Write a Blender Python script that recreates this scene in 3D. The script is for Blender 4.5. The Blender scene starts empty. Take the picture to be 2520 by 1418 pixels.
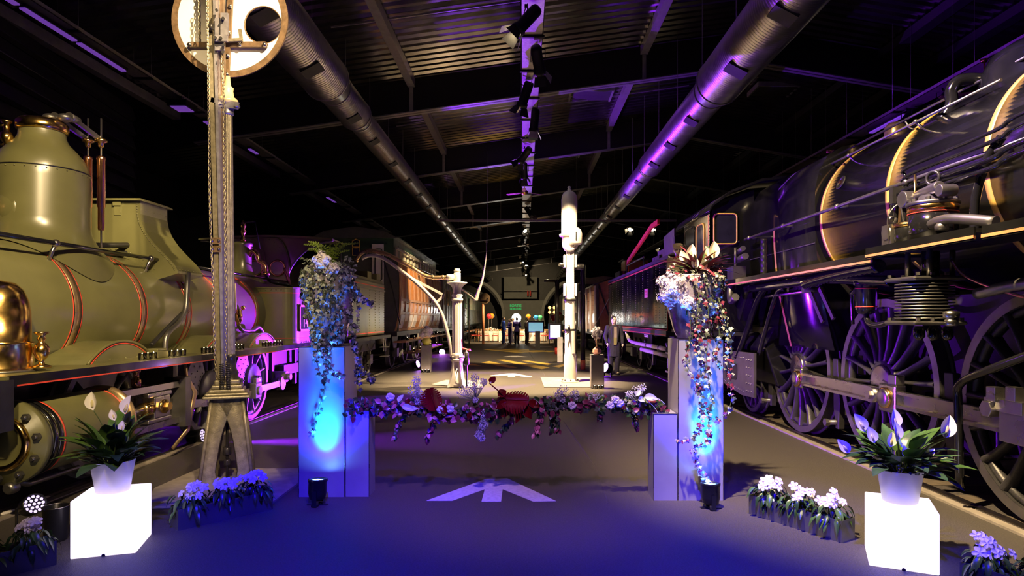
import bpy, bmesh, math, random
from mathutils import Vector, Matrix, Euler
PI = math.pi
sc = bpy.context.scene
C = sc.collection
# ---------------------------------------------------------------- camera (level, shifted lens)
F, CX, CY, CH = 1530.0, 1287.0, 785.0, 1.66      # focal length and axis in pixels of the 2520 x 1418 frame; eye height in metres
cd = bpy.data.cameras.new('camera'); cam = bpy.data.objects.new('camera', cd); C.objects.link(cam)
cam.location = (0, 0, CH); cam.rotation_euler = (PI/2, 0, 0)
cd.sensor_width = 36; cd.lens = 36*F/2520; cd.shift_x = -(CX-1260)/2520; cd.shift_y = (CY-709)/2520
cd.clip_end = 300; cd.clip_start = .05
sc.camera = cam
# ---------------------------------------------------------------- world: the hall is dark
w = bpy.data.worlds.new('hall_dark'); sc.world = w; w.use_nodes = True
w.node_tree.nodes['Background'].inputs[0].default_value = (0, 0, 0, 1)
w.node_tree.nodes['Background'].inputs[1].default_value = .012
vs = sc.view_settings; vs.view_transform = 'Standard'; vs.look = 'None'; vs.gamma = 1; vs.use_curve_mapping = False
vs.exposure = 0.0
VIOLET = (.36, .04, 1.0); PURPLE = (.55, .05, 1.0); BLUE = (.03, .03, 1.0); CYAN = (.02, .35, 1.0); WARM = (1, .74, .40); MAG = (.9, .06, .75)
def spot(pos, aim, col, watt, deg=50, blend=.6, size=.08):
    l = bpy.data.lights.new('spot', 'SPOT'); l.energy = watt; l.color = col; l.spot_size = math.radians(deg); l.spot_blend = blend; l.shadow_soft_size = size
    o = bpy.data.objects.new('stage_light', l); C.objects.link(o); o.location = pos
    o.rotation_euler = (Vector(aim)-Vector(pos)).to_track_quat('-Z', 'Y').to_euler(); return o
def point(pos, col, watt, size=.05):
    l = bpy.data.lights.new('point', 'POINT'); l.energy = watt; l.color = col; l.shadow_soft_size = size
    o = bpy.data.objects.new('glow_light', l); C.objects.link(o); o.location = pos; return o
# warm track spots (from the trays)
def off(name, *a): o = spot(*a); o.name = name+'_offscreen'; return o
# lamps further along the middle track, above and behind the picture edge
off('track_spot_dome', (.2, -1.8, 6.6), (-5.0, 6.0, 2.2), WARM, 3000, 38, .5, .16)
off('track_spot_engine', (.2, 1.2, 6.6), (-5.1, 6.1, 2.3), WARM, 2400, 32, .5, .16)
off('track_spot_disc', (.2, 2.9, 6.6), (-2.95, 6.4, 4.7), WARM, 5200, 20, .4, .06)
off('track_spot_signal', (.2, 2.0, 6.6), (-2.99, 6.3, 1.1), WARM, 1300, 15, .6, .08)
off('track_spot_wheels', (.3, 3.8, 6.6), (3.9, 6.7, .9), WARM, 6400, 58, .7, .08)
off('track_spot_cab', (.3, 8.5, 6.6), (3.6, 10.9, 2.9), WARM, 1900, 34, .6, .08)
off('track_spot_violet', (.1, 5.0, 6.6), (4.2, 4.9, 3.4), (.16, .02, 1), 2600, 32, .6, .08)
off('track_spot_garland', (.1, 1.6, 6.6), (0, 5.8, 1.2), (.72, .38, 1), 1100, 36, .7, .08)
off('track_spot_blue_left', (.1, -.6, 6.6), (-1.4, 4.5, 0), (.015, .002, 1), 8000, 28, .9, .1)
off('track_spot_blue_right', (.3, .4, 6.6), (1.6, 4.5, 0), (.015, .002, 1), 8000, 28, .9, .1)

# ---------------------------------------------------------------- helpers
def P(x, y, Y): return Vector(((x-CX)*Y/F, Y, CH-(y-CY)*Y/F))     # photo pixel at a known depth
def G(x, y, z=0.0): return P(x, y, F*(CH-z)/(y-CY))               # photo pixel on the ground (or on a plane at height z)
def AX(x, y, X): return P(x, y, X*F/(x-CX))                       # photo pixel on a plane at a known X
def T(x=0, y=0, z=0): return Matrix.Translation((x, y, z))
def RZ(a): return Matrix.Rotation(a, 4, 'Z')
def basis(d):
    d = Vector(d).normalized(); a = Vector((0, 0, 1)) if abs(d.z) < .95 else Vector((1, 0, 0))
    u = d.cross(a).normalized(); return u, d.cross(u).normalized()
WO = {}
class MB:
    def __init__(s, M=None): s.v = []; s.f = []; s.s = []; s.M = M
    def add(s, vs, fs, sm=False):
        b = len(s.v)
        if s.M is not None: vs = [s.M @ Vector(v) for v in vs]
        s.v += [tuple(v) for v in vs]; s.f += [tuple(i+b for i in f) for f in fs]; s.s += [sm]*len(fs); return s
    def bx(s, x0, x1, y0, y1, z0, z1):
        return s.add([(x0,y0,z0),(x1,y0,z0),(x1,y1,z0),(x0,y1,z0),(x0,y0,z1),(x1,y0,z1),(x1,y1,z1),(x0,y1,z1)],
            [(0,3,2,1),(4,5,6,7),(0,1,5,4),(1,2,6,5),(2,3,7,6),(3,0,4,7)])
    def obx(s, c, sz, R=None):
        R = R or Matrix(); h = Vector(sz)/2; c = Vector(c)
        vs = [c + R.to_3x3() @ Vector((i*h.x, j*h.y, k*h.z)) for k in (-1, 1) for i, j in ((-1,-1),(1,-1),(1,1),(-1,1))]
        return s.add(vs, [(0,3,2,1),(4,5,6,7),(0,1,5,4),(1,2,6,5),(2,3,7,6),(3,0,4,7)])
    def bar(s, p0, p1, w, h, up=(0,0,1)):
        p0, p1 = Vector(p0), Vector(p1); d = (p1-p0).normalized(); u = d.cross(Vector(up)).normalized()*w/2; t = u.cross(d).normalized()*h/2
        vs = [p+i*u+j*t for p in (p0, p1) for i, j in ((-1,-1),(1,-1),(1,1),(-1,1))]
        return s.add(vs, [(0,1,2,3),(7,6,5,4),(0,4,5,1),(1,5,6,2),(2,6,7,3),(3,7,4,0)])
    def cyl(s, p0, p1, r0, r1=None, n=16, caps=True, sm=True):
        r1 = r0 if r1 is None else r1; p0, p1 = Vector(p0), Vector(p1); u, t = basis(p1-p0)
        vs = [p+(u*math.cos(a)+t*math.sin(a))*r for p, r in ((p0, r0), (p1, r1)) for a in [2*PI*i/n for i in range(n)]]
        s.add(vs, [(i, (i+1)%n, n+(i+1)%n, n+i) for i in range(n)], sm)
        if caps: s.add(vs, [tuple(range(n-1, -1, -1)), tuple(range(n, 2*n))])
        return s
    def tube(s, pts, r, n=8, closed=False, flat=None):
        pts = [Vector(p) for p in pts]; m = len(pts); rs = r if isinstance(r, (list, tuple)) else [r]*m
        vs = []; u = None
        for i, p in enumerate(pts):
            a = pts[(i-1) % m] if (closed or i) else p; b = pts[(i+1) % m] if (closed or i < m-1) else p
            d = (b-a).normalized()
            if u is None: u, t = basis(d)
            else:
                u = (u-d*u.dot(d))
                u = u.normalized() if u.length > 1e-6 else basis(d)[0]
                t = d.cross(u).normalized()
            fl = 1 if flat is None else flat
            vs += [p+(u*math.cos(q)+t*math.sin(q)*fl)*rs[i] for q in [2*PI*k/n for k in range(n)]]
        k = m if closed else m-1
        s.add(vs, [(i*n+j, i*n+(j+1)%n, ((i+1)%m)*n+(j+1)%n, ((i+1)%m)*n+j) for i in range(k) for j in range(n)], True)
        if not closed: s.add(vs, [tuple(range(n-1, -1, -1)), tuple(range((m-1)*n, m*n))])
        return s
    def lathe(s, prof, o=(0,0,0), ax=(0,0,1), n=24, a0=0, a1=2*PI, sm=True, sx=1, cap=True):
        o = Vector(o); ax = Vector(ax).normalized(); u, t = basis(ax); full = abs(a1-a0-2*PI) < 1e-6; k = n if full else n+1
        vs = [o+ax*h+(u*math.cos(a)*sx+t*math.sin(a))*r for r, h in prof for a in [a0+(a1-a0)*i/n for i in range(k)]]
        s.add(vs, [(i*k+j, i*k+(j+1)%k, (i+1)*k+(j+1)%k, (i+1)*k+j) for i in range(len(prof)-1) for j in range(n)], sm)
        if full and cap:
            m = len(prof)-1
            if prof[0][0] > 1e-5: s.add(vs, [tuple(range(k-1, -1, -1))])
            if prof[m][0] > 1e-5: s.add(vs, [tuple(range(m*k, m*k+k))])
        return s
    def sph(s, c, r, n=12, m=8, sc=(1,1,1)):
        c = Vector(c); vs = []
        for i in range(m+1):
            a = PI*i/m
            vs += [c+Vector((math.sin(a)*math.cos(b)*r*sc[0], math.sin(a)*math.sin(b)*r*sc[1], math.cos(a)*r*sc[2])) for b in [2*PI*j/n for j in range(n)]]
        return s.add(vs, [(i*n+j, i*n+(j+1)%n, (i+1)*n+(j+1)%n, (i+1)*n+j) for i in range(m) for j in range(n)], True)
    def prism(s, poly, pl, d0, d1, sm=False):
        f = {'XZ': lambda a, b, d: (a, d, b), 'YZ': lambda a, b, d: (d, a, b), 'XY': lambda a, b, d: (a, b, d)}[pl]
        n = len(poly); vs = [f(a, b, d) for d in (d0, d1) for a, b in poly]
        s.add(vs, [(i, (i+1)%n, n+(i+1)%n, n+i) for i in range(n)], sm)
        return s.add(vs, [tuple(range(n-1, -1, -1)), tuple(range(n, 2*n))])
    def grid(s, rows, sm=True, closed=False):
        n = len(rows[0]); vs = [p for r in rows for p in r]; k = n if closed else n-1
        return s.add(vs, [(i*n+j, i*n+(j+1)%n, (i+1)*n+(j+1)%n, (i+1)*n+j) for i in range(len(rows)-1) for j in range(k)], sm)
    def ring(s, c, ax, R, r, n=24, m=8, flat=1):
        c = Vector(c); u, t = basis(ax); a = Vector(ax).normalized()
        rows = []
        for i in range(n):
            q = 2*PI*i/n; d = u*math.cos(q)+t*math.sin(q)
            rows.append([c+d*(R+r*math.cos(k))+a*r*flat*math.sin(k) for k in [2*PI*j/m for j in range(m)]])
        rows.append(rows[0]); return s.grid(rows, True, True)
    def plate_ring(s, c, ax, R0, R1, th, n=32, a0=0, a1=2*PI):
        return s.lathe([(R0, -th/2), (R1, -th/2), (R1, th/2), (R0, th/2), (R0, -th/2)], c, ax, n, a0, a1, False, cap=False)
    def mesh(s, name='mesh', origin=(0,0,0)):
        o = Vector(origin); me = bpy.data.meshes.new(name); me.from_pydata([Vector(v)-o for v in s.v], [], s.f)
        me.polygons.foreach_set('use_smooth', s.s); me.validate(); me.update(); return me
    def build(s, name, m, parent=None, origin=None, bevel=0):
        if origin is None: origin = WO[parent] if parent else Vector((0, 0, 0))
        bm = bmesh.new(); me = s.mesh(name, origin); bm.from_mesh(me)
        bmesh.ops.remove_doubles(bm, verts=bm.verts, dist=1e-5); bmesh.ops.recalc_face_normals(bm, faces=bm.faces); bm.to_mesh(me); bm.free()
        o = bpy.data.objects.new(name, me); C.objects.link(o); me.materials.append(m if not isinstance(m, str) else MT[m])
        setp(o, parent, origin)
        if bevel:
            b = o.modifiers.new('edge', 'BEVEL'); b.width = bevel; b.segments = 2; b.limit_method = 'ANGLE'; b.angle_limit = .6
        return o
def setp(o, parent, origin):
    WO[o] = Vector(origin)
    if parent: o.parent = parent; o.location = Vector(origin)-WO[parent]
    else: o.location = origin
def inst(name, me, parent, loc, rot=(0,0,0), scale=1, m=None):      # a part that shares mesh data; loc in world space, parent unrotated
    o = bpy.data.objects.new(name, me); C.objects.link(o); o.parent = parent; o.location = Vector(loc)-WO[parent]
    o.rotation_euler = rot if not isinstance(rot, Matrix) else rot.to_euler()
    o.scale = (scale,)*3 if not isinstance(scale, (tuple, list)) else scale
    WO[o] = Vector(loc); return o
def tag(o, label, cat, group=None, kind=None):
    o['label'] = label
    if cat: o['category'] = cat
    if group: o['group'] = group
    if kind: o['kind'] = kind
    return o
def thing(name, loc, label, cat, group=None):
    o = bpy.data.objects.new(name, None); C.objects.link(o); o.location = loc; o.empty_display_size = .1; WO[o] = Vector(loc); return tag(o, label, cat, group)
def struct(o, label=None):
    o['kind'] = 'structure'
    if label: o['label'] = label
    return o
def copy_tree(o, loc, rz=0, label=None, group=None, scale=None):
    def rec(s, par):
        c = s.copy(); C.objects.link(c)
        if par: c.parent = par
        for ch in s.children: rec(ch, c)
        return c
    r = rec(o, None); r.location = loc; r.rotation_euler = (0, 0, rz); WO[r] = Vector(loc)
    if scale: r.scale = (scale,)*3
    if label: r['label'] = label
    if group: r['group'] = group
    return r
def text_mesh(txt, size, ext=.002, bold=0):
    cu = bpy.data.curves.new('text', 'FONT'); cu.body = txt; cu.size = size; cu.extrude = ext; cu.align_x = 'CENTER'; cu.align_y = 'CENTER'; cu.offset = bold
    o = bpy.data.objects.new('text', cu); C.objects.link(o); dg = bpy.context.evaluated_depsgraph_get()
    me = bpy.data.meshes.new_from_object(o.evaluated_get(dg)); bpy.data.objects.remove(o); return me
def text_part(name, txt, size, loc, rot, m, parent, bold=0):
    me = text_mesh(txt, size, .002, bold); me.materials.clear(); me.materials.append(MT[m]); return inst(name, me, parent, loc, rot)
def bez(pts, n=24):                                              # smooth curve through points (Catmull-Rom)
    pts = [Vector(p) for p in pts]; out = []; m = len(pts)-1
    for i in range(m):
        a, b, c, d = pts[max(i-1, 0)], pts[i], pts[i+1], pts[min(i+2, m)]
        k = max(2, n//m)
        for j in range(k):
            t = j/k; out.append(.5*((2*b)+(c-a)*t+(2*a-5*b+4*c-d)*t*t+(3*b-3*c+d-a)*t**3))
    out.append(pts[-1]); return out
def rnd(a, b): return random.uniform(a, b)
random.seed(7)
# ---------------------------------------------------------------- procedural materials
MT = {}
def mk(name, col, rough=.5, metal=0, var=.18, scale=6, bump=0, bscale=60, coat=0, emit=None, es=0, trans=0, rvar=.1, alpha=1, detail=4, cr=.08, stretch=None):
    m = bpy.data.materials.new(name); m.use_nodes = True; nt = m.node_tree; b = nt.nodes['Principled BSDF']; N = nt.nodes.new; L = nt.links.new
    tc = N('ShaderNodeTexCoord'); nz = N('ShaderNodeTexNoise'); nz.inputs['Scale'].default_value = scale; nz.inputs['Detail'].default_value = detail
    L(tc.outputs['Object'], nz.inputs['Vector'])
    rp = N('ShaderNodeValToRGB'); c = Vector(col); lo = [max(0, x*(1-var)) for x in c]; hi = [min(1, x*(1+var)) for x in c]
    rp.color_ramp.elements[0].position = .3; rp.color_ramp.elements[0].color = (*lo, 1); rp.color_ramp.elements[1].position = .7; rp.color_ramp.elements[1].color = (*hi, 1)
    L(nz.outputs['Fac'], rp.inputs['Fac']); L(rp.outputs['Color'], b.inputs['Base Color'])
    mr = N('ShaderNodeMapRange'); mr.inputs['To Min'].default_value = max(.02, rough-rvar); mr.inputs['To Max'].default_value = min(1, rough+rvar)
    L(nz.outputs['Fac'], mr.inputs['Value']); L(mr.outputs['Result'], b.inputs['Roughness'])
    b.inputs['Metallic'].default_value = metal; b.inputs['Coat Weight'].default_value = coat; b.inputs['Coat Roughness'].default_value = cr
    if trans: b.inputs['Transmission Weight'].default_value = trans
    if alpha < 1: b.inputs['Alpha'].default_value = alpha
    if bump:
        n2 = N('ShaderNodeTexNoise'); n2.inputs['Scale'].default_value = bscale; n2.inputs['Detail'].default_value = 6 if not stretch else 1
        mp = N('ShaderNodeMapping'); mp.inputs['Scale'].default_value = stretch or (1, 1, 1); L(tc.outputs['Object'], mp.inputs['Vector']); L(mp.outputs['Vector'], n2.inputs['Vector'])
        bp = N('ShaderNodeBump'); bp.inputs['Strength'].default_value = bump; bp.inputs['Distance'].default_value = .01; L(n2.outputs['Fac'], bp.inputs['Height']); L(bp.outputs['Normal'], b.inputs['Normal'])
    if emit: b.inputs['Emission Color'].default_value = (*emit, 1); b.inputs['Emission Strength'].default_value = es
    MT[name] = m; return m
mk('asphalt', (.10, .088, .076), .50, var=.45, scale=90, bump=.9, bscale=240, rvar=.18, detail=8)
MT['asphalt'].node_tree.nodes['Principled BSDF'].inputs['Specular IOR Level'].default_value = .2
mk('concrete', (.30, .26, .22), .7, var=.2, scale=9, bump=.3, bscale=90)
mk('road_white', (.75, .72, .66), .6, var=.15, scale=30, bump=.2, bscale=200)
mk('road_yellow', (.70, .48, .10), .6, var=.2, scale=25, bump=.2, bscale=200)
mk('rail_steel', (.22, .19, .17), .35, 1, var=.2)
mk('ballast', (.06, .05, .045), .9, var=.4, scale=50, bump=1, bscale=70)
mk('sleeper_wood', (.11, .085, .06), .8, var=.3, scale=14, bump=.4)
mk('dark_wall', (.018, .018, .018), .5, var=.3)
mk('siding_metal', (.03, .032, .03), .35, .3, var=.2)
mk('roof_sheet', (.24, .235, .23), .22, .95, var=.2, scale=2)
mk('rafter_paint', (.006, .006, .007), .6, var=.2)
mk('purlin_zinc', (.35, .34, .36), .4, .6, var=.15)
mk('duct_zinc', (.42, .41, .40), .33, .9, var=.15, scale=5)
mk('vent_black', (.01, .01, .012), .6)
mk('tray_zinc', (.40, .38, .36), .45, .7, var=.2, scale=20)
mk('black_metal', (.012, .012, .013), .4, .3, var=.3)
mk('lamp_barn', (.5, .48, .42), .5, .5)
mk('lamp_glow', (1, .9, .7), .5, emit=(1, .8, .5), es=30)
mk('lamp_glow_white', (1, 1, .95), .5, emit=(1, .97, .86), es=60)
mk('tube_glow', (.6, .4, 1), .5, emit=(.40, .12, 1), es=.28)
mk('loco_green', (.15, .146, .058), .33, 0, var=.10, scale=3, bump=.05, bscale=7, coat=1, cr=.25, rvar=.05)
mk('loco_green_matt', (.15, .146, .058), .36, 0, var=.15, scale=4, bump=.08, bscale=20)
mk('loco_black', (.010, .010, .011), .15, 0, var=.3, scale=4, bump=.06, bscale=9, coat=.5)
mk('loco_black_matt', (.022, .021, .022), .4, 0, var=.3, scale=8, bump=.1)
mk('frame_dark', (.03, .028, .03), .45, .2, var=.3, bump=.1)
mk('wheel_grey', (.26, .25, .25), .38, .2, var=.15, scale=8, bump=.08)
mk('wheel_black', (.045, .043, .045), .35, .2, var=.3, bump=.25, bscale=70)
mk('steel', (.48, .46, .44), .28, 1, var=.06, scale=5, rvar=.04)
mk('steel_dull', (.25, .24, .23), .4, .9, var=.15, scale=6, rvar=.05)
mk('brass', (.85, .56, .18), .2, 1, var=.15, scale=8, bump=.12, bscale=14)
mk('copper', (.88, .45, .24), .2, 1, var=.12, scale=8)
mk('copper_band', (.62, .44, .24), .3, .8, var=.2, scale=10)
mk('band_yellow', (.72, .44, .12), .35, .1, var=.12)
mk('amber_glow', (1, .6, .2), .5, emit=(1, .42, .10), es=5)
mk('green_shaded', (.065, .062, .032), .28, 0, var=.2, scale=5, bump=.1, bscale=16, coat=.4, cr=.15)  # darker copy of the engine green with shade in its colour, unused
mk('tender_black', (.008, .008, .009), .12, 0, var=.3, scale=4, bump=.9, bscale=1.6, coat=.4, stretch=(1, 1, .08))
mk('track_dark', (.08, .07, .06), .8, var=.4, scale=60, bump=.5, bscale=200)
mk('line_red', (.75, .07, .035), .4, var=.1)
mk('line_orange', (.80, .30, .14), .4, var=.1)
mk('line_black', (.01, .01, .01), .4)
mk('plate_white', (.7, .66, .62), .5, var=.1)
mk('plate_pink_lit', (.72, .35, .28), .5, var=.1)  # reddish plate with the pink of the light mixed into its colour
mk('glass_pane', (.75, .70, .55), .08, 0, var=.1, trans=.3)
mk('glass_dark', (.02, .02, .03), .05, 0, coat=.5)
mk('clear_glass', (.9, .9, .9), .03, 0, var=.02, trans=1, rvar=.01)
mk('flame', (1, .8, .5), .5, emit=(1, .66, .38), es=40)
mk('wax', (.9, .85, .75), .5, es=0)
mk('coach_brown', (.36, .13, .045), .35, var=.25, scale=5, bump=.1, bscale=30, coat=.2)
mk('coach_plank', (.42, .17, .05), .4, var=.25, scale=5, bump=.12, bscale=30)
mk('coach_frame', (.40, .22, .14), .4, var=.15)
mk('coach_green', (.02, .045, .03), .3, var=.2, coat=.2)
mk('coach_end', (.06, .06, .065), .35, var=.2)
mk('coach_grey', (.20, .21, .15), .4, var=.15)
mk('wagon_plank', (.36, .13, .07), .6, var=.2, scale=7, bump=.2)
mk('wood_board', (.25, .12, .06), .5, var=.25, scale=9, bump=.1)
mk('column_grey', (.36, .35, .37), .42, .25, var=.12, scale=2.5, bump=.06, bscale=14)
mk('column_side', (.36, .35, .37), .42, .25, var=.12, scale=2.5)
mk('par_black', (.012, .012, .016), .3, .2)
mk('led_blue', (.4, .6, 1), .5, emit=(.12, .3, 1), es=60)
mk('led_violet', (.8, .75, 1), .5, emit=(.7, .55, 1), es=1.1)
mk('led_purple', (.8, .6, 1), .5, emit=(.55, .2, 1), es=40)
mk('cube_glow', (.9, .88, .95), .5, var=.02, emit=(.95, .80, 1), es=1.35)
mk('pot_white', (.80, .78, .82), .35, var=.03)
mk('soil', (.03, .02, .015), .95, bump=1, bscale=80)
mk('leaf_dark', (.035, .085, .022), .33, var=.4, scale=12, bump=.1)
mk('leaf_mid', (.08, .17, .03), .35, var=.35, scale=12, bump=.1)
mk('leaf_lily', (.08, .17, .03), .3, var=.4, scale=9, bump=.12)
mk('leaf_ivy', (.40, .45, .38), .42, var=.45, scale=30)
mk('leaf_ivy_dark', (.07, .085, .06), .42, var=.5, scale=30)
mk('leaf_wine', (.20, .03, .06), .35, var=.5, scale=18)
mk('leaf_pink', (.55, .16, .26), .4, var=.4, scale=25)
mk('leaf_red', (.15, .004, .008), .16, var=.35, scale=6, bump=.08, coat=.3)
mk('leaf_silver', (.55, .58, .62), .4, var=.25, scale=20)
mk('stem_green', (.10, .14, .05), .5)
mk('fern', (.17, .25, .035), .45, var=.3, scale=15)
mk('petal_white', (.82, .74, .80), .5, var=.08, scale=20)
mk('petal_cream', (.84, .80, .72), .45, var=.06)
mk('spadix', (.75, .66, .30), .6, bump=.5, bscale=200)
mk('breath_white', (.80, .76, .82), .6, var=.06)
mk('hyd_white', (.82, .76, .82), .6, var=.1, scale=30)
mk('planter_metal', (.24, .24, .27), .22, .8, var=.15, scale=4)
mk('vase_glass', (.55, .50, .58), .12, .55, var=.3, scale=14, bump=.6, bscale=16)
mk('signal_white', (.88, .84, .74), .45, var=.05, scale=3)
mk('signal_brown', (.16, .10, .055), .5, .2, var=.35, scale=16, bump=.2)
mk('signal_paint', (.26, .225, .15), .38, .3, var=.25, scale=20, bump=.25, bscale=90)
mk('signal_dark', (.05, .045, .04), .3, .4, var=.3, bump=.2)
mk('signal_steel', (.38, .36, .40), .38, .6, var=.2, scale=16, bump=.1)
mk('porcelain', (.62, .52, .30), .25, var=.15, coat=.5)
mk('chain_metal', (.42, .36, .24), .4, .7, var=.3)
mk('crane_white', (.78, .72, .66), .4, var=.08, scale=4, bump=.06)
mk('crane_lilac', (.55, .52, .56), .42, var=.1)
mk('crane_red', (.55, .05, .04), .4)
mk('hyd_orange', (.75, .22, .06), .4)
mk('pole_blue', (.03, .03, .032), .2, .3)
mk('screen_glow', (.3, .5, .6), .3, emit=(.20, .50, .68), es=.75, var=.1)
mk('screen_glow2', (.6, .8, .85), .3, emit=(.50, .78, .92), es=.85, var=.2, scale=4)
mk('ped_grey', (.22, .20, .22), .45, .2, var=.1)
mk('balloon_red', (.8, .05, .08), .25, coat=.3); mk('balloon_orange', (.85, .28, .03), .25, coat=.3); mk('balloon_yellow', (.75, .75, .15), .25, coat=.3)
mk('balloon_blue', (.02, .2, .55), .25, coat=.3); mk('balloon_green', (.05, .35, .15), .25, coat=.3)
mk('cloth_white', (.80, .74, .68), .7, var=.06, bump=.15)
mk('chair_gold', (.55, .30, .13), .35, .4, var=.15); mk('cushion_red', (.5, .03, .03), .6)
mk('exit_green', (.02, .4, .12), .5, emit=(.02, .55, .15), es=.55)
mk('wall_grey', (.16, .165, .15), .7, var=.12, scale=1.5)
mk('arch_trim', (.22, .22, .20), .6, var=.1); mk('arch_yellow', (.45, .40, .10), .6, var=.1)
mk('extinguisher', (.6, .06, .05), .3)
mk('skin', (.62, .40, .30), .5, var=.08); mk('wax_skin', (.74, .58, .50), .42, var=.06)
mk('coat_navy', (.025, .022, .045), .75, var=.3, scale=20, bump=.2); mk('shirt_grey', (.35, .28, .26), .8, var=.15, bump=.2); mk('khaki', (.50, .40, .25), .75, var=.2, scale=10, bump=.2)
mk('scarf_red', (.5, .02, .03), .8); mk('hair_dark', (.02, .015, .012), .6, var=.4, bump=.4); mk('shirt_blue', (.02, .07, .5), .7); mk('suit_violet_lit', (.10, .07, .35), .7)  # suit: violet stage light put into its base colour
mk('shirt_white', (.65, .60, .55), .7); mk('trouser_grey', (.22, .19, .17), .75); mk('shoe_black', (.012, .011, .011), .3); mk('vest_olive', (.28, .26, .10), .8)
mk('eye_dark', (.02, .015, .012), .2); mk('lip', (.45, .18, .16), .5)

# ================================================================ THE HALL
fl = struct(MB().bx(-14, 19, -3, 78, -.2, 0).build('floor', 'asphalt'), 'dark asphalt floor of the exhibition hall')
def ground_poly(name, pix, m, z=.004, par=fl, th=.004):
    pts = [G(x, y) for x, y in pix]
    return MB().prism([(p.x, p.y) for p in pts], 'XY', z-th, z).build(name, m, par)
ground_poly('arrow_marking', [(1195,1180),(1248,1178),(1368,1234),(1312,1235),(1237,1205),(1233,1235),(1185,1235),(1193,1205),(1113,1233),(1050,1233)], 'road_white')
ground_poly('arrow_marking', [(1251,919.5),(1267,919.5),(1310,927.5),(1292,928),(1267,924),(1268,927.5),(1250,927.5),(1250,924),(1226,926),(1207,924.5)], 'road_white')
ground_poly('arrow_marking', [(1258,876),(1274,876),(1300,878.6),(1288,879.2),(1273,877.6),(1273,879),(1258,879),(1258,877.6),(1246,878.8),(1238,878)], 'road_white')
for q in ([(1184.6,892.8),(1204,889),(1273.5,904.8),(1258,906)], [(1222,886),(1241,885.7),(1353,905),(1333,909)], [(1284.8,888.5),(1300,888),(1358,896),(1348,899.5)],
          [(1148,899),(1162,895.6),(1184.6,900.5)], [(1190,861),(1199,859.6),(1302,867.4),(1269,868)], [(1215,859.4),(1230,859),(1340,866),(1312,867.6)], [(1250,859),(1270,858.6),(1372,865),(1352,867)],
          [(1359.5,902),(1392,896),(1396,899),(1376,905)]):
    ground_poly('hazard_stripe', q, 'road_yellow')
for q in ([(1322,852.6),(1352,852),(1360,853),(1330,854)],): ground_poly('white_stripe', q, 'road_white')
ground_poly('joint_line', [(1386,1038),(1388,1037),(1466,1150),(1498,1240),(1495,1240),(1463,1150)], 'track_dark', .0015, th=.001)
ground_poly('joint_line', [(1297,862),(1299,862),(1343,925),(1340,925)], 'track_dark', .0015, th=.001)
tag(ground_poly('base_slab', [(352,1253),(380,1206),(490,1157),(734,1157),(734,1193),(672,1240)], 'concrete', .02, None, .02), 'pale concrete slab set in the floor under the disc signal post', 'slab')
tag(ground_poly('base_slab', [(1330,930),(1454,930),(1466,954),(1339,954)], 'concrete', .02, None, .02), 'pale concrete slab under the tall white signal mast', 'slab')
tag(ground_poly('base_slab', [(1062,948),(1098,937),(1196,938),(1186,957)], 'concrete', .02, None, .02), 'pale concrete slab under the white water crane', 'slab')
# tracks let into the floor
for k, (x, m) in enumerate(((-4.45,'rail_steel'), (-5.95,'rail_steel'), (3.98,'rail_steel'), (5.44,'rail_steel'))):
    struct(MB().bx(x-.035, x+.035, 0, 76, -.1, .022).build('track_rail', m), 'steel rail let into the asphalt floor')
struct(MB().bx(3.80, 3.89, 0, 76, -.1, .02).build('kerb_strip', 'concrete'), 'pale kerb along the black engine track')
struct(MB().bx(-4.36, -4.28, 0, 76, -.1, .012).build('kerb_strip', 'concrete'), 'pale kerb along the green engine track')
bal = struct(MB().bx(3.89, 7.2, 0, 76, -.1, .006).build('track_bed', 'ballast'), 'dark track bed under the black engine')
for i in range(34):
    MB().bx(4.02, 5.4, 1.2+i*.62, 1.46+i*.62, 0, .016).build('sleeper', 'sleeper_wood', bal)
# roof: corrugated sheets on portal rafters
def zc(x): return 9.66-.14*(6.5-x) if x < 6.5 else 9.66-.17*(x-6.5)
def zr(x): return zc(x)-1.02
ceil = struct(MB().grid([[(x, y, zc(x)+.06) for x in (-13.5, 6.5, 18.5)] for y in (-3, 77)], False).build('ceiling', 'rafter_paint'), 'low pitched metal roof of the hall')
YR = [3, 10] + [17.1+7*i for i in range(9)]
for a, b in zip(YR[:-1], YR[1:]):
    for x0, x1 in ((-13.4, 6.5), (6.5, 18.4)):
        rows = []; n = int((b-a)/.30); p = (b-a)/n
        for i in range(n):
            for t, h in ((0, 0), (.12, 0), (.34, -.05), (.66, -.05), (.88, 0)):
                y = a+(i+t)*p; rows.append([(x, y, zc(x)-.01+h) for x in (x0, (x0+x1)/2, x1)])
        rows.append([(x, b, zc(x)-.01) for x in (x0, (x0+x1)/2, x1)])
        MB().grid(rows, False).build('roof_sheet', 'roof_sheet', ceil)
for y in YR[2:]:
    r = MB().prism([(-13.4, zr(-13.4)-.4), (-9, zr(-9)), (6.5, zr(6.5)), (15, zr(15)), (18.4, zr(18.4)-.4), (18.4, zc(18.4)-.06), (6.5, zc(6.5)-.06), (-13.4, zc(-13.4)-.06)], 'XZ', y-.03, y+.03)
    o = struct(r.build('trim_rafter', 'rafter_paint'), 'dark portal rafter under the metal roof')
    MB().prism([(-9, zr(-9)), (6.5, zr(6.5)), (15, zr(15)), (15, zr(15)+.03), (6.5, zr(6.5)+.03), (-9, zr(-9)+.03)], 'XZ', y-.14, y+.14).build('flange', 'purlin_zinc', o)
    for x in (-3.06, 3.32):
        MB().bx(x-.05, x+.05, y-.10, y-.031, zr(x)+.03, zc(x)-.06).build('stiffener', 'purlin_zinc', o)
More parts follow.
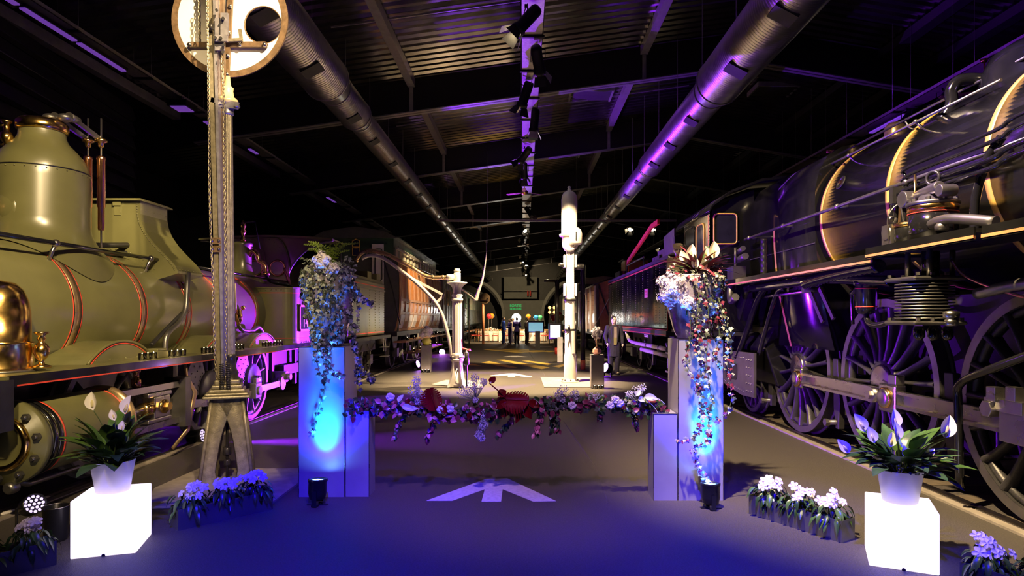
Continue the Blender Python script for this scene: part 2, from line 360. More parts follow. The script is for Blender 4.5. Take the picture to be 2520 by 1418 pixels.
for x in (-9.5, -3.06, 3.32, 9.9, 11.3):
    w_ = .10 if x < 5 else .16
    struct(MB().bx(x-w_, x+w_, 0, 76, zc(x)-.3, zc(x)-.07).build('trim_purlin', 'purlin_zinc' if x < 5 else 'rafter_paint'), 'long roof beam under the corrugated sheets')
for y in (13.6, 20.6, 27.6):
    struct(MB().bar((-4.2, y, zc(-4.2)-.12), (5.5, y, zc(5.5)-.12), .03, .03).build('trim_tie_rod', 'purlin_zinc'), 'thin tie rod under the roof sheets')
# roof windows (dark hatches)
for x, y in ((2.2, 20.2), (1.8, 27.2), (7.9, 13.6), (8.3, 20.6)):
    o = struct(MB().bx(x-.65, x+.65, y-.45, y+.45, zc(x)-.14, zc(x)-.02).build('window_roof', 'vent_black'), 'dark hatch in the corrugated roof')
    MB().bx(x-.7, x+.7, y-.52, y-.45, zc(x)-.17, zc(x)-.02).bx(x-.7, x-.64, y-.5, y+.5, zc(x)-.17, zc(x)-.02).bx(x+.64, x+.7, y-.5, y+.5, zc(x)-.17, zc(x)-.02).build('frame', 'purlin_zinc', o)
# walls
struct(MB().bx(-13.6, -13.3, -3, 78, 0, 8).build('wall_left', 'dark_wall')); struct(MB().bx(18.3, 18.6, -3, 78, 0, 9).build('wall_right', 'dark_wall'))
struct(MB().bx(-13.5, 18.5, 76.5, 77, 0, 10).build('wall_back', 'dark_wall'))
wl = struct(MB().bx(-12, -11.9, 4, 30, 0, .02).build('wall_partition', 'dark_wall'), 'dark partition clad in horizontal metal siding')
p0, p1 = Vector((-7.9, 3.5, 0)), Vector((-9.55, 15.2, 0)); d_ = (p1-p0).normalized(); nrm = Vector((d_.y, -d_.x, 0))
for i in range(19):
    z = i*.36
    MB().grid([[p0+Vector((0,0,z))+nrm*.0, p1+Vector((0,0,z))], [p0+nrm*.09+Vector((0,0,z+.04)), p1+nrm*.09+Vector((0,0,z+.04))], [p0+nrm*.09+Vector((0,0,z+.06)), p1+nrm*.09+Vector((0,0,z+.06))], [p0+Vector((0,0,z+.34)), p1+Vector((0,0,z+.34))]], False).build('siding_panel', 'siding_metal', wl)
# back scene: grey screen between two tunnel mouths
YB = 74
def bp(x, y): q = P(x, y, YB); return (q.x, q.z)
arcL = [bp(1150+88*math.cos(a), 776-86*math.sin(a)) for a in [math.radians(t) for t in range(0, 61, 5)]]
arcR = [bp(1424-88*math.cos(a), 776-86*math.sin(a)) for a in [math.radians(t) for t in range(0, 61, 5)]]
scr = struct(MB().prism([bp(1238, 822), bp(1336, 822)] + [arcR[0]] + arcR[1:6] + arcL[5::-1], 'XZ', YB, YB+.3).build('wall_screen', 'wall_grey'), 'grey screen wall between the two tunnel mouths')
MB().prism([bp(1240, 735), bp(1322, 735), bp(1322, 681), bp(1240, 681)], 'XZ', YB+.4, YB+.7).build('upper_panel', 'wall_grey', scr)
for x in (1240, 1262, 1300, 1322): MB().bar(P(x, 735, YB-.1), P(x, 716, YB-.1), .12, .12).build('balcony_post', 'black_metal', scr)
MB().bar(P(1240, 716, YB-.1), P(1322, 716, YB-.1), .12, .12).build('balcony_rail', 'black_metal', scr)
for x in (1299, 1305): MB().lathe([(0, 0), (.10, .02), (.10, .55), (.04, .66), (.03, .75), (0, .76)], P(x, 729, YB-.2), n=10).build('extinguisher', 'extinguisher', scr)
for arc, m in (([1150, 1], 'arch_trim'), ([1424, -1], 'arch_trim')):
    cx, sg = arc
    def ring_pts(r, t0, t1): return [bp(cx+sg*r*math.cos(math.radians(t)), 776-r*math.sin(math.radians(t))*.98) for t in range(t0, t1+1, 6)]
    o = struct(MB().prism(ring_pts(93, -18, 72)+ring_pts(86, -18, 72)[::-1], 'XZ', YB-.6, YB+.2).build('trim_arch', m), 'pale rim of a tunnel mouth in the back scene')
    MB().prism(ring_pts(97, 72, 120)+ring_pts(84, 72, 120)[::-1], 'XZ', YB-.5, YB+.2).build('arch_crown', 'arch_yellow' if sg > 0 else 'arch_trim', o)
ex = thing('exit_lettering', P(1269, 757, YB-.05), 'green glowing lettering on the grey screen wall', 'lettering')
for t, y, s in (('SORTIE', 753, .43), ('DE SECOURS', 760.5, .235)):
    text_part('line_of_text', t, s, P(1269, y, YB-.06), (PI/2, 0, 0), 'exit_green', ex, .008)
# ================================================================ DUCTS
def duct(x, zz, segs, label):
    root = thing('ventilation_duct', (x, segs[0][0], zz), label, 'duct')
    for a, b, r in segs:
        prof = []; y = a; step = .075 if r > .4 else .11
        if a > 26: step = .5
        while y < b-step*.5:
            prof += [(r, y-a), (r+.008, y-a+step*.3), (r+.008, y-a+step*.55), (r, y-a+step*.8)]; y += step
        prof.append((r, b-a)); MB().lathe([(r-.02, .02)]+prof+[(r-.02, b-a-.02)], (x, a, zz), (0, 1, 0), 32, cap=False).build('duct_section', 'duct_zinc', root)
        for q in (a+.02, b-.02): MB().lathe([(r, -.03), (r+.02, -.03), (r+.02, .03), (r, .03)], (x, q, zz), (0, 1, 0), 32, cap=False).build('duct_collar', 'duct_zinc', root)
        sg = -1 if x > 0 else 1
        q = a+1.0
        while q < b-.3:
            for an in ((-62 if x < 0 else -118),):
                A = math.radians(an); c = Vector((x+math.cos(A)*r, q, zz+math.sin(A)*r))
                MB().obx(c, (.30*r/.3*.8, .34, .05), Matrix.Rotation(-(A+PI/2), 4, 'Y')).build('vent_slot', 'vent_black', root)
            q += 2.0 if r > .3 else 2.3
    for (a, b, r), (a2, b2, r2) in zip(segs[:-1], segs[1:]):
        MB().lathe([(r, 0), (r2, a2-b)], (x, b, zz), (0, 1, 0), 32, cap=False).build('reducer', 'duct_zinc', root)
    q = segs[0][0]+1
    while q < 45:
        r = [s for s in segs if s[0] <= q][-1][2]
        MB().cyl((x, q, zz+r), (x, q, zc(x)-.33), .006, n=5).build('hanger', 'tray_zinc', root); q += 2.2
    return root
duct(-3.94, 6.46, [(4, 12.4, .45), (12.9, 14.6, .36), (14.9, 27, .30), (27.4, 75, .27)], 'spiral ventilation duct in violet light above the green engine')
duct(3.98, 6.46, [(4, 12.6, .46), (13.1, 19.4, .36), (19.7, 28, .30), (28.4, 75, .27)], 'spiral ventilation duct above the black engine side of the hall')
# ================================================================ CABLE TRAYS
def tray(x, z, y0, y1, wd, label, wires=2.2):
    root = thing('cable_tray', (x, y0, z), label, 'cable tray')
    MB().bx(x-wd/2, x+wd/2, y0, y1, z, z+.012).bx(x-wd/2, x-wd/2+.012, y0, y1, z, z+.08).bx(x+wd/2-.012, x+wd/2, y0, y1, z, z+.08).build('tray_channel', 'tray_zinc', root)
    y = y0+.6
    while y < y1 and y < 60:
        MB().bx(x-wd/2-.03, x+wd/2+.03, y-.03, y+.03, z-.04, z-.001).build('cross_bar', 'black_metal', root)
        for s in (-1, 1): MB().cyl((x+s*(wd/2+.01), y, z), (x+s*(wd/2+.01), y, zc(x)-.08), .004, n=4).build('suspension_wire', 'tray_zinc', root)
        y += wires
    return root
tray(.166, 6.86, 6, 74, .40, 'perforated cable tray carrying spotlights down the middle of the hall', 1.6)
tray(-8.2, 6.86, 4, 60, .36, 'dark cable tray with violet tube lights above the green engine')
tray(9.5, 6.86, 4, 60, .44, 'perforated cable tray above the black engine')
bt = thing('truss_bar', (0, 28, 6.08), 'slim perforated bar hung across the hall under the ducts', 'bar')
MB().bx(-3.9, 6.9, 27.95, 28.05, 6.04, 6.13).build('bar', 'tray_zinc', bt)
for x in (-3.4, -1, 2.4, 6.6): MB().cyl((x, 28, 6.13), (x, 28, zc(x)-.08), .008, n=5).build('suspension_rod', 'tray_zinc', bt)
# LED battens under the left tray and one on the right
k = 0
for a, b in ((7.6, 8.9), (8.95, 10.1), (10.15, 11.4), (11.45, 12.8), (16, 17.2), (18.6, 19.2), (26, 27.2)):
    o = thing('tube_light', (-8.2, a, 6.86), ['first', 'second', 'third', 'fourth', 'fifth', 'sixth', 'seventh'][k]+' violet tube light counted from the hall entrance along the tray over the green engine', 'light', 'violet tube lights'); k += 1
    MB().bx(-8.27, -8.13, a, b, 6.762, 6.819).build('housing', 'black_metal', o); MB().bx(-8.25, -8.15, a+.03, b-.03, 6.737, 6.762).build('tube', 'tube_glow', o)
o = thing('tube_light', (9.5, 15.4, 6.86), 'violet tube light under the tray over the black engine', 'light')
MB().bx(9.42, 9.58, 15.4, 17.0, 6.752, 6.819).build('housing', 'black_metal', o); MB().bx(9.44, 9.56, 15.43, 16.97, 6.722, 6.752).build('tube', 'tube_glow', o)
o = thing('flood_light', (-8.0, 14.6, 6.86), 'boxy black flood light under the left cable tray', 'light')
MB().bx(-8.2, -7.75, 14.3, 14.8, 6.58, 6.72).build('housing', 'black_metal', o); MB().bx(-8.15, -7.8, 14.35, 14.75, 6.565, 6.58).build('lens', 'tube_glow', o); MB().bx(-8.0, -7.96, 14.5, 14.6, 6.72, 6.86).build('bracket', 'black_metal', o)
# track spotlights with barn doors
def spotlight(top, aim, label, glow=None, s=1.0, lt=None):
    top = Vector(top); root = thing('stage_spotlight', top, label, 'spotlight', 'barn door spotlights on the trays'); d = (Vector(aim)-top).normalized()
    c = top+Vector((0, 0, -.22*s)); u, t = basis(d)
    MB().cyl(top, top+Vector((0,0,-.06)), .02).cyl(top+Vector((0,0,-.06))-u*.11*s, top+Vector((0,0,-.06))+u*.11*s, .010, n=6).cyl(top+Vector((0,0,-.06))-u*.11*s, c-u*.11*s, .009, n=6).cyl(top+Vector((0,0,-.06))+u*.11*s, c+u*.11*s, .009, n=6).build('yoke', 'black_metal', root)
    MB().lathe([(0, -.24*s), (.07*s, -.24*s), (.085*s, -.2*s), (.085*s, .12*s), (.1*s, .13*s), (.1*s, .2*s), (.085*s, .2*s), (.08*s, .15*s)], c, d, 16, cap=False).build('can', 'black_metal', root)
    if lt: spot(c+d*.36*s, aim, lt[0], lt[1], lt[2], .5, .06).name = 'track_spot_light'
    MB().lathe([(0, .145*s), (.082*s, .15*s)], c, d, 16, cap=False).build('lens', glow or 'glass_dark', root)
    for e, f in ((u, t), (-u, t), (t, u), (-t, u)):
        b = c+d*.2*s+e*.09*s; q = b+d*.13*s+e*.07*s
        MB().grid([[b-f*.07*s, b+f*.07*s], [q-f*.10*s, q+f*.10*s]], False).build('barn_door', 'lamp_barn' if e == u or e == -t else 'black_metal', root)
    return root
orders = ['first', 'second', 'third', 'fourth', 'fifth', 'sixth', 'seventh', 'eighth', 'ninth', 'tenth', 'eleventh', 'twelfth', 'thirteenth', 'fourteenth', 'fifteenth', 'sixteenth']
for i, (Y, ax_, gl) in enumerate(((10.2, -6, 'lamp_glow'), (11.8, 6, None), (13.6, -6, None), (15.4, 3, 'lamp_glow_white'), (18.6, -3, None), (20.6, -3, None), (28.5, 4, None), (34, -3, 'lamp_glow'), (37, -3, None), (40, 2, 'lamp_glow_white'), (44, -3, None), (47, -3, None), (52, -2, 'lamp_glow'), (55, 1, 'lamp_glow'), (61, -3, 'lamp_glow'), (67, 2, 'lamp_glow'))):
    LT = {10.2: ((-4.4, 9.3, 1.6), 700, 22), 11.8: ((1.25, 16.2, 3.4), 5200, 24), 13.6: ((-1.8, 15.6, 2.0), 4200, 40), 15.4: ((-.3, 16.4, 0), 12500, 64), 18.6: ((-3.9, 23.0, 2.4), 5200, 32), 20.6: ((.2, 26.5, 0), 4200, 56), 34: ((3.2, 26.5, 1.8), 3500, 26), 40: ((-1.2, 45, .4), 6000, 70), 44: ((1.8, 46.4, .4), 3500, 60), 61: ((0, 74, 3.5), 2500, 60)}.get(Y)
    spotlight((.166+(.12 if ax_ > 0 else -.12), Y, 6.82), LT[0] if LT else (ax_, Y-2.5 if Y < 30 else Y-5, 1), orders[i]+' barn door spotlight counted along the middle cable tray from the hall entrance', gl, 1.25, (WARM, LT[1], LT[2]) if LT else None)
for i, (Y, gl) in enumerate(((11.6, None), (13.9, None), (15.2, 'lamp_glow'), (19.6, 'lamp_glow'), (24, None), (36, 'lamp_glow'), (42, 'lamp_glow'))):
    spotlight((9.38, Y, 6.82), (4, Y-2, 1), orders[i]+' barn door spotlight counted along the tray above the black engine', gl, 1.25, (WARM, 1500, 60) if gl else None)
for i, x in enumerate((4.85, 5.85)): spotlight((x, 28, 6.04), (x-3, 20, 0), ('warm glowing spotlight on the cross bar beside the right duct', 'warm glowing spotlight at the end of the cross bar')[i], 'lamp_glow', 1.2)
# ceiling fans
def fan(c, label, m):
    c = Vector(c); root = thing('ceiling_fan', c, label, 'fan')
    MB().cyl(c, c+Vector((0,0,-.06)), .07, .05).cyl(c, c+Vector((0,0,-.55)), .014).build('rod', m, root)
    MB().lathe([(0, -.50), (.05, -.52), (.13, -.58), (.14, -.64), (.08, -.70), (0, -.71)], c, n=16).build('motor', m, root)
    for k in range(3):
        a = .5+k*2*PI/3; M = T(*c) @ T(0,0,-.63) @ RZ(a) @ Matrix.Rotation(.2, 4, 'X')
        MB(M).prism([(.12, -.025), (.25, -.06), (.72, -.075), (.76, 0), (.72, .07), (.25, .05), (.12, .025)], 'XY', -.004, .004).build('blade', 'copper_band', root)
fan((.05, 22.4, 6.84), 'violet lit ceiling fan hanging from the middle cable tray', 'brass'); fan((9.2, 12.4, 6.84), 'brass ceiling fan hanging from the tray above the black engine', 'brass'); fan((.3, 38.5, 6.84), 'far ceiling fan below the middle tray among the glowing spots', 'steel')

# ================================================================ PEOPLE
def ell(s, rings, n=14):
    s.grid([[Vector(c)+Vector((math.cos(2*PI*k/n)*rx, math.sin(2*PI*k/n)*ry, 0)) for k in range(n)] for c, rx, ry in rings], True, True)
    for (c, rx, ry), rev in ((rings[0], 1), (rings[-1], 0)): s.add([Vector(c)+Vector((math.cos(2*PI*k/n)*rx, math.sin(2*PI*k/n)*ry, 0)) for k in range(n)], [tuple(range(n-1, -1, -1)) if rev else tuple(range(n))])
    return s
def cap(s, p0, p1, r0, r1): return s.sph(p0, r0, 10, 8).sph(p1, r1, 10, 8).cyl(p0, p1, r0, r1, 12)
def fuse(s, name, m, parent, M, vox):
    me = s.mesh(name); o = bpy.data.objects.new(name, me); C.objects.link(o); r = o.modifiers.new('r', 'REMESH'); r.mode = 'VOXEL'; r.voxel_size = vox; r.use_smooth_shade = True; q = o.modifiers.new('s', 'SMOOTH'); q.factor = .5; q.iterations = 3
    dg = bpy.context.evaluated_depsgraph_get(); me2 = bpy.data.meshes.new_from_object(o.evaluated_get(dg)); bpy.data.objects.remove(o); me2.name = name; me2.materials.clear(); me2.materials.append(MT[m]); me2.transform(M); me2.polygons.foreach_set('use_smooth', [True]*len(me2.polygons))
    b = bpy.data.objects.new(name, me2); C.objects.link(b); setp(b, parent, WO[parent]); return b
def person(loc, rz, h, label, cl, arms, legs=((.09, 0), (-.09, 0)), lean=(0, 0), vox=.008, extra=None, head=(0, 0), hat=None):
    # local frame: faces -Y, height 1.75 scaled to h ; arms = (left elbow, left wrist, right elbow, right wrist)
    root = thing('person', loc, label, 'person'); k = h/1.75; M = RZ(rz) @ Matrix.Scale(k, 4); lx, ly = lean
    def L(x, y, z): return Vector((x+lx*max(0, z-.9), y+ly*max(0, z-.9), z))
    hd = L(head[0], head[1]-.01, 1.63); sh = [L(.19, 0, 1.42), L(-.19, 0, 1.42)]; hips = [Vector((.09, 0, .92)), Vector((-.09, 0, .92))]
    b = MB(); b.sph(hd, .1, 16, 12, (.80, .98, 1.18)).sph(hd+Vector((0, -.035, -.065)), .06, 12, 8, (.95, .9, .85)).sph(hd+Vector((0, -.105, -.018)), .017, 8, 6, (.8, 1, 1.5)).sph(hd+Vector((0, -.085, .025)), .03, 8, 6, (2, .6, .5))
    for s_ in (-1, 1): b.sph(hd+Vector((s_*.082, .01, -.01)), .026, 8, 6, (.4, .7, 1.2))
    cap(b, L(0, .01, 1.42), hd+Vector((0, .01, -.08)), .058, .052)
    ell(b, [(L(0, 0, .86), .14, .10), (L(0, 0, 1.0), .13, .09), (L(0, 0, 1.15), .125, .085), (L(0, 0, 1.32), .15, .10), (L(0, 0, 1.42), .14, .08), (L(0, 0, 1.47), .06, .05)])
    jk = MB(); ell(jk, [(L(0, 0, cl.get('hem', .80)), .185, .135), (L(0, 0, 1.0), .17, .125), (L(0, 0, 1.18), .165, .12), (L(0, 0, 1.34), .20, .13), (L(0, 0, 1.43), .175, .10), (L(0, 0, 1.485), .075, .065)])
    tr = MB(); ell(tr, [(Vector((0, 0, .80)), .165, .115), (Vector((0, 0, .92)), .165, .12), (Vector((0, 0, 1.02)), .15, .11)])
    for i, s_ in enumerate((1, -1)):
        e, w_ = Vector(arms[2*i]), Vector(arms[2*i+1]); cap(b, sh[i], e, .05, .038); cap(b, e, w_, .038, .026); cap(jk, sh[i], e, .075, .06); cap(jk, e, e.lerp(w_, .93), .06, .048)
        d = (w_-e).normalized(); u = d.cross(Vector((s_, 0, .2))).normalized(); v = u.cross(d).normalized(); pm = w_+d*.05; b.sph(w_+d*.03, .03, 10, 8); b.sph(pm, .036, 10, 8)
        for f in range(4):
            q = pm+u*(f-1.5)*.019+d*.02; t = q+d*(.05+.008*(1-abs(f-1.4)))-v*s_*.012; cap(b, q, t, .0095, .009); cap(b, t, t+d*.022-v*s_*.022, .009, .0075)
        q = w_+d*.02-u*.03; cap(b, q, q+d*.03-u*.022, .011, .010); cap(b, q+d*.03-u*.022, q+d*.058-u*.022, .010, .008)
        fx, fy = legs[i]; kn = Vector(((hips[i].x+fx)/2+s_*.005, fy*.5-.02, .49)); an = Vector((fx, fy+.01, .09))
        cap(b, hips[i], kn, .08, .052); cap(b, kn, an, .052, .036); cap(b, an-Vector((0,0,.03)), an+Vector((s_*.02, -.14, -.05)), .04, .03); cap(tr, hips[i], kn, .105, .08); cap(tr, kn, an+Vector((0,0,-.02)), .08, .072)
        sh_ = MB(); cap(sh_, an+Vector((0, .03, -.045)), an+Vector((s_*.02, -.15, -.055)), .046, .034).bx(an.x-.045, an.x+.045, an.y-.17, an.y+.07, .0, .03); fuse(sh_, 'shoe', cl.get('shoe', 'shoe_black'), root, M, vox*1.3)
    fuse(b, 'body', cl.get('skin', 'skin'), root, M, vox); fuse(jk, cl.get('top_name', 'jacket'), cl['top'], root, M, vox*1.3); fuse(tr, 'trousers', cl['legs'], root, M, vox*1.3)
    if extra: extra(root, M, L, hd)
    for s_ in (-1, 1): MB(T(*WO[root]) @ M).sph(hd+Vector((s_*.032, -.088, .012)), .011, 8, 6, (1.3, .6, .8)).build('eye', 'eye_dark', root)
    MB(T(*WO[root]) @ M).sph(hd+Vector((0, -.093, -.062)), .02, 8, 6, (1.2, .35, .35)).build('mouth', 'lip', root)
    hm = MB(T(*WO[root]) @ M)
    if hat == 'cap':
        hm.lathe([(.092, .03), (.105, .055), (.112, .085), (.10, .115), (.06, .13), (0, .133)], hd, n=24).lathe([(.088, .02), (.094, .02), (.094, .04), (.088, .04)], hd, n=24, cap=False); hm.grid([[hd+Vector((math.sin(a)*r, -math.cos(a)*r-.01, .028-(r-.09)*.3)) for a in [(-1+j/4)*1.0 for j in range(9)]] for r in (.088, .135)], True); hm.build('flat_cap', cl.get('hat', 'khaki'), root)
    s = MB(); s.sph(hd+Vector((0, .018, .028)), .1, 16, 12, (.86, 1.0, 1.12)); me = fuse(s, 'hair', cl.get('hair', 'hair_dark'), root, M, vox*1.2)
    return root
# uniformed mannequin next to the black tender
def guard(root, M, L, hd):
    Mw = T(*WO[root]) @ M; MB(Mw).prism([(-.06, 1.44), (.06, 1.44), (.075, 1.2), (.05, .96), (-.05, .96), (-.075, 1.2)], 'XZ', -.155, -.135).build('shirt_front', 'shirt_grey', root); MB(Mw).prism([(-.05, 1.12), (.05, 1.12), (.045, .90), (-.045, .90)], 'XZ', -.165, -.15).build('waistcoat', 'vest_olive', root)
    for s_ in (-1, 1): MB(Mw).prism([(s_*.05, 1.46), (s_*.12, 1.40), (s_*.09, 1.12), (s_*.055, .95)], 'XZ', -.175, -.14).build('lapel', 'coat_navy', root)
person((2.69, 18.45, .0), .15, 1.74, 'mannequin in a long dark coat and grey shirt standing by the tender', {'top': 'coat_navy', 'legs': 'coat_navy', 'skin': 'wax_skin', 'hem': .55, 'top_name': 'coat'}, ((.25, -.02, 1.15), (.23, -.14, .93), (-.26, .0, 1.16), (-.25, -.16, .95)), ((.10, -.02), (-.10, .03)), (0, -.03), .007, guard)
def driver(root, M, L, hd):
    MB(T(*WO[root]) @ M).ring(L(0, -.02, 1.475), (0, .2, 1), .075, .026, 20, 8, .9).prism([(-.03, 1.46), (.03, 1.46), (.015, 1.34), (-.015, 1.34)], 'XZ', -.16, -.13).build('neckerchief', 'scarf_red', root)
    MB(T(*WO[root]) @ M).bx(.05, .14, -.185, -.14, 1.2, 1.31).build('pocket', 'khaki', root)
person((3.2, 12.55, 1.44), -.1, 1.72, 'mannequin engine driver in khaki jacket, flat cap and red neckerchief', {'top': 'khaki', 'legs': 'trouser_grey', 'skin': 'wax_skin', 'hat': 'khaki'}, ((.26, -.10, 1.20), (.10, -.28, 1.22), (-.26, -.12, 1.17), (-.06, -.27, 1.10)), ((.09, 0), (-.09, .05)), (-.08, -.10), .007, driver, (-.03, -.02), 'cap')
Y_ = 41.0
def pf(x): return ((x-CX)*Y_/F, Y_, 0)
dn = ((.25, 0, 1.15), (.24, -.08, .9), (-.25, 0, 1.15), (-.24, -.08, .9)); fold = ((.25, -.02, 1.16), (.06, -.2, 1.18), (-.25, -.02, 1.16), (-.05, -.22, 1.15))
person(pf(1239), 1.3, 1.78, 'guest in a bright blue jacket standing in profile', {'top': 'shirt_blue', 'legs': 'shirt_blue', 'hem': .7}, dn, vox=.012); person(pf(1255), -1.2, 1.68, 'guest in a violet lit suit facing the blue dressed guest', {'top': 'suit_violet_lit', 'legs': 'suit_violet_lit'}, fold, vox=.012)
person(pf(1272), PI-.3, 1.76, 'guest in a violet lit suit seen from behind against the spotlight', {'top': 'suit_violet_lit', 'legs': 'coat_navy'}, fold, vox=.012); person(pf(1296.5), 1.0, 1.74, 'guest in white shirt and grey trousers beside the black screen', {'top': 'shirt_white', 'legs': 'trouser_grey', 'hem': .88, 'top_name': 'shirt'}, fold, vox=.012)
person(((1263-CX)*43/F, 43, 0), .4, 1.74, 'guest in dark clothes behind the violet lit guest', {'top': 'trouser_grey', 'legs': 'coat_navy'}, dn, vox=.012)

# ================================================================ GREEN STEAM LOCOMOTIVE (left track)
LX = -5.2
def make_spoke(r0, r1, w0, w1, d0, d1):                          # blade along +Z, depth along X
    s = MB(); rows = []
    for t in (0, .25, .5, .75, 1):
        z = r0+(r1-r0)*t; w = w0+(w1-w0)*t; d = d0+(d1-d0)*t; k = 1+.35*(2*t-1)**4
        rows.append([(d/2*math.cos(a)*k, w/2*math.sin(a)*k, z) for a in [2*PI*i/8 for i in range(8)]])
    s.grid(rows, True, True); return s.mesh('spoke')
def wheel(root, c, R, ns, face, mt, ms, hub=.2, rim=.10, width=.14, phase=0, spoke=None, hub_m=None):
    # face = +1 when the outer face looks to +X, -1 when it looks to -X ; c = centre of the outer face
    c = Vector(c); f = face
    prof = [(R-rim, 0), (R-.012, 0), (R, -.012), (R+.002, -width+.03), (R+.03, -width+.02), (R+.03, -width), (R-rim, -width), (R-rim, 0)]
    o = MB().lathe(prof, c, (f, 0, 0), 48, sm=False, cap=False).build('wheel', mt, root, origin=c)
    MB().lathe([(R-rim-.05, -.04), (R-rim+.001, -.03), (R-rim+.001, -width+.03), (R-rim-.05, -width+.04), (R-rim-.05, -.04)], c, (f, 0, 0), 48, cap=False).build('rim', ms, o)
    MB().lathe([(0, .035), (hub*.55, .035), (hub*.6, .02), (hub*.96, .02), (hub, .0), (hub, -.16), (0, -.16)], c, (f, 0, 0), 28).build('hub', hub_m or ms, o)
    me = make_spoke(hub*.9, R-rim-.02, .05, .042, .10, .085) if spoke is None else spoke; me = me.copy(); me.materials.clear(); me.materials.append(MT[ms])
    for k in range(ns): inst('spoke', me, o, c+Vector((-f*.07, 0, 0)), (phase+2*PI*k/ns, 0, 0))
    return o
def bolts(s, pts, r, ax, h=.012, n=6):
    ax = Vector(ax)
    for p in pts: s.cyl(Vector(p)-ax*.004, Vector(p)+ax*h, r, r*.8, n)
    return s
lg = thing('steam_locomotive', (LX, 8, 0), 'olive green vintage steam locomotive with tall brass topped dome', 'locomotive')
ZB, RB = 1.75, .69
MB().lathe([(0, 4.72), (.55, 4.72), (RB, 4.78), (RB, 12.5)], (LX, 0, ZB), (0, 1, 0), 112).build('boiler', 'loco_green', lg)
for y in (6.3, 7.4, 8.4, 9.35, 10.55):
    b = MB().lathe([(RB, -.045), (RB+.004, -.045), (RB+.004, .045), (RB, .045)], (LX, y, ZB), (0, 1, 0), 112, cap=False).build('boiler_band', 'copper_band', lg)
    for s in (-1, 1):
        MB().lathe([(RB, s*.060-.006), (RB+.005, s*.060-.006), (RB+.005, s*.060+.006), (RB, s*.060+.006)], (LX, y, ZB), (0, 1, 0), 112, cap=False).build('lining', 'line_red', b)
        MB().lathe([(RB, s*.05-.005), (RB+.0046, s*.05-.005), (RB+.0046, s*.05+.005), (RB, s*.05+.005)], (LX, y, ZB), (0, 1, 0), 112, cap=False).build('lining_black', 'line_black', b)
# smokebox front and chimney (before the frame edge)
MB().lathe([(.62, 0), (.66, -.04), (.5, -.09), (0, -.13)], (LX, 4.74, ZB), (0, 1, 0), 40).build('smokebox_door', 'loco_black_matt', lg)
MB().lathe([(.34, 0), (.22, .12), (.19, .3), (.20, 1.5), (.27, 1.62), (.27, 1.68), (.22, 1.7), (.2, 1.6)], (LX, 5.15, 2.35), n=28, cap=False).build('chimney', 'loco_black_matt', lg)
# dome
DY, DR = 6.73, .43
rows = []
for r, z in ((DR, 3.36), (DR, 3.0), (DR, 2.85)): pass
prof = [(.205, 3.78), (.208, 3.70), (.215, 3.62), (.24, 3.565), (.30, 3.50), (.365, 3.42), (.405, 3.34), (.425, 3.26), (DR, 3.16), (DR, 2.72)]
dm = MB().lathe(prof, (LX, DY, 0), n=48, cap=False)
rows = []
for t in range(9):                                                # flared skirt that lands on the boiler
    q = t/8; r = DR+.20*q**2.2; row = []
    for i in range(48):
        a = 2*PI*i/48; x = math.cos(a)*r; y = math.sin(a)*r*(1+.1*q); zz = ZB+math.sqrt(max(.02, (RB+.012)**2-min(x*x, .44)))
        row.append((LX+x, DY+y, 2.72+(zz-2.72)*q**.85))
    rows.append(row)
dm.grid(rows, True, True)
dome = dm.build('dome', 'loco_green', lg)
MB().lathe([(.208, 3.68), (.232, 3.685), (.24, 3.72), (.236, 3.77), (.215, 3.79), (.208, 3.80), (.10, 3.83), (0, 3.835)], (LX, DY, 0), n=40).build('dome_cap', 'brass', dome)
MB().lathe([(.42, 3.243), (.4315, 3.243), (.4315, 3.253), (.42, 3.257)], (LX, DY, 0), n=48, cap=False).build('dome_seam', 'line_black', dome)
s = MB()
for i in range(30):
    a = 2*PI*i/30; s.sph((LX+math.cos(a)*.431, DY+math.sin(a)*.431, 3.225), .008, 6, 4)
for i in range(34):
    a = 2*PI*i/34; x, y = math.cos(a)*.60, math.sin(a)*.65
    if abs(x) < .62: s.sph((LX+x, DY+y, ZB+math.sqrt((RB+.012)**2-x*x)), .009, 6, 4)
o = s.build('rivets', 'loco_green', dome); o['kind'] = 'stuff'
# inspection cover on the dome side
M = T(LX+.50, DY-.36, 2.78)
MB().lathe([(0, .05), (.12, .05), (.16, .02), (.19, .01), (.19, -.05)], (LX-.12, DY-.36, 2.80), (-.32, -.95, 0), 28).build('inspection_cover', 'loco_green', dome)
MB().sph((LX-.16, DY-.47, 2.80), .06, 12, 8).build('cover_knob', 'copper', dome)
# oil cup at the shoulder
oc = Vector(P(37, 300, 6.5)); oc.z = 0
o = MB().lathe([(.05, 0), (.05, .03), (.02, .05), (.03, .09), (.055, .12), (.06, .16), (.05, .2), (.025, .22), (.03, .26), (.025, .29), (.05, .31), (.05, .33), (0, .34)], (LX-.24, 6.55, 3.42), n=16).build('oil_cup', 'brass', lg)
MB().cyl((LX-.24-.09, 6.55, 3.70), (LX-.24-.02, 6.55, 3.70), .012).sph((LX-.24-.1, 6.55, 3.70), .02, 8, 6).cyl((LX-.24-.08, 6.55, 3.5), (LX-.24-.02, 6.55, 3.5), .012).build('tap', 'brass', o)
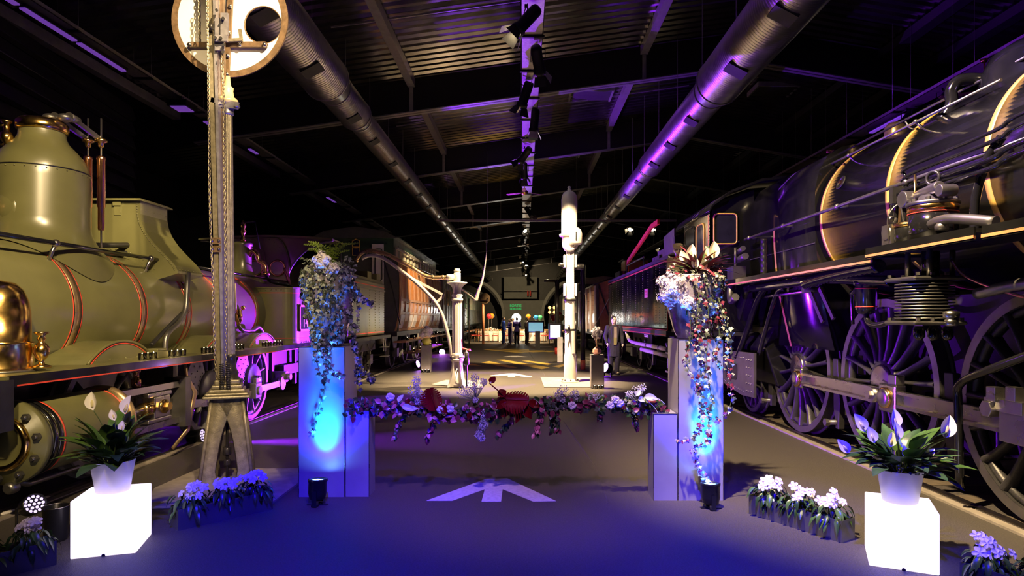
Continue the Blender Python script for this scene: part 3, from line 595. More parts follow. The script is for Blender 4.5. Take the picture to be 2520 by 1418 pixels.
# safety valve levers and spring balances
for dx, yb, x2, xb in ((0, .0, 215, 0), (.16, .0, 247, 0)):
    X = -4.98+dx; Yv = X*F/(x2+2-CX); zt = CH+(CY-352)*Yv/F
    base = Vector((X-.12, DY-.02, 3.83))
    MB().sph(base, .075, 12, 8, (1, 1, .6)).cyl(base+Vector((0,.05,.03)), base+Vector((0,.2,.03)), .05, .035).build('valve_head', 'steel_dull', lg)
    MB().bar(base+Vector((0,.1,.03)), (X, Yv+.05, zt+.02), .03, .05).build('valve_lever', 'steel', lg)
    v = Vector((X, Yv, 0))
    sb = MB().cyl(v+Vector((0,0,2.35)), v+Vector((0,0,zt+.28)), .010, n=8).build('spring_balance', 'steel', lg)
    MB().lathe([(.028, zt-1.0), (.034, zt-.98), (.034, zt-.74), (.042, zt-.73), (.042, zt-.2), (.046, zt-.19), (.046, zt-.16), (.02, zt-.15)], v, n=16).build('balance_case', 'copper', sb)
    MB().lathe([(.02, zt-.05), (.03, zt-.04), (.03, zt), (.06, zt+.01), (.065, zt+.03), (.04, zt+.05), (.015, zt+.06)], v, n=16).build('thumb_nut', 'brass', sb)
# saddle box behind the dome (rivetted, flared skirt)
Y1, Y2 = 7.92, 8.53
half = [(.40, 3.16), (.40, 3.0), (.42, 2.9), (.47, 2.78), (.56, 2.65), (.67, 2.53), (.77, 2.43), (.85, 2.34), (.885, 2.27)]
under = [(.66, 2.22), (.55, 2.30), (.3, 2.44), (0, 2.47)]
outl = half+under; full = [(LX+.12-0*.0+x, z) for x, z in outl]+[(LX+.12-x, z) for x, z in outl[-2::-1]]
XS = -5.28
full = [(XS+x, z) for x, z in half+[(.885, 2.24), (.62, 2.16), (.40, 2.33), (.2, 2.42), (0, 2.45)]]
full = full+[(2*XS-x, z) for x, z in full[-2::-1]]
sd = MB().prism(full, 'XZ', Y1, Y2).build('sand_box', 'loco_green', lg)
MB().bx(XS-.44, XS+.44, Y1-.06, Y2+.06, 3.16, 3.18).bx(XS-.42, XS+.42, Y1-.02, Y2+.02, 3.18, 3.195).build('lid', 'loco_green_matt', sd)
s = MB()
for i in range(len(half)-1):
    for k in range(5):
        t = k/5; x = half[i][0]+(half[i+1][0]-half[i][0])*t-.035; z = half[i][1]+(half[i+1][1]-half[i][1])*t
        for sg in (-1, 1): s.sph((XS+sg*x, Y1-.002, z), .009, 6, 4)
for k in range(40):
    a = PI*(k+.5)/40; x, z = math.cos(a)*.80, ZB+math.sin(a)*.80
    if z > 2.27: s.sph((XS+x, Y1-.002, z), .009, 6, 4)
for k in range(9):
    y = Y1+.04+k*.066
    s.sph((XS+.888, y, 2.29), .009, 6, 4); s.sph((XS+.402, y, 3.06), .008, 6, 4)
o = s.build('rivets', 'loco_green', sd); o['kind'] = 'stuff'
MB().bx(XS+.08, XS+.16, Y1-.012, Y1, 2.98, 3.10).bx(XS+.07, XS+.17, Y1-.03, Y1-.01, 3.10, 3.16).build('hinge', 'loco_green_matt', sd)
MB().plate_ring((XS, Y1-.006, ZB), (0, 1, 0), RB+.03, RB+.06, .012, 40).build('edge_angle', 'loco_green', sd)
MB().cyl((XS+.12, 7.3, 2.52), (XS+.24, Y1, 2.60), .035).cyl((XS+.10, 7.4, 2.42), (XS+.22, Y1, 2.50), .03).build('sand_lever', 'loco_black_matt', lg)
# handrail along the boiler
hr = MB().cyl((-4.66, 5.0, 2.415), (-4.66, 8.0, 2.415), .024, n=10).build('handrail', 'loco_black', lg)
for y in (6.2, 7.78): MB().sph((-4.66, y, 2.415), .04, 10, 8).cyl((-4.66, y, 2.415), (-4.75, y, 2.2), .018).build('stanchion', 'steel', hr)
hr = MB().cyl((-4.66, 8.5, 2.40), (-4.72, 12.5, 2.40), .02, n=8).build('handrail', 'loco_black', lg)
# running board
ZR = 1.215
MB().bx(-4.95, -3.95, 4.75, 13.4, ZR-.03, ZR).build('running_board', 'loco_green_matt', lg)
v = MB().bx(-3.965, -3.945, 4.78, 13.4, ZR-.085, ZR+.002).build('valance', 'loco_black', lg)
MB().bx(-3.946, -3.941, 4.85, 13.35, ZR-.082, ZR-.070).build('lining', 'line_red', v)
MB().bx(-6.6, -3.93, 4.66, 4.80, .80, 1.19).build('buffer_beam', 'loco_black_matt', lg)
# brass casing at the front left
o = MB().lathe([(.235, 0), (.245, .02), (.235, .04), (.235, .23), (.245, .245), (.22, .255), (.215, .5), (.20, .60), (.165, .69), (.11, .75), (0, .775)], (-4.40, 5.22, ZR), n=36).build('brass_casing', 'brass', lg)
MB().lathe([(.26, -.005), (.27, .012), (.25, .02)], (-4.40, 5.22, ZR), n=36).build('base_ring', 'steel_dull', o)
o = MB().lathe([(.07, 0), (.07, .015), (.025, .03), (.02, .06), (.045, .09), (.06, .13), (.06, .17), (.04, .2), (.02, .22), (.035, .25), (.02, .27), (.05, .29), (.055, .305), (0, .31)], AX(102, 905, -4.12), n=18).build('oil_cup', 'brass', lg)
# splashers and wheels
WY = (6.55, 8.72, 10.1)
for i, y in enumerate(WY):
    zc_, r = .66, .77; a0 = math.asin((ZR-zc_)/r)
    arc = [(y+r*math.cos(a), zc_+r*math.sin(a)) for a in [a0+(PI-2*a0)*k/20 for k in range(21)]]
    sp = MB().prism(arc, 'YZ', -4.85, -4.22, False).build('splasher', 'loco_green_matt', lg)
    tp = [Vector((-4.215, p[0], p[1])) for p in arc]; MB().tube(tp, .014, 6).build('bead', 'loco_green_matt', sp)
    MB().tube([Vector((-4.218, y+(p[0]-y)*.94, zc_+(p[1]-zc_)*.965)) for p in arc], .006, 5).build('lining', 'line_red', sp)
    bolts(MB(), [(-4.22, y+d, ZR+.03) for d in (-.42, -.2, .05, .25, .42)], .012, (1, 0, 0)).bx(-4.225, -4.212, y-.46, y+.46, ZR, ZR+.025).build('foot_flange', 'loco_green_matt', sp)
    w_ = wheel(lg, (-4.40, y, .665), .64, 12, 1, 'wheel_grey', 'wheel_grey', .17, .075, .14, phase=.2+i*.3)
    cw = [(math.cos(a)*rr, math.sin(a)*rr) for rr, rng in ((.565, range(-5, 6)), (.2, range(5, -6, -1))) for a in [math.radians(150 if i else 100)+k*.13 for k in rng]]
    MB(T(-4.40, y, .665)).prism(cw, 'YZ', -.06, -.005).build('counterweight', 'wheel_grey', w_)
    if i:
        s = MB(); bolts(s, [(-4.405, y+math.cos(a)*rr, .665+math.sin(a)*rr) for rr in (.3, .42, .53) for a in [math.radians(150)+k*.22 for k in (-2, -1, 0, 1, 2)]], .012, (1, 0, 0)).build('rivets', 'wheel_grey', w_)['kind'] = 'stuff'
        MB().lathe([(.0, .1), (.07, .1), (.08, .08), (.08, .05), (.24, .045), (.27, .02), (.27, -.02)], (-4.40, y, .665), (1, 0, 0), 32).build('hub_plate', 'wheel_grey', w_)
        MB().lathe([(.075, .1), (.075, .12), (.06, .135), (0, .135)], (-4.40, y, .665), (1, 0, 0), 20).build('axle_end', 'steel', w_)
    wheel(lg, (-5.85, y, .665), .64, 10, -1, 'wheel_grey', 'wheel_black', .16, .075, .13)
    MB().cyl((-5.8, y, .665), (-4.5, y, .665), .08).build('axle', 'steel_dull', lg)
# frame plates, ash pan, hangers
MB().prism([(4.8, .75), (13.3, .75), (13.3, 1.18), (4.8, 1.18)], 'YZ', -4.60, -4.56).build('frame_plate', 'frame_dark', lg)
MB().prism([(4.8, .75), (13.3, .75), (13.3, 1.18), (4.8, 1.18)], 'YZ', -5.84, -5.80).build('frame_plate', 'frame_dark', lg)
MB().prism([(9.4, .35), (11.0, .35), (11.2, 1.1), (9.2, 1.1)], 'YZ', -5.6, -4.9).build('ash_pan', 'frame_dark', lg)
MB().bx(-4.5, -4.42, 11.5, 13.0, .62, .80).bx(-4.5, -4.44, 11.0, 11.1, .6, 1.19).bx(-4.5, -4.44, 12.1, 12.2, .4, 1.19).build('bracket', 'frame_dark', lg)
MB().cyl((-4.25, 11.2, .62), (-4.5, 11.2, .62), .1).cyl((-4.18, 11.2, .62), (-4.25, 11.2, .62), .06).build('damper', 'wheel_grey', lg)
# cylinder
CXX, CZ = -4.17, .66
cy = MB().lathe([(.30, 5.08), (.315, 5.10), (.315, 6.10), (.30, 6.12)], (CXX, 0, CZ), (0, 1, 0), 44).build('cylinder', 'loco_green_matt', lg)
MB().lathe([(0, 4.93), (.10, 4.93), (.12, 4.96), (.19, 4.96), (.205, 4.94), (.215, 4.96), (.22, 4.99), (.34, 5.0), (.345, 5.03), (.345, 5.06), (.31, 5.06)], (CXX, 0, CZ), (0, 1, 0), 44).build('front_cover', 'loco_green_matt', cy)
MB().lathe([(.175, 4.95), (.20, 4.935), (.222, 4.95), (.222, 4.985)], (CXX, 0, CZ), (0, 1, 0), 44, cap=False).build('cover_ring', 'brass', cy)
for y in (5.13, 5.19): MB().lathe([(.312, y-.02), (.325, y-.02), (.325, y+.02), (.312, y+.02)], (CXX, 0, CZ), (0, 1, 0), 44, cap=False).build('cylinder_band', 'loco_black', cy)
for y in (5.24, 6.05): MB().lathe([(.312, y-.007), (.320, y-.007), (.320, y+.007), (.312, y+.007)], (CXX, 0, CZ), (0, 1, 0), 44, cap=False).build('lining', 'line_red', cy)
MB().lathe([(.31, 6.10), (.345, 6.11), (.345, 6.16), (.30, 6.2), (.12, 6.22), (.10, 6.32), (.06, 6.34)], (CXX, 0, CZ), (0, 1, 0), 40).build('back_cover', 'copper_band', cy)
for k in range(10):
    a = 2*PI*k/10+.2; p = Vector((CXX+math.cos(a)*.285, 4.99, CZ+math.sin(a)*.285)); MB().cyl(p, p+Vector((0,-.03,0)), .032, n=6, sm=False).cyl(p, p+Vector((0,-.05,0)), .016).build('cover_nut', 'steel_dull', cy)
MB().tube([(CXX-.05, 5.1, .34), (CXX-.05, 5.3, .25), (CXX-.05, 5.9, .25)], .025).lathe([(.03,0),(.05,.02),(.05,.08),(.03,.1)], (CXX+.05, 5.06, .30), (0,-1,0), 10).lathe([(.03,0),(.05,.02),(.05,.08),(.03,.1)], (CXX+.1, 6.0, .27), (0,0,-1), 10).build('drain_cock', 'steel_dull', cy)
# motion
MB().cyl((CXX, 6.3, CZ), (CXX, 6.95, CZ), .045).build('piston_rod', 'steel', lg)
xh = MB().bx(CXX-.09, CXX+.06, 6.95, 7.25, CZ-.12, CZ+.12).bx(CXX-.08, CXX+.05, 6.85, 7.3, CZ+.12, CZ+.17).bx(CXX-.08, CXX+.05, 6.85, 7.3, CZ-.17, CZ-.12).build('crosshead', 'steel', lg, bevel=.012)
MB().lathe([(.10, -.12), (.11, -.1), (.11, .04), (.08, .06), (.08, .08), (0, .08)], (CXX, 7.12, CZ), (1, 0, 0), 24).build('crosshead_pin', 'brass', xh)
MB().lathe([(.05, .08), (.05, .13), (0, .13)], (CXX, 7.12, CZ), (1, 0, 0), 6, sm=False).build('pin_nut', 'brass', xh)
MB().lathe([(.05, 0), (.075, .02), (.075, .14), (.05, .16)], (CXX, 6.80, CZ), (0, 1, 0), 20).build('rod_gland', 'brass', xh)
for dz in (.215, -.215): MB().bar((CXX-.03, 6.15, CZ+dz), (CXX-.03, 7.55, CZ+dz), .11, .07).build('guide_bar', 'steel', lg)
MB().bx(CXX-.16, CXX+.10, 7.50, 7.62, CZ-.30, CZ+.30).bx(CXX-.4, CXX-.05, 7.5, 7.6, CZ+.2, 1.19).build('motion_bracket', 'steel_dull', lg)
MB().tube([(CXX+.02, 7.62, 1.18), (CXX+.03, 7.66, .95), (CXX+.1, 7.72, .75), (CXX+.06, 7.62, .3), (CXX, 7.4, .12)], [.03,.03,.04,.04,.03], 8, flat=.5).build('frame_strap', 'copper_band', lg)
MB().lathe([(.03, 0), (.05, .02), (.05, .09), (.03, .11), (.03, .16), (.045, .17), (.045, .2), (0, .21)], (CXX-.03, 6.75, CZ+.25), n=12).build('oil_pot', 'copper', lg)
def rod(par, p0, p1, h, th, m, ends, name='coupling_rod'):
    p0, p1 = Vector(p0), Vector(p1); d = (p1-p0).normalized(); s = MB().bar(p0, p1, th, h)
    n = Vector((1, 0, 0))
    o = s.build(name, m, par)
    for p, R in zip((p0, p1), ends): MB().cyl(p-n*(th*.8), p+n*(th*.8), R, n=24).build('rod_end', m, o)
    return o
rod(lg, (-4.26, 7.3, CZ-.02), (-4.26, 8.5, .52), .10, .05, 'steel', (.09, .13), 'connecting_rod')
cr = rod(lg, (-4.30, 8.5, .52), (-4.30, 11.05, .52), .10, .05, 'steel', (.12, .12))
MB().bx(-4.30, -4.2, 9.78, 10.0, .40, .64).bx(-4.28, -4.22, 9.84, 9.94, .64, .72).cyl((-4.2, 9.89, .52), (-4.17, 9.89, .52), .07).build('bearing_block', 'wheel_grey', cr, bevel=.01)
# pipes on the flank
MB().tube(bez([AX(463, 672, -4.40), AX(461, 700, -4.36), AX(457, 760, -4.34), AX(440, 795, -4.34), AX(418, 815, -4.33), AX(408, 835, -4.33), AX(405, 880, -4.33)], 30), .032, 10).build('delivery_pipe', 'steel_dull', lg)
MB().tube(bez([AX(455, 765, -4.36), AX(430, 790, -4.40), AX(395, 825, -4.46), AX(372, 850, -4.46)], 18), .026, 8).build('delivery_pipe', 'loco_black_matt', lg)
MB().bx(-4.25, -4.10, 6.98, 7.2, ZR, ZR+.08).bx(-4.24, -4.11, 7.0, 7.18, ZR+.08, ZR+.11).build('lubricator', 'loco_green_matt', lg, bevel=.01)
MB().lathe([(.03, 0), (.035, .05), (.06, .08), (.06, .18), (.045, .2), (.05, .24), (.03, .26)], AX(587, 802, -4.44), n=12).sph(AX(598, 758, -4.46), .04, 8, 6).build('injector_valve', 'brass', lg)
MB().lathe([(.02, 0), (.03, .1), (.018, .45), (0, .46)], AX(578, 770, -4.46), n=8).build('valve_spindle', 'porcelain', lg)
MB().tube(bez([AX(587, 800, -4.40), AX(596, 812, -4.36), AX(620, 815, -4.36), AX(636, 806, -4.36), AX(646, 818, -4.36), AX(650, 836, -4.36)], 24), .03, 8).build('injector_pipe', 'steel_dull', lg)
# safety valve pedestal
PX, PY = -5.22, 11.55
pd = MB().lathe([(.42, 2.32), (.34, 2.42), (.24, 2.47), (.20, 2.55), (.17, 2.66), (.165, 3.0), (.19, 3.02), (.19, 3.06), (.16, 3.08), (0, 3.09)], (PX, PY, 0), n=28).build('valve_pedestal', 'loco_green', lg)
MB().lathe([(.05, 3.08), (.05, 3.14), (.03, 3.18), (.035, 3.24), (.06, 3.28), (.03, 3.33), (.055, 3.38), (.05, 3.43), (.02, 3.46), (0, 3.5)], (PX+.02, PY, 0), n=14).build('whistle', 'brass', pd)
MB().tube(bez([(PX+.14, PY-.02, 2.83), (PX+.22, PY-.05, 2.92), (PX+.30, PY-.05, 2.86), (PX+.34, PY-.05, 2.74), (PX+.40, PY-.05, 2.70), (PX+.46, PY-.05, 2.62), (PX+.46, PY-.05, 2.52)], 30), .045, 10).build('steam_bend', 'copper', pd)
MB().cyl((PX+.46, PY-.05, 2.53), (PX+.46, PY-.05, 2.46), .075).build('bend_flange', 'copper', pd)
MB().cyl((PX+.02, PY, 3.46), (PX+.26, PY-.05, 3.46), .012).cyl((PX+.26, PY-.05, 3.46), (PX+.34, PY, 2.95), .008).build('whistle_lever', 'loco_black', pd)
MB().tube(bez([(PX+.46, PY-.05, 2.50), (PX+.5, PY+.1, 2.36), (PX+.75, PY+.3, 2.30), (PX+.85, PY+.35, 2.2)], 14), .035, 8).build('steam_pipe', 'loco_black', pd)
# side sheets with number plate
ZS = 2.2
Yf = 10.9
out = [(-4.80, Yf)]+[(-4.22+.22*math.sin(a), Yf+.22-.22*math.cos(a)) for a in [PI/2*k/8 for k in range(9)]]+[(-4.0, 13.35)]
inn = [(x-.02, y+.02) for x, y in out[::-1]]
ss = MB().prism(out+inn, 'XY', ZR, ZS, False).build('side_sheet', 'loco_green', lg)
for z0, z1, m, e in ((ZS-.005, ZS+.02, 'loco_green_matt', .012), (ZS-.09, ZS-.078, 'line_red', .004), (ZR+.10, ZR+.112, 'line_red', .004), (ZR, ZR+.05, 'loco_green_matt', .008)):
    oo = [(x+(e if i > 0 else 0), y-(e if i < 6 else 0)) for i, (x, y) in enumerate(out)]
    MB().prism(oo+inn, 'XY', z0, z1).build('sheet_edge' if 'green' in m else 'lining', m, ss)
s = MB()
for x in [-4.78+.09*k for k in range(7)]: s.sph((x, Yf-.004, ZS-.03), .014, 6, 4)
for y in [11.2+.09*k for k in range(24)]: s.sph((-3.998, y, ZS-.03), .012, 6, 4); s.sph((-3.99, y, ZR+.025), .012, 6, 4)
s.build('rivets', 'loco_green', ss)['kind'] = 'stuff'
pc = AX(757, 783, -3.985)
pl = MB().bx(-3.998, -3.98, pc.y-.42, pc.y+.42, pc.z-.24, pc.z+.24).bx(-3.998, -3.985, pc.y-.25, pc.y+.25, pc.z+.24, pc.z+.30).build('number_plate', 'loco_black', ss)
MB().bx(-3.98, -3.974, pc.y-.42, pc.y+.42, pc.z+.20, pc.z+.24).bx(-3.98, -3.974, pc.y-.42, pc.y+.42, pc.z-.24, pc.z-.20).bx(-3.98, -3.974, pc.y-.42, pc.y-.38, pc.z-.24, pc.z+.24).bx(-3.98, -3.974, pc.y+.38, pc.y+.42, pc.z-.24, pc.z+.24).build('plate_border', 'plate_pink_lit', ss)
text_part('plate_number', 'P.L.M', .19, (-3.975, pc.y, pc.z+.09), (PI/2, 0, PI/2), 'plate_white', ss, .004)
text_part('plate_number', '1423', .28, (-3.975, pc.y, pc.z-.08), (PI/2, 0, PI/2), 'plate_white', ss, .006)
MB().cyl((-4.3, 12.2, ZS), (-4.3, 12.2, ZS+.22), .02).lathe([(.06,0),(.06,.05),(.03,.08)], (-4.3, 12.2, ZS), n=10).cyl((-4.35,12.2,ZS+.2),(-4.2,12.2,ZS+.2),.012).build('tap_column', 'copper', lg)
MB().tube(bez([P(700, 660, 12.5), P(712, 700, 12.4), P(700, 730, 12.2), P(695, 708, 12.1)], 16), .03, 8).build('gauge_pipe', 'copper', lg)
# spectacle plate, wings and roof
YP = 12.6
def pz(x, y): q = P(x, y, YP); return (q.x, q.z)
pl_r = [pz(560, 585), pz(676, 585), pz(690, 592), pz(700, 606), pz(707, 625), pz(711, 650), pz(710, 690), pz(700, 712)]
poly = pl_r+[(2*LX-x, z) for x, z in pl_r[::-1] if x > LX+.1]
cab = MB().prism([(2*LX-pl_r[-1][0], 1.3), (pl_r[-1][0], 1.3)]+pl_r[::-1][0:7]+[(2*LX-x, z) for x, z in pl_r[1:]], 'XZ', YP, YP+.02).build('spectacle_plate', 'loco_green_matt', lg)
MB().tube([Vector((x, YP-.01, z)) for x, z in bez([Vector((a, b, 0)) for a, b in pl_r[1:]], 24) and [(v.x, v.y) for v in bez([Vector((a, b, 0)) for a, b in pl_r[1:]], 24)]], .014, 6).build('bead', 'loco_green_matt', cab)
wc = P(683, 660, YP-.01)
for cxx in (wc.x, 2*LX-wc.x):
    q = Vector((cxx, wc.y, wc.z)); wn = MB().ring(q, (0, 1, 0), .15, .025, 32, 8).build('spectacle_window', 'brass', cab)
    MB().lathe([(0, -.012), (.135, -.012)], q, (0, 1, 0), 32, cap=False).build('pane', 'glass_pane', wn)
s = MB()
for x in [620+14*k for k in range(4)]: s.sph(P(x, 589, YP-.004), .012, 6, 4)
for x, y in ((680,594),(693,606),(701,622),(704,640),(698,598),(702,655)): s.sph(P(x-5, y+2, YP-.004), .012, 6, 4)
s.build('rivets', 'loco_green_matt', cab)['kind'] = 'stuff'
dr = [pz(612, 618), pz(645, 612), pz(652, 622), pz(655, 690), pz(612, 690)]
MB().tube([Vector((x, YP-.01, z)) for x, z in dr], .01, 5).build('door_bead', 'loco_green_matt', cab)
wg = [pz(676, 585), pz(817, 588), pz(818, 592)]+[pz(x, y) for x, y in ((800, 594), (780, 601), (760, 611), (745, 622), (730, 637), (717, 655), (709, 672), (703, 690))]
for sg in (1, -1):
    q = [(x, z) if sg > 0 else (2*LX-x, z) for x, z in wg]; wg_o = MB().prism(q+[((q[0][0]), q[-1][1])], 'XZ', YP+.03, YP+.06).build('cab_wing', 'loco_green', cab)
    MB().tube([Vector((x, YP+.03, z)) for x, z in q[1:]], .022, 8).build('wing_bead', 'steel_dull', cab)
hx = -LX+pz(820, 588)[0]; zt = pz(700, 583)[1]
MB().prism([(LX-hx, zt-.04)]+[(LX+hx*t, zt-.04+.07*(1-t*t)) for t in [k/8-1 for k in range(17)]]+[(LX+hx, zt-.04), (LX+hx, zt-.07), (LX, zt), (LX-hx, zt-.07)], 'XZ', YP-.05, YP+.75).build('cab_roof', 'loco_green_matt', lg)
for x in (-3.9, -6.5): MB().cyl((x, 13.3, ZR), (x, 13.3, zt-.06), .02).build('roof_post', 'steel_dull', lg)
# tail lamp drop under the roof
# ================================================================ TENDER of the green engine
tg = thing('locomotive_tender', (LX, 16, 0), 'olive green rivetted tender coupled behind the green engine', 'tender')
tb = MB().bx(LX-1.25, -3.95, 14.0, 17.75, 1.22, 2.66).build('tank', 'loco_green', tg, bevel=.05)
MB().bx(LX-1.2, -4.0, 14.0, 17.7, 2.66, 2.72).bx(-3.96, -3.93, 14.0, 17.75, 2.42, 2.46).build('coping', 'loco_green_matt', tg)
MB().bx(-3.95, -3.944, 14.05, 17.7, 2.52, 2.54).bx(-3.95, -3.944, 14.05, 17.7, 1.29, 1.31).build('lining', 'line_red', tg)
s = MB()
for y in (15.0, 16.0, 16.6, 17.1, 17.66):
    for k in range(16): s.sph((-3.949, y, 1.35+k*.07), .014, 5, 3)
s.build('rivets', 'loco_green', tg)['kind'] = 'stuff'
MB().cyl((-4.75, 13.9, 2.45), (-4.75, 17.5, 2.45), .5, n=32).build('tank_barrel', 'loco_green_matt', tg)
for y in (14.3, 15.0): MB().lathe([(.5, -.04), (.51, -.04), (.51, .04), (.5, .04)], (-4.75, y, 2.45), (0, 1, 0), 32, cap=False).build('barrel_band', 'copper_band', tg)
for x, y, w_ in ((-4.2, 16.3, .35), (-4.15, 17.2, .3), (-4.6, 17.0, .4)): MB().bx(x-w_/2, x+w_/2, y-.2, y+.2, 2.7, 2.9).build('tool_box', 'loco_green_matt', tg)
MB().bx(-6.4, -3.85, 13.8, 18.1, 1.12, 1.2).build('footplate', 'loco_black_matt', tg)
for y in (14.6, 16.2, 17.5):
    wheel(tg, (-4.40, y, .53), .51, 10, 1, 'wheel_grey', 'wheel_black', .14, .07, .13); wheel(tg, (-5.85, y, .53), .51, 8, -1, 'wheel_grey', 'wheel_black', .14, .07, .13)
    MB().bx(-4.36, -4.26, y-.14, y+.14, .40, .66).build('axle_box', 'steel_dull', tg); MB().tube(bez([(-4.3, y-.4, .95), (-4.3, y, .78), (-4.3, y+.4, .95)], 10), .04, 6).build('leaf_spring', 'frame_dark', tg)
MB().bx(-4.34, -4.28, 13.9, 18.0, .78, 1.12).build('frame_plate', 'frame_dark', tg)
MB().tube(bez([(-3.92, 17.4, 1.15), (-3.9, 17.4, .9), (-3.9, 17.4, .75)], 8), .015, 6).tube(bez([(-3.92, 17.65, 1.15), (-3.9, 17.65, .9), (-3.9, 17.65, .75)], 8), .015, 6).bx(-4.0, -3.8, 17.36, 17.7, .60, .62).bx(-4.0, -3.8, 17.36, 17.7, .86, .88).build('step', 'steel_dull', tg)

# ================================================================ BLACK STEAM LOCOMOTIVE (right track)
KX, KZ, KR = 4.73, 2.93, .97
lb = thing('steam_locomotive', (KX, 7, 0), 'glossy black express steam locomotive with large spoked driving wheels', 'locomotive')
MB().lathe([(.5, .9), (KR-.05, .95), (KR, 1.05), (KR, 8.2)], (KX, 0, KZ), (0, 1, 0), 144).build('boiler', 'loco_black', lb)
hf = [(0, 3.94), (.35, 3.93), (.62, 3.88), (.81, 3.76), (.92, 3.57), (.97, 3.33), (.975, 3.0), (.965, 2.7), (.94, 2.4), (.89, 2.0), (.80, 1.6), (.72, 1.25)]
sec = [(KX+x, z) for x, z in hf]+[(KX-x, z) for x, z in hf[:0:-1]]
fb = MB().prism(sec, 'XZ', 8.0, 10.4, True).build('firebox', 'loco_black', lb)
s = MB()
for k in range(26): s.sph((KX-.965, 8.05+k*.09, 2.66), .008, 5, 3)
for k in range(12): s.sph((KX-.94+.004*k, 8.05, 2.3+k*.1), .008, 5, 3)
s.build('rivets', 'loco_black', fb)['kind'] = 'stuff'
MB().bar((KX-.965, 8.02, 2.64), (KX-.965, 10.3, 2.64), .006, .012).bar((KX-.90, 9.1, 2.64), (KX-.945, 9.1, 1.9), .01, .02).build('cladding_seam', 'steel_dull', fb)
for y in (7.85, 6.42, 5.05, 3.4):
    MB().lathe([(KR, -.032), (KR+.0025, -.032), (KR+.0025, .032), (KR, .032)], (KX, y, KZ), (0, 1, 0), 144, cap=False).build('boiler_band', 'band_yellow', lb)
b_ = [(KX-x*1.006-.004, 9.28, z) for x, z in hf[6:]]
MB().grid([[(x, y-.032, z) for x, y, z in b_], [(x, y+.032, z) for x, y, z in b_]], False).build('boiler_band', 'band_yellow', lb)
# wash-out plugs
for p in ((1880, 480, 3.86), (1960, 447, 3.88), (2076, 452, 3.86), (1838, 503, 3.83)):
    q = AX(*p); d = (q-Vector((KX, q.y, KZ))).normalized(); r_ = (q-Vector((KX, q.y, KZ))).length
    q = Vector((KX, q.y, KZ))+d*(KR if q.y < 8 else max(KR, r_ if r_ < 1.12 else 1.08))
    o = MB().lathe([(.07, -.01), (.085, .0), (.085, .012), (.062, .014), (.062, -.02)], q, d, 24, cap=False).lathe([(0, .004), (.065, .004)], q, d, 20, cap=False).build('washout_hole', 'line_black', lb)
    MB().cyl(q, q+d*.035, .025, .02, 6, sm=False).build('washout_plug', 'copper', lb)
# steam dome with its pipe
MB().lathe([(.66, 3.60), (.56, 3.72), (.50, 3.82), (.48, 3.95), (.42, 4.08), (.28, 4.17), (0, 4.2)], (KX, 5.62, 0), n=40).build('steam_dome', 'loco_black', lb)
MB().tube(bez([(4.45, 5.9, 3.93), (4.2, 5.95, 3.95), (4.12, 5.98, 3.86), (4.12, 5.98, 3.72), (4.05, 6.02, 3.58)], 20), .055, 10).build('dome_pipe', 'loco_black', lb)
MB().lathe([(.045, 0), (.045, .05), (.028, .08), (.03, .2), (.05, .22), (.05, .26), (0, .28)], (4.5, 9.0, 3.84), n=12).cyl((4.4, 9.0, 4.08), (4.62, 9.0, 4.08), .02).build('safety_valve', 'brass', lb)
MB().lathe([(.10, 0), (.12, .05), (.12, .2), (.08, .25), (.0, .26)], (4.55, 7.6, 3.80), n=16).build('turret', 'copper_band', lb)
# rails and pipes along the flank
hr = MB().cyl((3.64, 3.0, 2.96), (3.64, 10.2, 2.96), .020, n=10).build('handrail', 'steel_dull', lb)
for y in (3.6, 5.9, 7.2, 8.7, 10.0): MB().sph((3.64, y, 2.96), .036, 10, 8).cyl((3.64, y, 2.96), (3.80, y, 2.96), .02).build('stanchion', 'steel_dull', hr)
hr = MB().cyl((4.00, 5.2, 3.66), (3.96, 10.3, 3.66), .014, n=8).build('handrail', 'steel_dull', lb)
for y in (6.3, 7.6, 8.8, 9.9): MB().cyl((3.98, y, 3.66), (4.1, y, 3.55), .013).sph((3.98, y, 3.66), .025, 8, 6).build('stanchion', 'steel_dull', hr)
hr = MB().cyl((4.3, 4.5, 3.90), (4.3, 8.6, 3.90), .013, n=8).build('handrail', 'steel_dull', lb)
for y in (5.2, 7.0, 8.5): MB().cyl((4.3, y, 3.90), (4.38, y, 3.76), .011).build('stanchion', 'steel_dull', hr)
for i, (x, z, r) in enumerate(((3.57, 2.88, .022), (3.57, 2.81, .022), (3.62, 3.03, .018), (3.61, 3.10, .016))):
    MB().tube(bez([(x, 2.6, z+.05), (x, 4.4, z+.05), (x-.03, 4.7, z-.01), (x, 5.4, z-.01), (x, 5.9, z-.03), (x+.03, 6.05-.05*i, z-.12), (x+.03, 6.08-.05*i, z-.5), (x+.03, 6.05-.05*i, 2.3)], 40), r, 8).build('flank_pipe', 'loco_black', lb)
MB().tube(bez([(3.9, 6.75, 3.30), (3.84, 6.35, 3.2), (3.82, 6.1, 3.05), (3.7, 6.05, 2.9)], 14), .04, 8).build('flank_pipe', 'loco_black', lb)
MB().tube(bez([(3.66, 4.75, 3.05), (3.62, 4.85, 2.9), (3.6, 4.95, 2.6), (3.6, 4.95, 2.28)], 14), .035, 8).build('flank_pipe', 'loco_black', lb)
for x, y in ((3.52, 5.95), (3.57, 4.25)): MB().bx(x, x+.18, y-.03, y+.03, 2.76, 2.92).build('pipe_clip', 'loco_black_matt', lb)
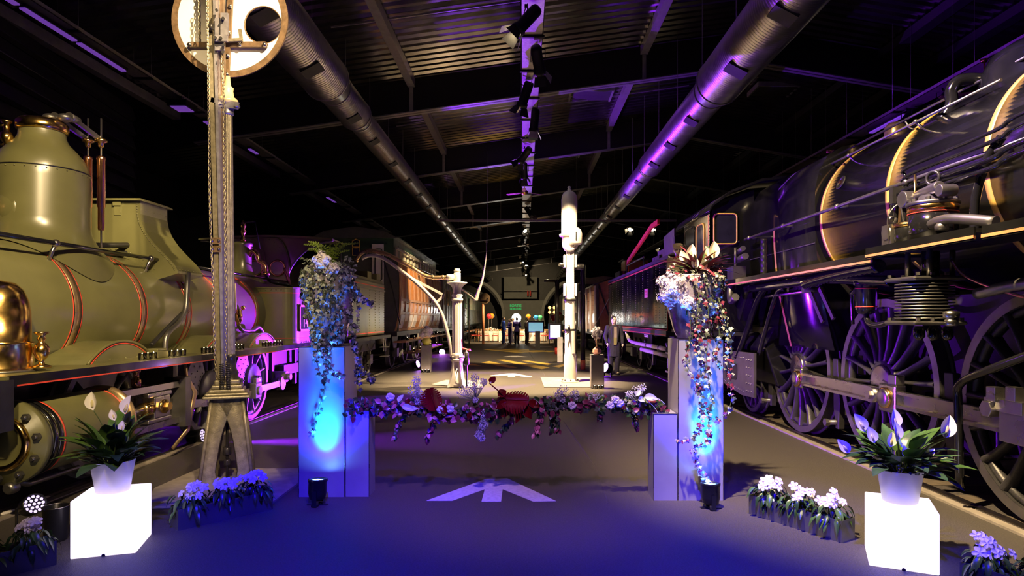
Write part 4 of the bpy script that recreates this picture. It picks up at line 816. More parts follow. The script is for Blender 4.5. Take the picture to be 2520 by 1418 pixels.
# running board with lined edge
def board(y0, y1, x, z):
    o = MB().bx(x, 3.95, y0, y1, z-.03, z).build('running_board', 'loco_black_matt', lb)
    MB().bx(x-.012, x+.002, y0, y1, z-.085, z+.012).build('valance', 'loco_black', o); MB().bx(x-.018, x-.010, y0, y1, z-.072, z-.050).build('lining', 'line_orange', o); return o
board(5.88, 10.25, 3.32, 2.27); board(4.45, 5.86, 3.24, 2.31); board(1.2, 4.43, 3.28, 2.31)
# driving wheels
WC = (9.05, 6.92, 4.79, 2.66)
spk = make_spoke(.24, .84, .042, .062, .15, .13)
for i, y in enumerate(WC):
    w_ = wheel(lb, (4.02, y, .952), .93, 18, -1, 'wheel_black', 'wheel_black', .25, .085, .15, phase=.1*i, spoke=spk)
    MB().lathe([(0, .05), (.17, .05), (.2, .04), (.2, .0)], (4.02, y, .952), (-1, 0, 0), 32).build('hub_face', 'steel', w_)
    MB().lathe([(.845, .004), (.93, .004), (.93, .001)], (4.02, y, .952), (-1, 0, 0), 64, sm=False, cap=False).build('tyre_face', 'steel_dull', w_)
    MB().prism([(y-.06, 1.0), (y-.42, .90), (y-.44, .74), (y-.30, .70), (y+.06, .86)], 'YZ', 3.96, 4.05).build('crank', 'steel', w_, bevel=.02)
    wheel(lb, (5.40, y, .952), .93, 14, 1, 'wheel_black', 'wheel_black', .24, .085, .14, spoke=spk)
    MB().cyl((5.3, y, .952), (4.1, y, .952), .11).build('axle', 'frame_dark', lb)
PZ = .822
for i in range(3):
    ya, yb = WC[i]-.32, WC[i+1]-.32
    y0, y1 = ya, yb+.27
    if i: y0 = ya
    o = MB().bx(3.93, 3.95, y1, y0, PZ-.085, PZ+.085).build('coupling_rod', 'steel', lb)
    [MB().bx(3.865, 3.95, y1, y0, PZ+q_, PZ+q_+.03).build('rod_flange', 'steel', o) for q_ in (.055, -.085)]
    for y in ([ya] if i == 0 else []): MB().bx(3.86, 3.97, y-.10, y+.13, PZ-.13, PZ+.15).build('rod_end', 'steel', o, bevel=.02)
    MB().bx(3.85, 3.97, yb-.17, yb+.14, PZ-.15, PZ+.15).build('rod_end', 'steel', o, bevel=.02)
    MB().bx(3.86, 3.96, yb-.02, yb-.16, PZ+.15, PZ+.25).build('oil_box', 'steel_dull', o, bevel=.01)
    MB().cyl((3.83, yb+.27, PZ), (3.97, yb+.27, PZ), .085, n=24).cyl((3.80, yb+.27, PZ), (3.83, yb+.27, PZ), .05, n=6, sm=False).build('knuckle_pin', 'steel', o)
    for y in ((ya, yb) if i == 0 else (yb,)): MB().lathe([(.10, 0), (.10, .06), (.09, .075), (.05, .08), (0, .08)], (3.88, y, PZ), (-1, 0, 0), 24).build('crank_pin', 'steel', o); MB().lathe([(.10, .03), (.112, .03), (.112, -.01), (.10, -.01)], (3.85, y, PZ), (-1, 0, 0), 24, cap=False).build('bearing_ring', 'brass', o)
# valve gear near the third wheel
MB().bx(3.74, 3.84, 4.66, 5.05, .93, 1.03).bx(3.72, 3.80, 4.7, 4.8, 1.03, 1.14).bx(3.72, 3.80, 4.9, 5.0, 1.0, 1.12).cyl((3.70, 4.98, .94), (3.84, 4.98, .94), .07, n=6, sm=False).bx(3.75, 3.80, 4.2, 4.9, .70, .95).build('return_crank', 'steel', lb, bevel=.006)
# brake gear
for y in (10.12, 7.98, 5.85):
    MB().prism([(y-.03, 1.15), (y+.09, 1.15), (y+.07, .5), (y+.02, .25), (y-.06, .25), (y-.08, .6)], 'YZ', 4.02, 4.10).build('brake_block', 'frame_dark', lb, bevel=.01)
    MB().cyl((3.92, y+.02, .33), (4.2, y+.02, .33), .035).cyl((3.92, y+.02, .33), (3.88, y+.02, .33), .05, n=6, sm=False).build('brake_pin', 'steel_dull', lb)
# frames, ash pan, pipes under the board
MB().prism([(.8, .95), (11, .95), (11, 1.7), (10, 1.9), (.8, 1.9)], 'YZ', 4.34, 4.38).build('frame_plate', 'frame_dark', lb); MB().prism([(.8, .95), (11, .95), (11, 1.7), (10, 1.9), (.8, 1.9)], 'YZ', 5.10, 5.14).build('frame_plate', 'frame_dark', lb)
MB().prism([(3.95, 1.55), (3.80, 1.2), (4.0, .6), (5.4, .6), (5.6, 1.2), (5.5, 1.55)], 'XZ', 9.75, 11.4).build('ash_pan', 'loco_black', lb, bevel=.02)
MB().prism([(9.8, 2.2), (10.05, 2.2), (11.2, .95), (10.9, .95)], 'YZ', 3.55, 3.75).build('damper_duct', 'loco_black', lb, bevel=.04)
MB().tube(bez([(3.6, 9.2, 2.14), (3.62, 9.6, 1.95), (3.65, 10.2, 1.4), (3.65, 10.6, 1.0)], 14), .05, 10).tube(bez([(3.7, 8.8, 2.1), (3.7, 9.1, 2.0), (3.72, 9.6, 1.4), (3.72, 9.8, 1.1)], 14), .035, 8).build('feed_pipe', 'loco_black', lb)
MB().tube([(3.45+.02*math.sin(k*.0), 6.0+.045*k, 2.17-.00006*k*k) for k in range(0, 36)], [.075 if k % 2 else .06 for k in range(36)], 12).build('ribbed_hose', 'loco_black', lb)
MB().tube(bez([(3.5, 5.9, 2.02), (3.5, 6.3, 2.05), (3.5, 7.2, 2.12), (3.55, 8.6, 2.13), (3.6, 9.9, 2.13)], 30), .055, 10).build('train_pipe', 'loco_black', lb)
rr = MB().cyl((3.68, 7.98, 2.02), (3.72, 11.0, 1.98), .022, n=8).build('reversing_rod', 'steel', lb)
MB().bar((3.69, 8.02, 2.05), (3.74, 7.75, 1.62), .03, .05).bar((3.76, 7.88, 2.05), (3.80, 7.6, 1.66), .03, .05).cyl((3.6, 8.0, 2.03), (3.86, 8.0, 2.03), .04).build('reversing_lever', 'steel_dull', rr)
MB().tube(bez([(3.9, 3.6, 1.95), (3.8, 4.4, 1.5), (3.75, 5.0, 1.25), (3.76, 5.35, 1.1), (3.78, 5.4, .9), (3.78, 5.38, .2)], 24), .035, 8).build('sand_pipe', 'loco_black', lb)
MB().tube(bez([(3.55, 5.15, 2.15), (3.56, 5.0, 2.0), (3.6, 4.6, 1.85), (3.62, 4.4, 1.8)], 16), .012, 6).build('oil_pipe', 'copper', lb)
MB().tube(bez([(3.62, 4.95, 1.86), (3.6, 4.6, 1.9), (3.6, 4.3, 1.92), (3.62, 3.9, 1.9)], 16), .045, 10).build('exhaust_pipe', 'steel_dull', lb)
MB().tube(bez([(3.66, 6.6, 2.15), (3.64, 6.85, 1.95), (3.7, 7.0, 1.94), (3.74, 7.05, 1.6)], 16), .02, 8).build('drain_pipe', 'loco_black', lb)
# air pump
pc_ = Vector((3.52, 5.34, 0))
pu = MB().lathe([(.185, 2.30), (.185, 2.60)], pc_, n=36).build('air_pump', 'loco_black', lb)
MB().lathe([(.187, 2.585), (.192, 2.59), (.192, 2.625), (.187, 2.63)], pc_, n=36).build('brass_band', 'brass', pu)
MB().lathe([(.187, 2.56), (.190, 2.56), (.190, 2.567), (.187, 2.567)], pc_, n=36, cap=False).build('lining', 'line_red', pu)
MB().lathe([(.19, 2.63), (.20, 2.635), (.20, 2.66), (.12, 2.67), (.10, 2.72), (0, 2.72)], pc_, n=36).build('top_cover', 'steel_dull', pu)
for k in range(8):
    a = 2*PI*k/8; MB().cyl(pc_+Vector((math.cos(a)*.165, math.sin(a)*.165, 2.655)), pc_+Vector((math.cos(a)*.165, math.sin(a)*.165, 2.69)), .02, n=6, sm=False).build('cover_nut', 'steel_dull', pu)
MB().bx(3.47, 3.57, 5.28, 5.40, 2.70, 2.80).cyl((3.45, 5.15, 2.76), (3.55, 5.65, 2.76), .045).cyl((3.42, 5.62, 2.74), (3.58, 5.62, 2.74), .075).cyl((3.42, 5.12, 2.72), (3.56, 5.12, 2.72), .05).build('valve_chest', 'steel_dull', pu, bevel=.008)
MB().ring((3.52, 5.34, 2.87), (1, .4, 0), .055, .014, 20, 8).cyl((3.52, 5.34, 2.79), (3.52, 5.34, 2.82), .02).build('lifting_eye', 'loco_black_matt', pu)
MB().lathe([(.014, 2.72), (.02, 2.78), (.012, 2.80), (.012, 2.95)], (3.5, 5.55, 0), n=8).build('grease_nipple', 'brass', pu)
MB().lathe([(.05, 2.32), (.05, 2.36), (.035, 2.38)], (3.4, 5.05, .06), (0, 0, 1), 8).tube(bez([(3.42, 5.2, 2.45), (3.40, 5.08, 2.46), (3.42, 4.9, 2.45), (3.5, 4.6, 2.38)], 14), [.055, .055]+[.05, .04]+[.04-.0018*k for k in range(12)][:11] if False else .042, 10).build('air_hose', 'steel_dull', pu)
p2_ = Vector((3.55, 5.72, 0))
MB().lathe([(.12, 2.30), (.12, 2.52), (.09, 2.55), (0, 2.56)], p2_, n=24).build('small_cylinder', 'loco_black', pu)
MB().lathe([(.122, 2.50), (.126, 2.50), (.126, 2.54), (.122, 2.54)], p2_, n=24, cap=False).build('brass_band', 'brass', pu)
MB().bx(3.45, 3.58, 5.82, 5.98, 2.30, 2.55).cyl((3.44, 5.9, 2.48), (3.60, 5.9, 2.48), .07).sph((3.47, 5.86, 2.60), .03, 8, 6).sph((3.55, 5.94, 2.60), .03, 8, 6).tube(bez([(3.44, 5.85, 2.4), (3.42, 5.82, 2.62), (3.5, 5.78, 2.72), (3.55, 5.78, 2.5)], 14), .008, 5).build('lubricator', 'steel_dull', pu)
for dx, dy in ((-.12, .12), (.1, .14), (-.1, -.14), (.12, -.1)): MB().cyl((3.50+dx, 5.34+dy, 2.02), (3.50+dx, 5.34+dy, 2.24), .022).build('tie_rod', 'steel_dull', pu)
MB().cyl((3.50, 5.34, 2.02), (3.50, 5.34, 2.24), .07).build('piston_gland', 'loco_black', pu)
lo = Vector((3.46, 5.36, 0))
MB().lathe([(.17, 1.62), (.17, 2.02)], lo, n=32).build('lower_cylinder', 'loco_black_matt', pu)
for k in range(12): MB().lathe([(.17, -.006), (.222, -.005), (.222, .005), (.17, .006)], lo+Vector((0, 0, 1.665+k*.0265)), n=36).build('cooling_fin', 'steel_dull', pu)
for z in (1.625, 2.0): MB().bx(lo.x-.225, lo.x+.225, lo.y-.22, lo.y+.22, z-.018, z+.018).build('end_flange', 'steel_dull', pu, bevel=.03)
for z in (1.65, 2.03):
    s = MB()
    for k in range(4):
        for d in (-.2, .2): s.cyl(lo+Vector((-.18+.12*k, d, z-.005)), lo+Vector((-.18+.12*k, d, z+.02)), .018, n=6, sm=False)
    s.build('flange_nuts', 'steel_dull', pu)['kind'] = 'stuff'
for k in range(3): MB().lathe([(.03, 0), (.045, -.03), (.045, -.09), (.02, -.12)], lo+Vector((-.12+.12*k, -.12, 1.6)), n=10).build('drain_valve', 'loco_black', pu)
MB().lathe([(.03, 0), (.05, .01), (.05, .05), (.035, .06), (.06, .08), (.06, .12), (0, .13)], (3.50, 5.08, 1.60), n=12).build('grease_cup', 'steel', pu)
# dust filter can under the board
fc = Vector((3.56, 6.45, 0))
o = MB().lathe([(.02, 1.70), (.08, 1.72), (.10, 1.76), (.10, 2.0), (.12, 2.01), (.12, 2.05), (.06, 2.08), (0, 2.09)], fc, n=24).build('air_filter', 'loco_black', lb)
for z in (1.78, 1.97): MB().lathe([(.10, z), (.103, z), (.103, z+.008), (.10, z+.008)], fc, n=24, cap=False).build('lining', 'line_red', o)
MB().tube(bez([(3.56, 6.45, 1.72), (3.56, 6.4, 1.62), (3.56, 6.2, 1.60), (3.56, 5.9, 1.66)], 12), .03, 8).build('filter_pipe', 'loco_black', o)
# front cylinders (before the frame edge)
MB().cyl((3.75, .9, .95), (3.75, 2.0, .95), .42, n=36).build('cylinder', 'loco_black', lb)
# cab
CA, CB, CS = 10.3, 12.0, 3.1
cbm = MB().prism([(CA, 1.45), (CB, 1.45), (CB, 2.55), (CB-.05, 3.50), (CA, 3.50)], 'YZ', CS, CS+.03).build('cab_side', 'loco_black', lb)
MB().prism([(CS, 1.45), (CS, 3.50), (KX-.9, 3.80), (KX-.93, 1.45)], 'XZ', CA, CA+.03).build('cab_front', 'loco_black', lb)
arch = [(KX-1.66, 3.46), (KX-1.60, 3.56), (KX-1.3, 3.78), (KX-.8, 3.97), (KX, 4.06), (KX+.8, 3.97), (KX+1.3, 3.78), (KX+1.66, 3.46)]
MB().prism(arch+[(x, z-.04) for x, z in arch[::-1]], 'XZ', CA-.08, CB+.5, True).build('cab_roof', 'loco_black', lb)
def window(par, pts, m='band_yellow', r=.014, off=(0,0,0)):
    v = [Vector(p)+Vector(off) for p in pts]; o = MB().tube(v, r, 6, True).build('window_frame', m, par); MB().add(v, [tuple(range(len(v)))]).build('window_pane', 'glass_dark', par); return o
def rrect(a0, a1, b0, b1, r, f):
    pts = []
    for ca, cb, t in ((a1-r, b1-r, 0), (a0+r, b1-r, 90), (a0+r, b0+r, 180), (a1-r, b0+r, 270)):
        for k in range(4):
            q = math.radians(t+k*30); pts.append(f(ca+r*math.cos(q), cb+r*math.sin(q)))
    return pts
window(cbm, rrect(10.62, 11.08, 2.62, 3.30, .10, lambda a, b: (CS-.012, a, b))); window(cbm, rrect(11.2, 11.85, 2.75, 3.34, .12, lambda a, b: (CS-.012, a, b)), 'loco_black')
window(cbm, rrect(CS+.06, CS+.44, 2.90, 3.40, .06, lambda a, b: (a, CA-.012, b)))
s = MB()
for k in range(30): s.sph((CS-.004, CA+.05, 1.55+k*.065), .012, 5, 3)
for k in range(26): s.sph((CS-.004, CA+.1+k*.065, 3.44), .008, 5, 3)
s.build('rivets', 'steel', cbm)['kind'] = 'stuff'
MB().bx(CS-.006, CS, CA+.09, CA+.105, 1.6, 3.4).bx(CS-.006, CS, CB-.16, CB-.145, 1.6, 2.5).build('lining', 'line_orange', cbm)
MB().bx(KX-1.6, KX+1.6, CA, CB+1.1, 1.38, 1.44).build('cab_floor', 'frame_dark', lb)
MB().cyl((CS-.02, CB+.1, 1.5), (CS-.02, CB+.1, 2.6), .018).build('grab_rail', 'steel', lb)
# injectors and steam cocks below the cab
MB().bx(3.35, 3.55, 9.9, 10.2, 2.27, 2.5).cyl((3.4, 9.95, 2.5), (3.4, 9.95, 2.8), .02).cyl((3.5, 10.1, 2.62), (3.4, 9.5, 2.62), .05).cyl((3.5, 10.1, 2.75), (3.4, 9.6, 2.75), .04).build('injector', 'steel_dull', lb)
MB().tube([(3.62, 9.35, 2.3+.03*k) for k in range(20)], [.045 if k % 3 else .055 for k in range(20)], 10).build('lagged_pipe', 'loco_black_matt', lb)
MB().tube(bez([(3.3, 9.65, 2.0), (3.32, 9.9, 1.95), (3.36, 10.05, 2.1), (3.4, 10.1, 2.25)], 12), .06, 10).build('feed_elbow', 'steel_dull', lb)
# trailing truck
tf = MB().prism([(9.75, 1.12), (9.75, .42), (10.3, .40), (11.6, .55), (11.6, .95), (11.2, 1.1)], 'YZ', 3.62, 3.66).build('truck_frame', 'steel_dull', lb)
s = MB()
for a in range(5):
    for b in range(3): bolts(s, [(3.62, 9.85+b*.10, .5+a*.125)], .02, (-1, 0, 0), .02)
for k in range(16): bolts(s, [(3.62, 10.2+k*.08, .47+.008*k), (3.62, 10.2+k*.06, 1.02)], .013, (-1, 0, 0), .015)
s.build('bolt_heads', 'steel', tf)['kind'] = 'stuff'
MB().prism(rrect(10.5, 11.1, .62, .9, .08, lambda a, b: (a, b)), 'YZ', 3.612, 3.622).build('truck_opening', 'line_black', tf)
wheel(lb, (4.02, 10.95, .53), .51, 11, -1, 'wheel_black', 'wheel_black', .15, .07, .14)
# ================================================================ TENDER of the black engine
tk = thing('locomotive_tender', (KX, 18, 0), 'tall glossy black rivetted tender behind the black engine', 'tender')
TX, T0, T1 = 3.1, 13.25, 22.6
MB().bx(TX, 2*KX-TX, T0, T1, 1.40, 2.98).build('tank', 'tender_black', tk, bevel=.06)
MB().bx(TX-.01, 2*KX-TX+.01, T0, T1, 2.96, 3.03).build('coping', 'loco_black_matt', tk)
MB().bx(TX-.012, TX-.002, T0+.05, T1, 2.90, 2.925).bx(TX-.012, TX-.002, T0+.05, T1, 1.40, 1.425).bx(TX-.012, TX-.002, T0+.04, T0+.065, 1.42, 2.9).build('lining', 'line_red', tk)
s = MB()
for y in (13.5, 14.1, 14.5, 15.4, 16.1, 17.1, 18.0, 18.4, 19.3, 20.2, 20.6, 21.5, 22.4):
    for k in range(24): s.sph((TX-.001, y, 1.5+k*.06), .013, 5, 3)
s.build('rivets', 'steel', tk)['kind'] = 'stuff'
q = AX(1590, 722, TX-.012); MB().bx(TX-.015, TX-.002, q.y-.2, q.y+.2, q.z-.11, q.z+.11).build('builders_plate', 'plate_pink_lit', tk); MB().bx(TX-.018, TX-.015, q.y-.1, q.y+.1, q.z+.02, q.z+.06).bx(TX-.018, TX-.015, q.y-.1, q.y+.1, q.z-.05, q.z-.02).build('plate_text', 'line_red', tk)
q = AX(1590, 823, TX-.012)
for k in range(4): MB().bx(TX-.014, TX-.002, q.y-.25, q.y+.25, q.z-.07+k*.04, q.z-.048+k*.04).build('white_marking', 'plate_white', tk)
MB().prism([(TX+.15, 3.0), (TX+.15, 3.42), (TX+.7, 3.62), (2*KX-TX-.7, 3.62), (2*KX-TX-.15, 3.42), (2*KX-TX-.15, 3.0)], 'XZ', 13.3, 13.4).build('bulkhead', 'loco_black_matt', tk)
MB().bx(TX+.15, TX+1.6, 13.4, 15.0, 3.0, 3.28).prism([(13.4, 3.0), (14.4, 3.0), (14.4, 3.55), (13.4, 3.62)], 'YZ', TX+.16, TX+.2).build('coal_bunker', 'steel_dull', tk)
MB().bx(TX+.1, TX+.5, 14.6, 15.4, 3.03, 3.16).cyl((TX+.3, 14.9, 3.16), (TX+.3, 14.9, 3.2), .12).build('filler_box', 'steel', tk)
MB().tube(bez([(TX+.05, 16.2, 3.03), (TX+.05, 16.2, 3.24), (TX+.05, 16.4, 3.27), (TX+.05, 18.6, 3.27), (TX+.05, 18.8, 3.24), (TX+.05, 18.8, 3.03)], 30), .025, 8).build('top_rail', 'loco_black', tk)
MB().bar((TX+.3, 20.2, 3.0), (TX+.3, 20.2, 3.5), .06, .06, (0, 1, 0)).bar((TX+.3, 20.2, 3.5), (TX+.3, 16.4, 4.1), .06, .12).bar((TX+.3, 16.4, 4.1), (TX+.3, 15.6, 4.1), .06, .12).build('fire_iron_rack', 'line_red', tk)
MB().bx(TX+.1, TX+.6, 20.6, 21.6, 3.03, 3.25).build('tool_locker', 'loco_black', tk)
MB().bx(TX-.05, 2*KX-TX+.05, T0, T1+.1, 1.28, 1.40).build('footplate', 'loco_black_matt', tk); MB().bx(TX-.06, TX-.05, T0, T1, 1.30, 1.32).build('lining', 'line_red', tk)
for y in (14.3, 16.0, 19.8, 21.5):
    wheel(tk, (4.02, y, .53), .51, 10, -1, 'wheel_black', 'wheel_black', .14, .07, .13); MB().bx(3.75, 3.9, y-.18, y+.18, .38, .68).build('axle_box', 'steel_dull', tk)
    MB().tube(bez([(3.82, y-.5, 1.0), (3.82, y, .80), (3.82, y+.5, 1.0)], 10), .05, 6).build('leaf_spring', 'steel_dull', tk)
MB().prism([(13.6, .55), (16.6, .55), (16.8, 1.28), (13.5, 1.28)], 'YZ', 3.95, 3.99).build('bogie_frame', 'frame_dark', tk); MB().prism([(19.2, .55), (22.2, .55), (22.4, 1.28), (19.0, 1.28)], 'YZ', 3.95, 3.99).build('bogie_frame', 'frame_dark', tk)
MB().tube(bez([(TX, 18.6, 1.25), (TX-.02, 18.0, 1.05), (TX, 17.0, 1.0), (TX+.02, 15.4, 1.0), (TX+.02, 13.4, 1.0)], 24), .05, 10).tube([(TX+.06, 16.6, .85), (TX+.06, 13.4, .85)], .05, 10).build('steam_pipe', 'plate_white', tk)
for y in (14.2, 15.6): MB().lathe([(.055, -.06), (.06, -.06), (.06, .06), (.055, .06)], (TX+.02, y, 1.0), (0, 1, 0), 12).build('pipe_joint', 'steel_dull', tk)
MB().lathe([(0, -.02), (.2, -.02), (.22, 0), (.22, .06), (0, .06)], (TX+.2, 15.6, .72), (-1, .2, 0), 20).build('brake_reservoir', 'steel_dull', tk)
MB().tube(bez([(3.3, 13.45, 1.3), (3.25, 13.38, .9), (3.3, 13.38, .55)], 8), .03, 6).bx(3.1, 3.6, 13.26, 13.54, .50, .54).bx(3.1, 3.6, 13.26, 13.54, .9, .94).build('footstep', 'steel_dull', tk)

# ================================================================ DISC SIGNAL POST
SY = 6.3
sg = thing('disc_signal', (-2.99, SY, .02), 'tall antique railway disc signal post on splayed iron legs with chains', 'signal')
def S(x, y, Y=SY): return P(x, y, Y)
B0 = Vector((-2.99, SY, 0))
for k in range(4):
    a = math.radians(22)+k*PI/2+PI/4; d = Vector((math.cos(a), math.sin(a), 0)); 
    top = B0+d*.19+Vector((0, 0, .90)); bot = B0+d*.34+Vector((0, 0, .02)); leg = MB()
    for sgn in (1, -1):
        t = Vector((math.cos(a+sgn*3*PI/4), math.sin(a+sgn*3*PI/4), 0))
        rows = []
        for i in range(13):
            q = i/12; c = top.lerp(bot, q); wd = .115+.14*(1-q)**4+.05*max(0, q-.85)/.15
            rows.append([c, c+t*wd*.5, c+t*wd, c+t*wd-d*.018, c-d*.018])
        leg.grid(rows, True)
    leg.tube([top, top.lerp(bot, .5), bot], .018, 8).lathe([(.075, 0), (.07, .02), (.03, .04)], bot-Vector((0,0,.0))-d*.02, n=12)
    leg.build('leg', 'signal_paint', sg)
tb = MB(T(*B0) @ RZ(math.radians(22)))
for z0, z1, r in ((.87, .90, .215), (.90, .925, .195), (.925, .96, .165), (.96, 1.0, .14), (1.0, 1.05, .115)): tb.bx(-r, r, -r, r, z0, z1)
tb.build('table_casting', 'signal_paint', sg, bevel=.012)
cb, ct = S(567, 935, SY+.02), S(561, 285, SY+.02)
fl_ = MB(); rows = []
for i in range(9):
    c = cb.lerp(ct, i/8); r = .046-.006*i/8
    rows.append([c+Vector((math.cos(2*PI*k/48)*r*(1+.10*math.cos(12*2*PI*k/48)), math.sin(2*PI*k/48)*r*(1+.10*math.cos(12*2*PI*k/48)), 0)) for k in range(48)])
fl_.grid(rows, True, True).build('fluted_column', 'signal_paint', sg)
MB().lathe([(.10, 0), (.10, .03), (.07, .06), (.08, .09), (.055, .14), (.05, .24), (.06, .26), (.05, .28)], cb+Vector((0, 0, -.02)), n=20).build('column_foot', 'signal_dark', sg)
cp = MB().lathe([(.04, 0), (.055, .01), (.06, .03), (.045, .045), (.06, .06), (.058, .085), (.03, .09)], ct, n=20).build('column_cap', 'signal_steel', sg)
MB().lathe([(.03, .10), (.10, .13), (.095, .16), (.06, .19), (.05, .25), (.055, .28), (.03, .30), (.02, .40)], ct, n=24).build('insulator_bell', 'porcelain', sg)
MB().bar(ct+Vector((-.10, -.03, .12)), ct+Vector((.13, -.06, .08)), .03, .07).bar(ct+Vector((-.14, -.05, .14)), ct+Vector((.0, -.05, .11)), .04, .05).cyl(ct+Vector((.12, -.09, .08)), ct+Vector((.12, -.03, .08)), .02).build('pulley_fork', 'signal_steel', sg)
def strip(name, m, xb, xt, w_, d, Yo):
    rows = [S(xb, 958, SY+Yo), S(xb+(xt-xb)*.3, 600, SY+Yo), S(xb+(xt-xb)*.68, 300, SY+Yo), S(xt, 0, SY+Yo), S(xt-3, -330, SY+Yo)]
    s = MB()
    s.grid([[p+Vector((-w_/2, -d/2, 0)), p+Vector((w_/2, -d/2, 0)), p+Vector((w_/2, d/2, 0)), p+Vector((-w_/2, d/2, 0))] for p in rows], False, True); return s.build(name, m, sg)
strip('guide_rail', 'signal_paint', 541, 519, .045, .06, -.02); strip('guide_rail', 'signal_steel', 553, 532, .030, .075, -.04); strip('guide_rail', 'signal_brown', 560, 547, .035, .04, -.0)
for y in (590, 610):
    p = S(528+(y-590)*.02, y, SY-.07); MB().bx(p.x-.03, p.x+.07, p.y-.01, p.y+.05, p.z-.045, p.z+.02).build('rail_clamp', 'signal_brown', sg); [MB().sph(p+Vector((q_, -.015, -.01)), .016, 8, 6).build('clamp_bolt', 'steel', sg) for q_ in (-.015, .05)]
# disc
DC = S(566, 48, 6.5); RD = .607; HC = DC+Vector(((648-566)*6.5/F, 0, -(62-48)*6.5/F)); RH = .195
def hole_plate(R, r, c, h, y0, y1, n=72):
    s = MB(); A = []; Bq = []
    for k in range(n):
        a = 2*PI*k/n; d = Vector((math.cos(a), 0, math.sin(a))); e = h-c; b = e.dot(d); t = -b+math.sqrt(b*b-(e.length_squared-R*R)); A.append(h+d*r); Bq.append(h+d*t)
    f = lambda L, y: [Vector((p.x, y, p.z)) for p in L]
    s.grid([f(A, y0), f(Bq, y0), f(Bq, y1), f(A, y1), f(A, y0)], False, True); return s
disc = hole_plate(.548, RH, DC, HC, DC.y-.006, DC.y+.006).build('disc', 'signal_white', sg)
MB().plate_ring(DC, (0, 1, 0), .543, RD, .02, 80).build('disc_rim', 'signal_brown', sg)
MB().ring(HC, (0, 1, 0), RH, .008, 48, 6).build('hole_edge', 'signal_brown', disc)
bar_ = MB().prism([(p.x, p.z) for p in (S(466,105,6.46), S(655,104,6.46), S(660,110,6.46), S(655,117,6.46), S(466,117,6.46), S(461,111,6.46))], 'XZ', 6.44, 6.47).build('cross_bar', 'signal_brown', sg)
for x in (467, 590, 651): MB().sph(S(x, 110, 6.435), .024, 10, 8).build('dome_rivet', 'steel', bar_)
st_ = MB().bar(S(557, 205, 6.46), S(570, -60, 6.46), .05, .03, (0, 1, 0)).build('disc_strap', 'signal_brown', sg)
for y in (183, 137, 80, 15): MB().sph(S(557+(205-y)*.05, y, 6.43), .020, 10, 8).build('dome_rivet', 'steel', st_)
MB().bar(S(555, 100, 6.40), S(597, 98, 6.40), .03, .03).bar(S(594, 98, 6.40), S(590, 72, 6.40), .03, .02, (0, 1, 0)).build('lamp_hook', 'signal_paint', sg)
MB().obx(S(541, 85, 6.2), (.09, .02, .32)).obx(S(553, 60, 6.18), (.07, .03, .22)).obx(S(545, 95, 6.16), (.12, .03, .06)).build('slide_plate', 'signal_steel', sg)
for x, y in ((533, 25), (549, 45), (530, 92), (543, 93), (551, 110), (548, 128)): MB().cyl(S(x, y, 6.17), S(x, y, 6.12), .016, n=6, sm=False).build('slide_bolt', 'steel', sg)
MB().cyl(S(516, 66, 6.2), S(525, 66, 6.2), .03).build('pulley', 'signal_dark', sg)
# chains: every link a part
lk = MB(); lk.tube([(math.sin(t)*.010+0, 0, math.cos(t)*.024) for t in [2*PI*k/14 for k in range(14)]], .0042, 6, True); lme = lk.mesh('chain_link'); lme.materials.append(MT['chain_metal'])
def chain(path, step=.036):
    pts = bez(path, 80); L = 0; out = [pts[0]]; acc = 0
    for a, b in zip(pts[:-1], pts[1:]):
        d = (b-a).length; t = 0
        while acc+d-t >= step:
            t += step-acc; acc = 0; out.append(a.lerp(b, t/d))
        acc += d-t
    for i, (a, b) in enumerate(zip(out[:-1], out[1:])):
        M = (b-a).to_track_quat('Z', 'X').to_matrix().to_4x4() @ RZ((.35 if i % 2 else .35+PI/2)); inst('chain_link', lme, sg, (a+b)/2, M.to_euler())
chain([S(510, -30, 6.18), S(512, 130, 6.18), S(514, 300, 6.18), S(517, 520, 6.18), S(524, 700, 6.18), S(529, 880, 6.18), S(537, 950, 6.2)])
chain([S(546, 130, 6.15), S(551, 260, 6.15), S(553, 450, 6.15), S(555, 700, 6.15), S(556, 950, 6.18)])
chain([S(489, -20, 6.42), S(490, 40, 6.42), S(491, 100, 6.43)])
for x in (546, 562):
    p0_, p1_ = S(x, 958, 6.14), S(x-1, 895, 6.14); MB().tube([p0_.lerp(p1_, k/96)+Vector((math.cos(k*PI/4)*.02, math.sin(k*PI/4)*.02, 0)) for k in range(97)], .005, 5).build('coil_spring', 'signal_dark', sg)
ro = MB().cyl(S(559, 980, SY), S(559, 1178, SY), .014).build('pull_rod', 'signal_dark', sg)
MB().lathe([(.03, 0), (.04, .01), (.04, .07), (.03, .08)], S(559, 1120, SY), n=10).build('rod_coupling', 'signal_dark', ro); MB().lathe([(.03, 0), (.035, .01), (.035, .05), (.03, .06)], S(559, 1145, SY), n=10).build('rod_coupling', 'signal_dark', ro)
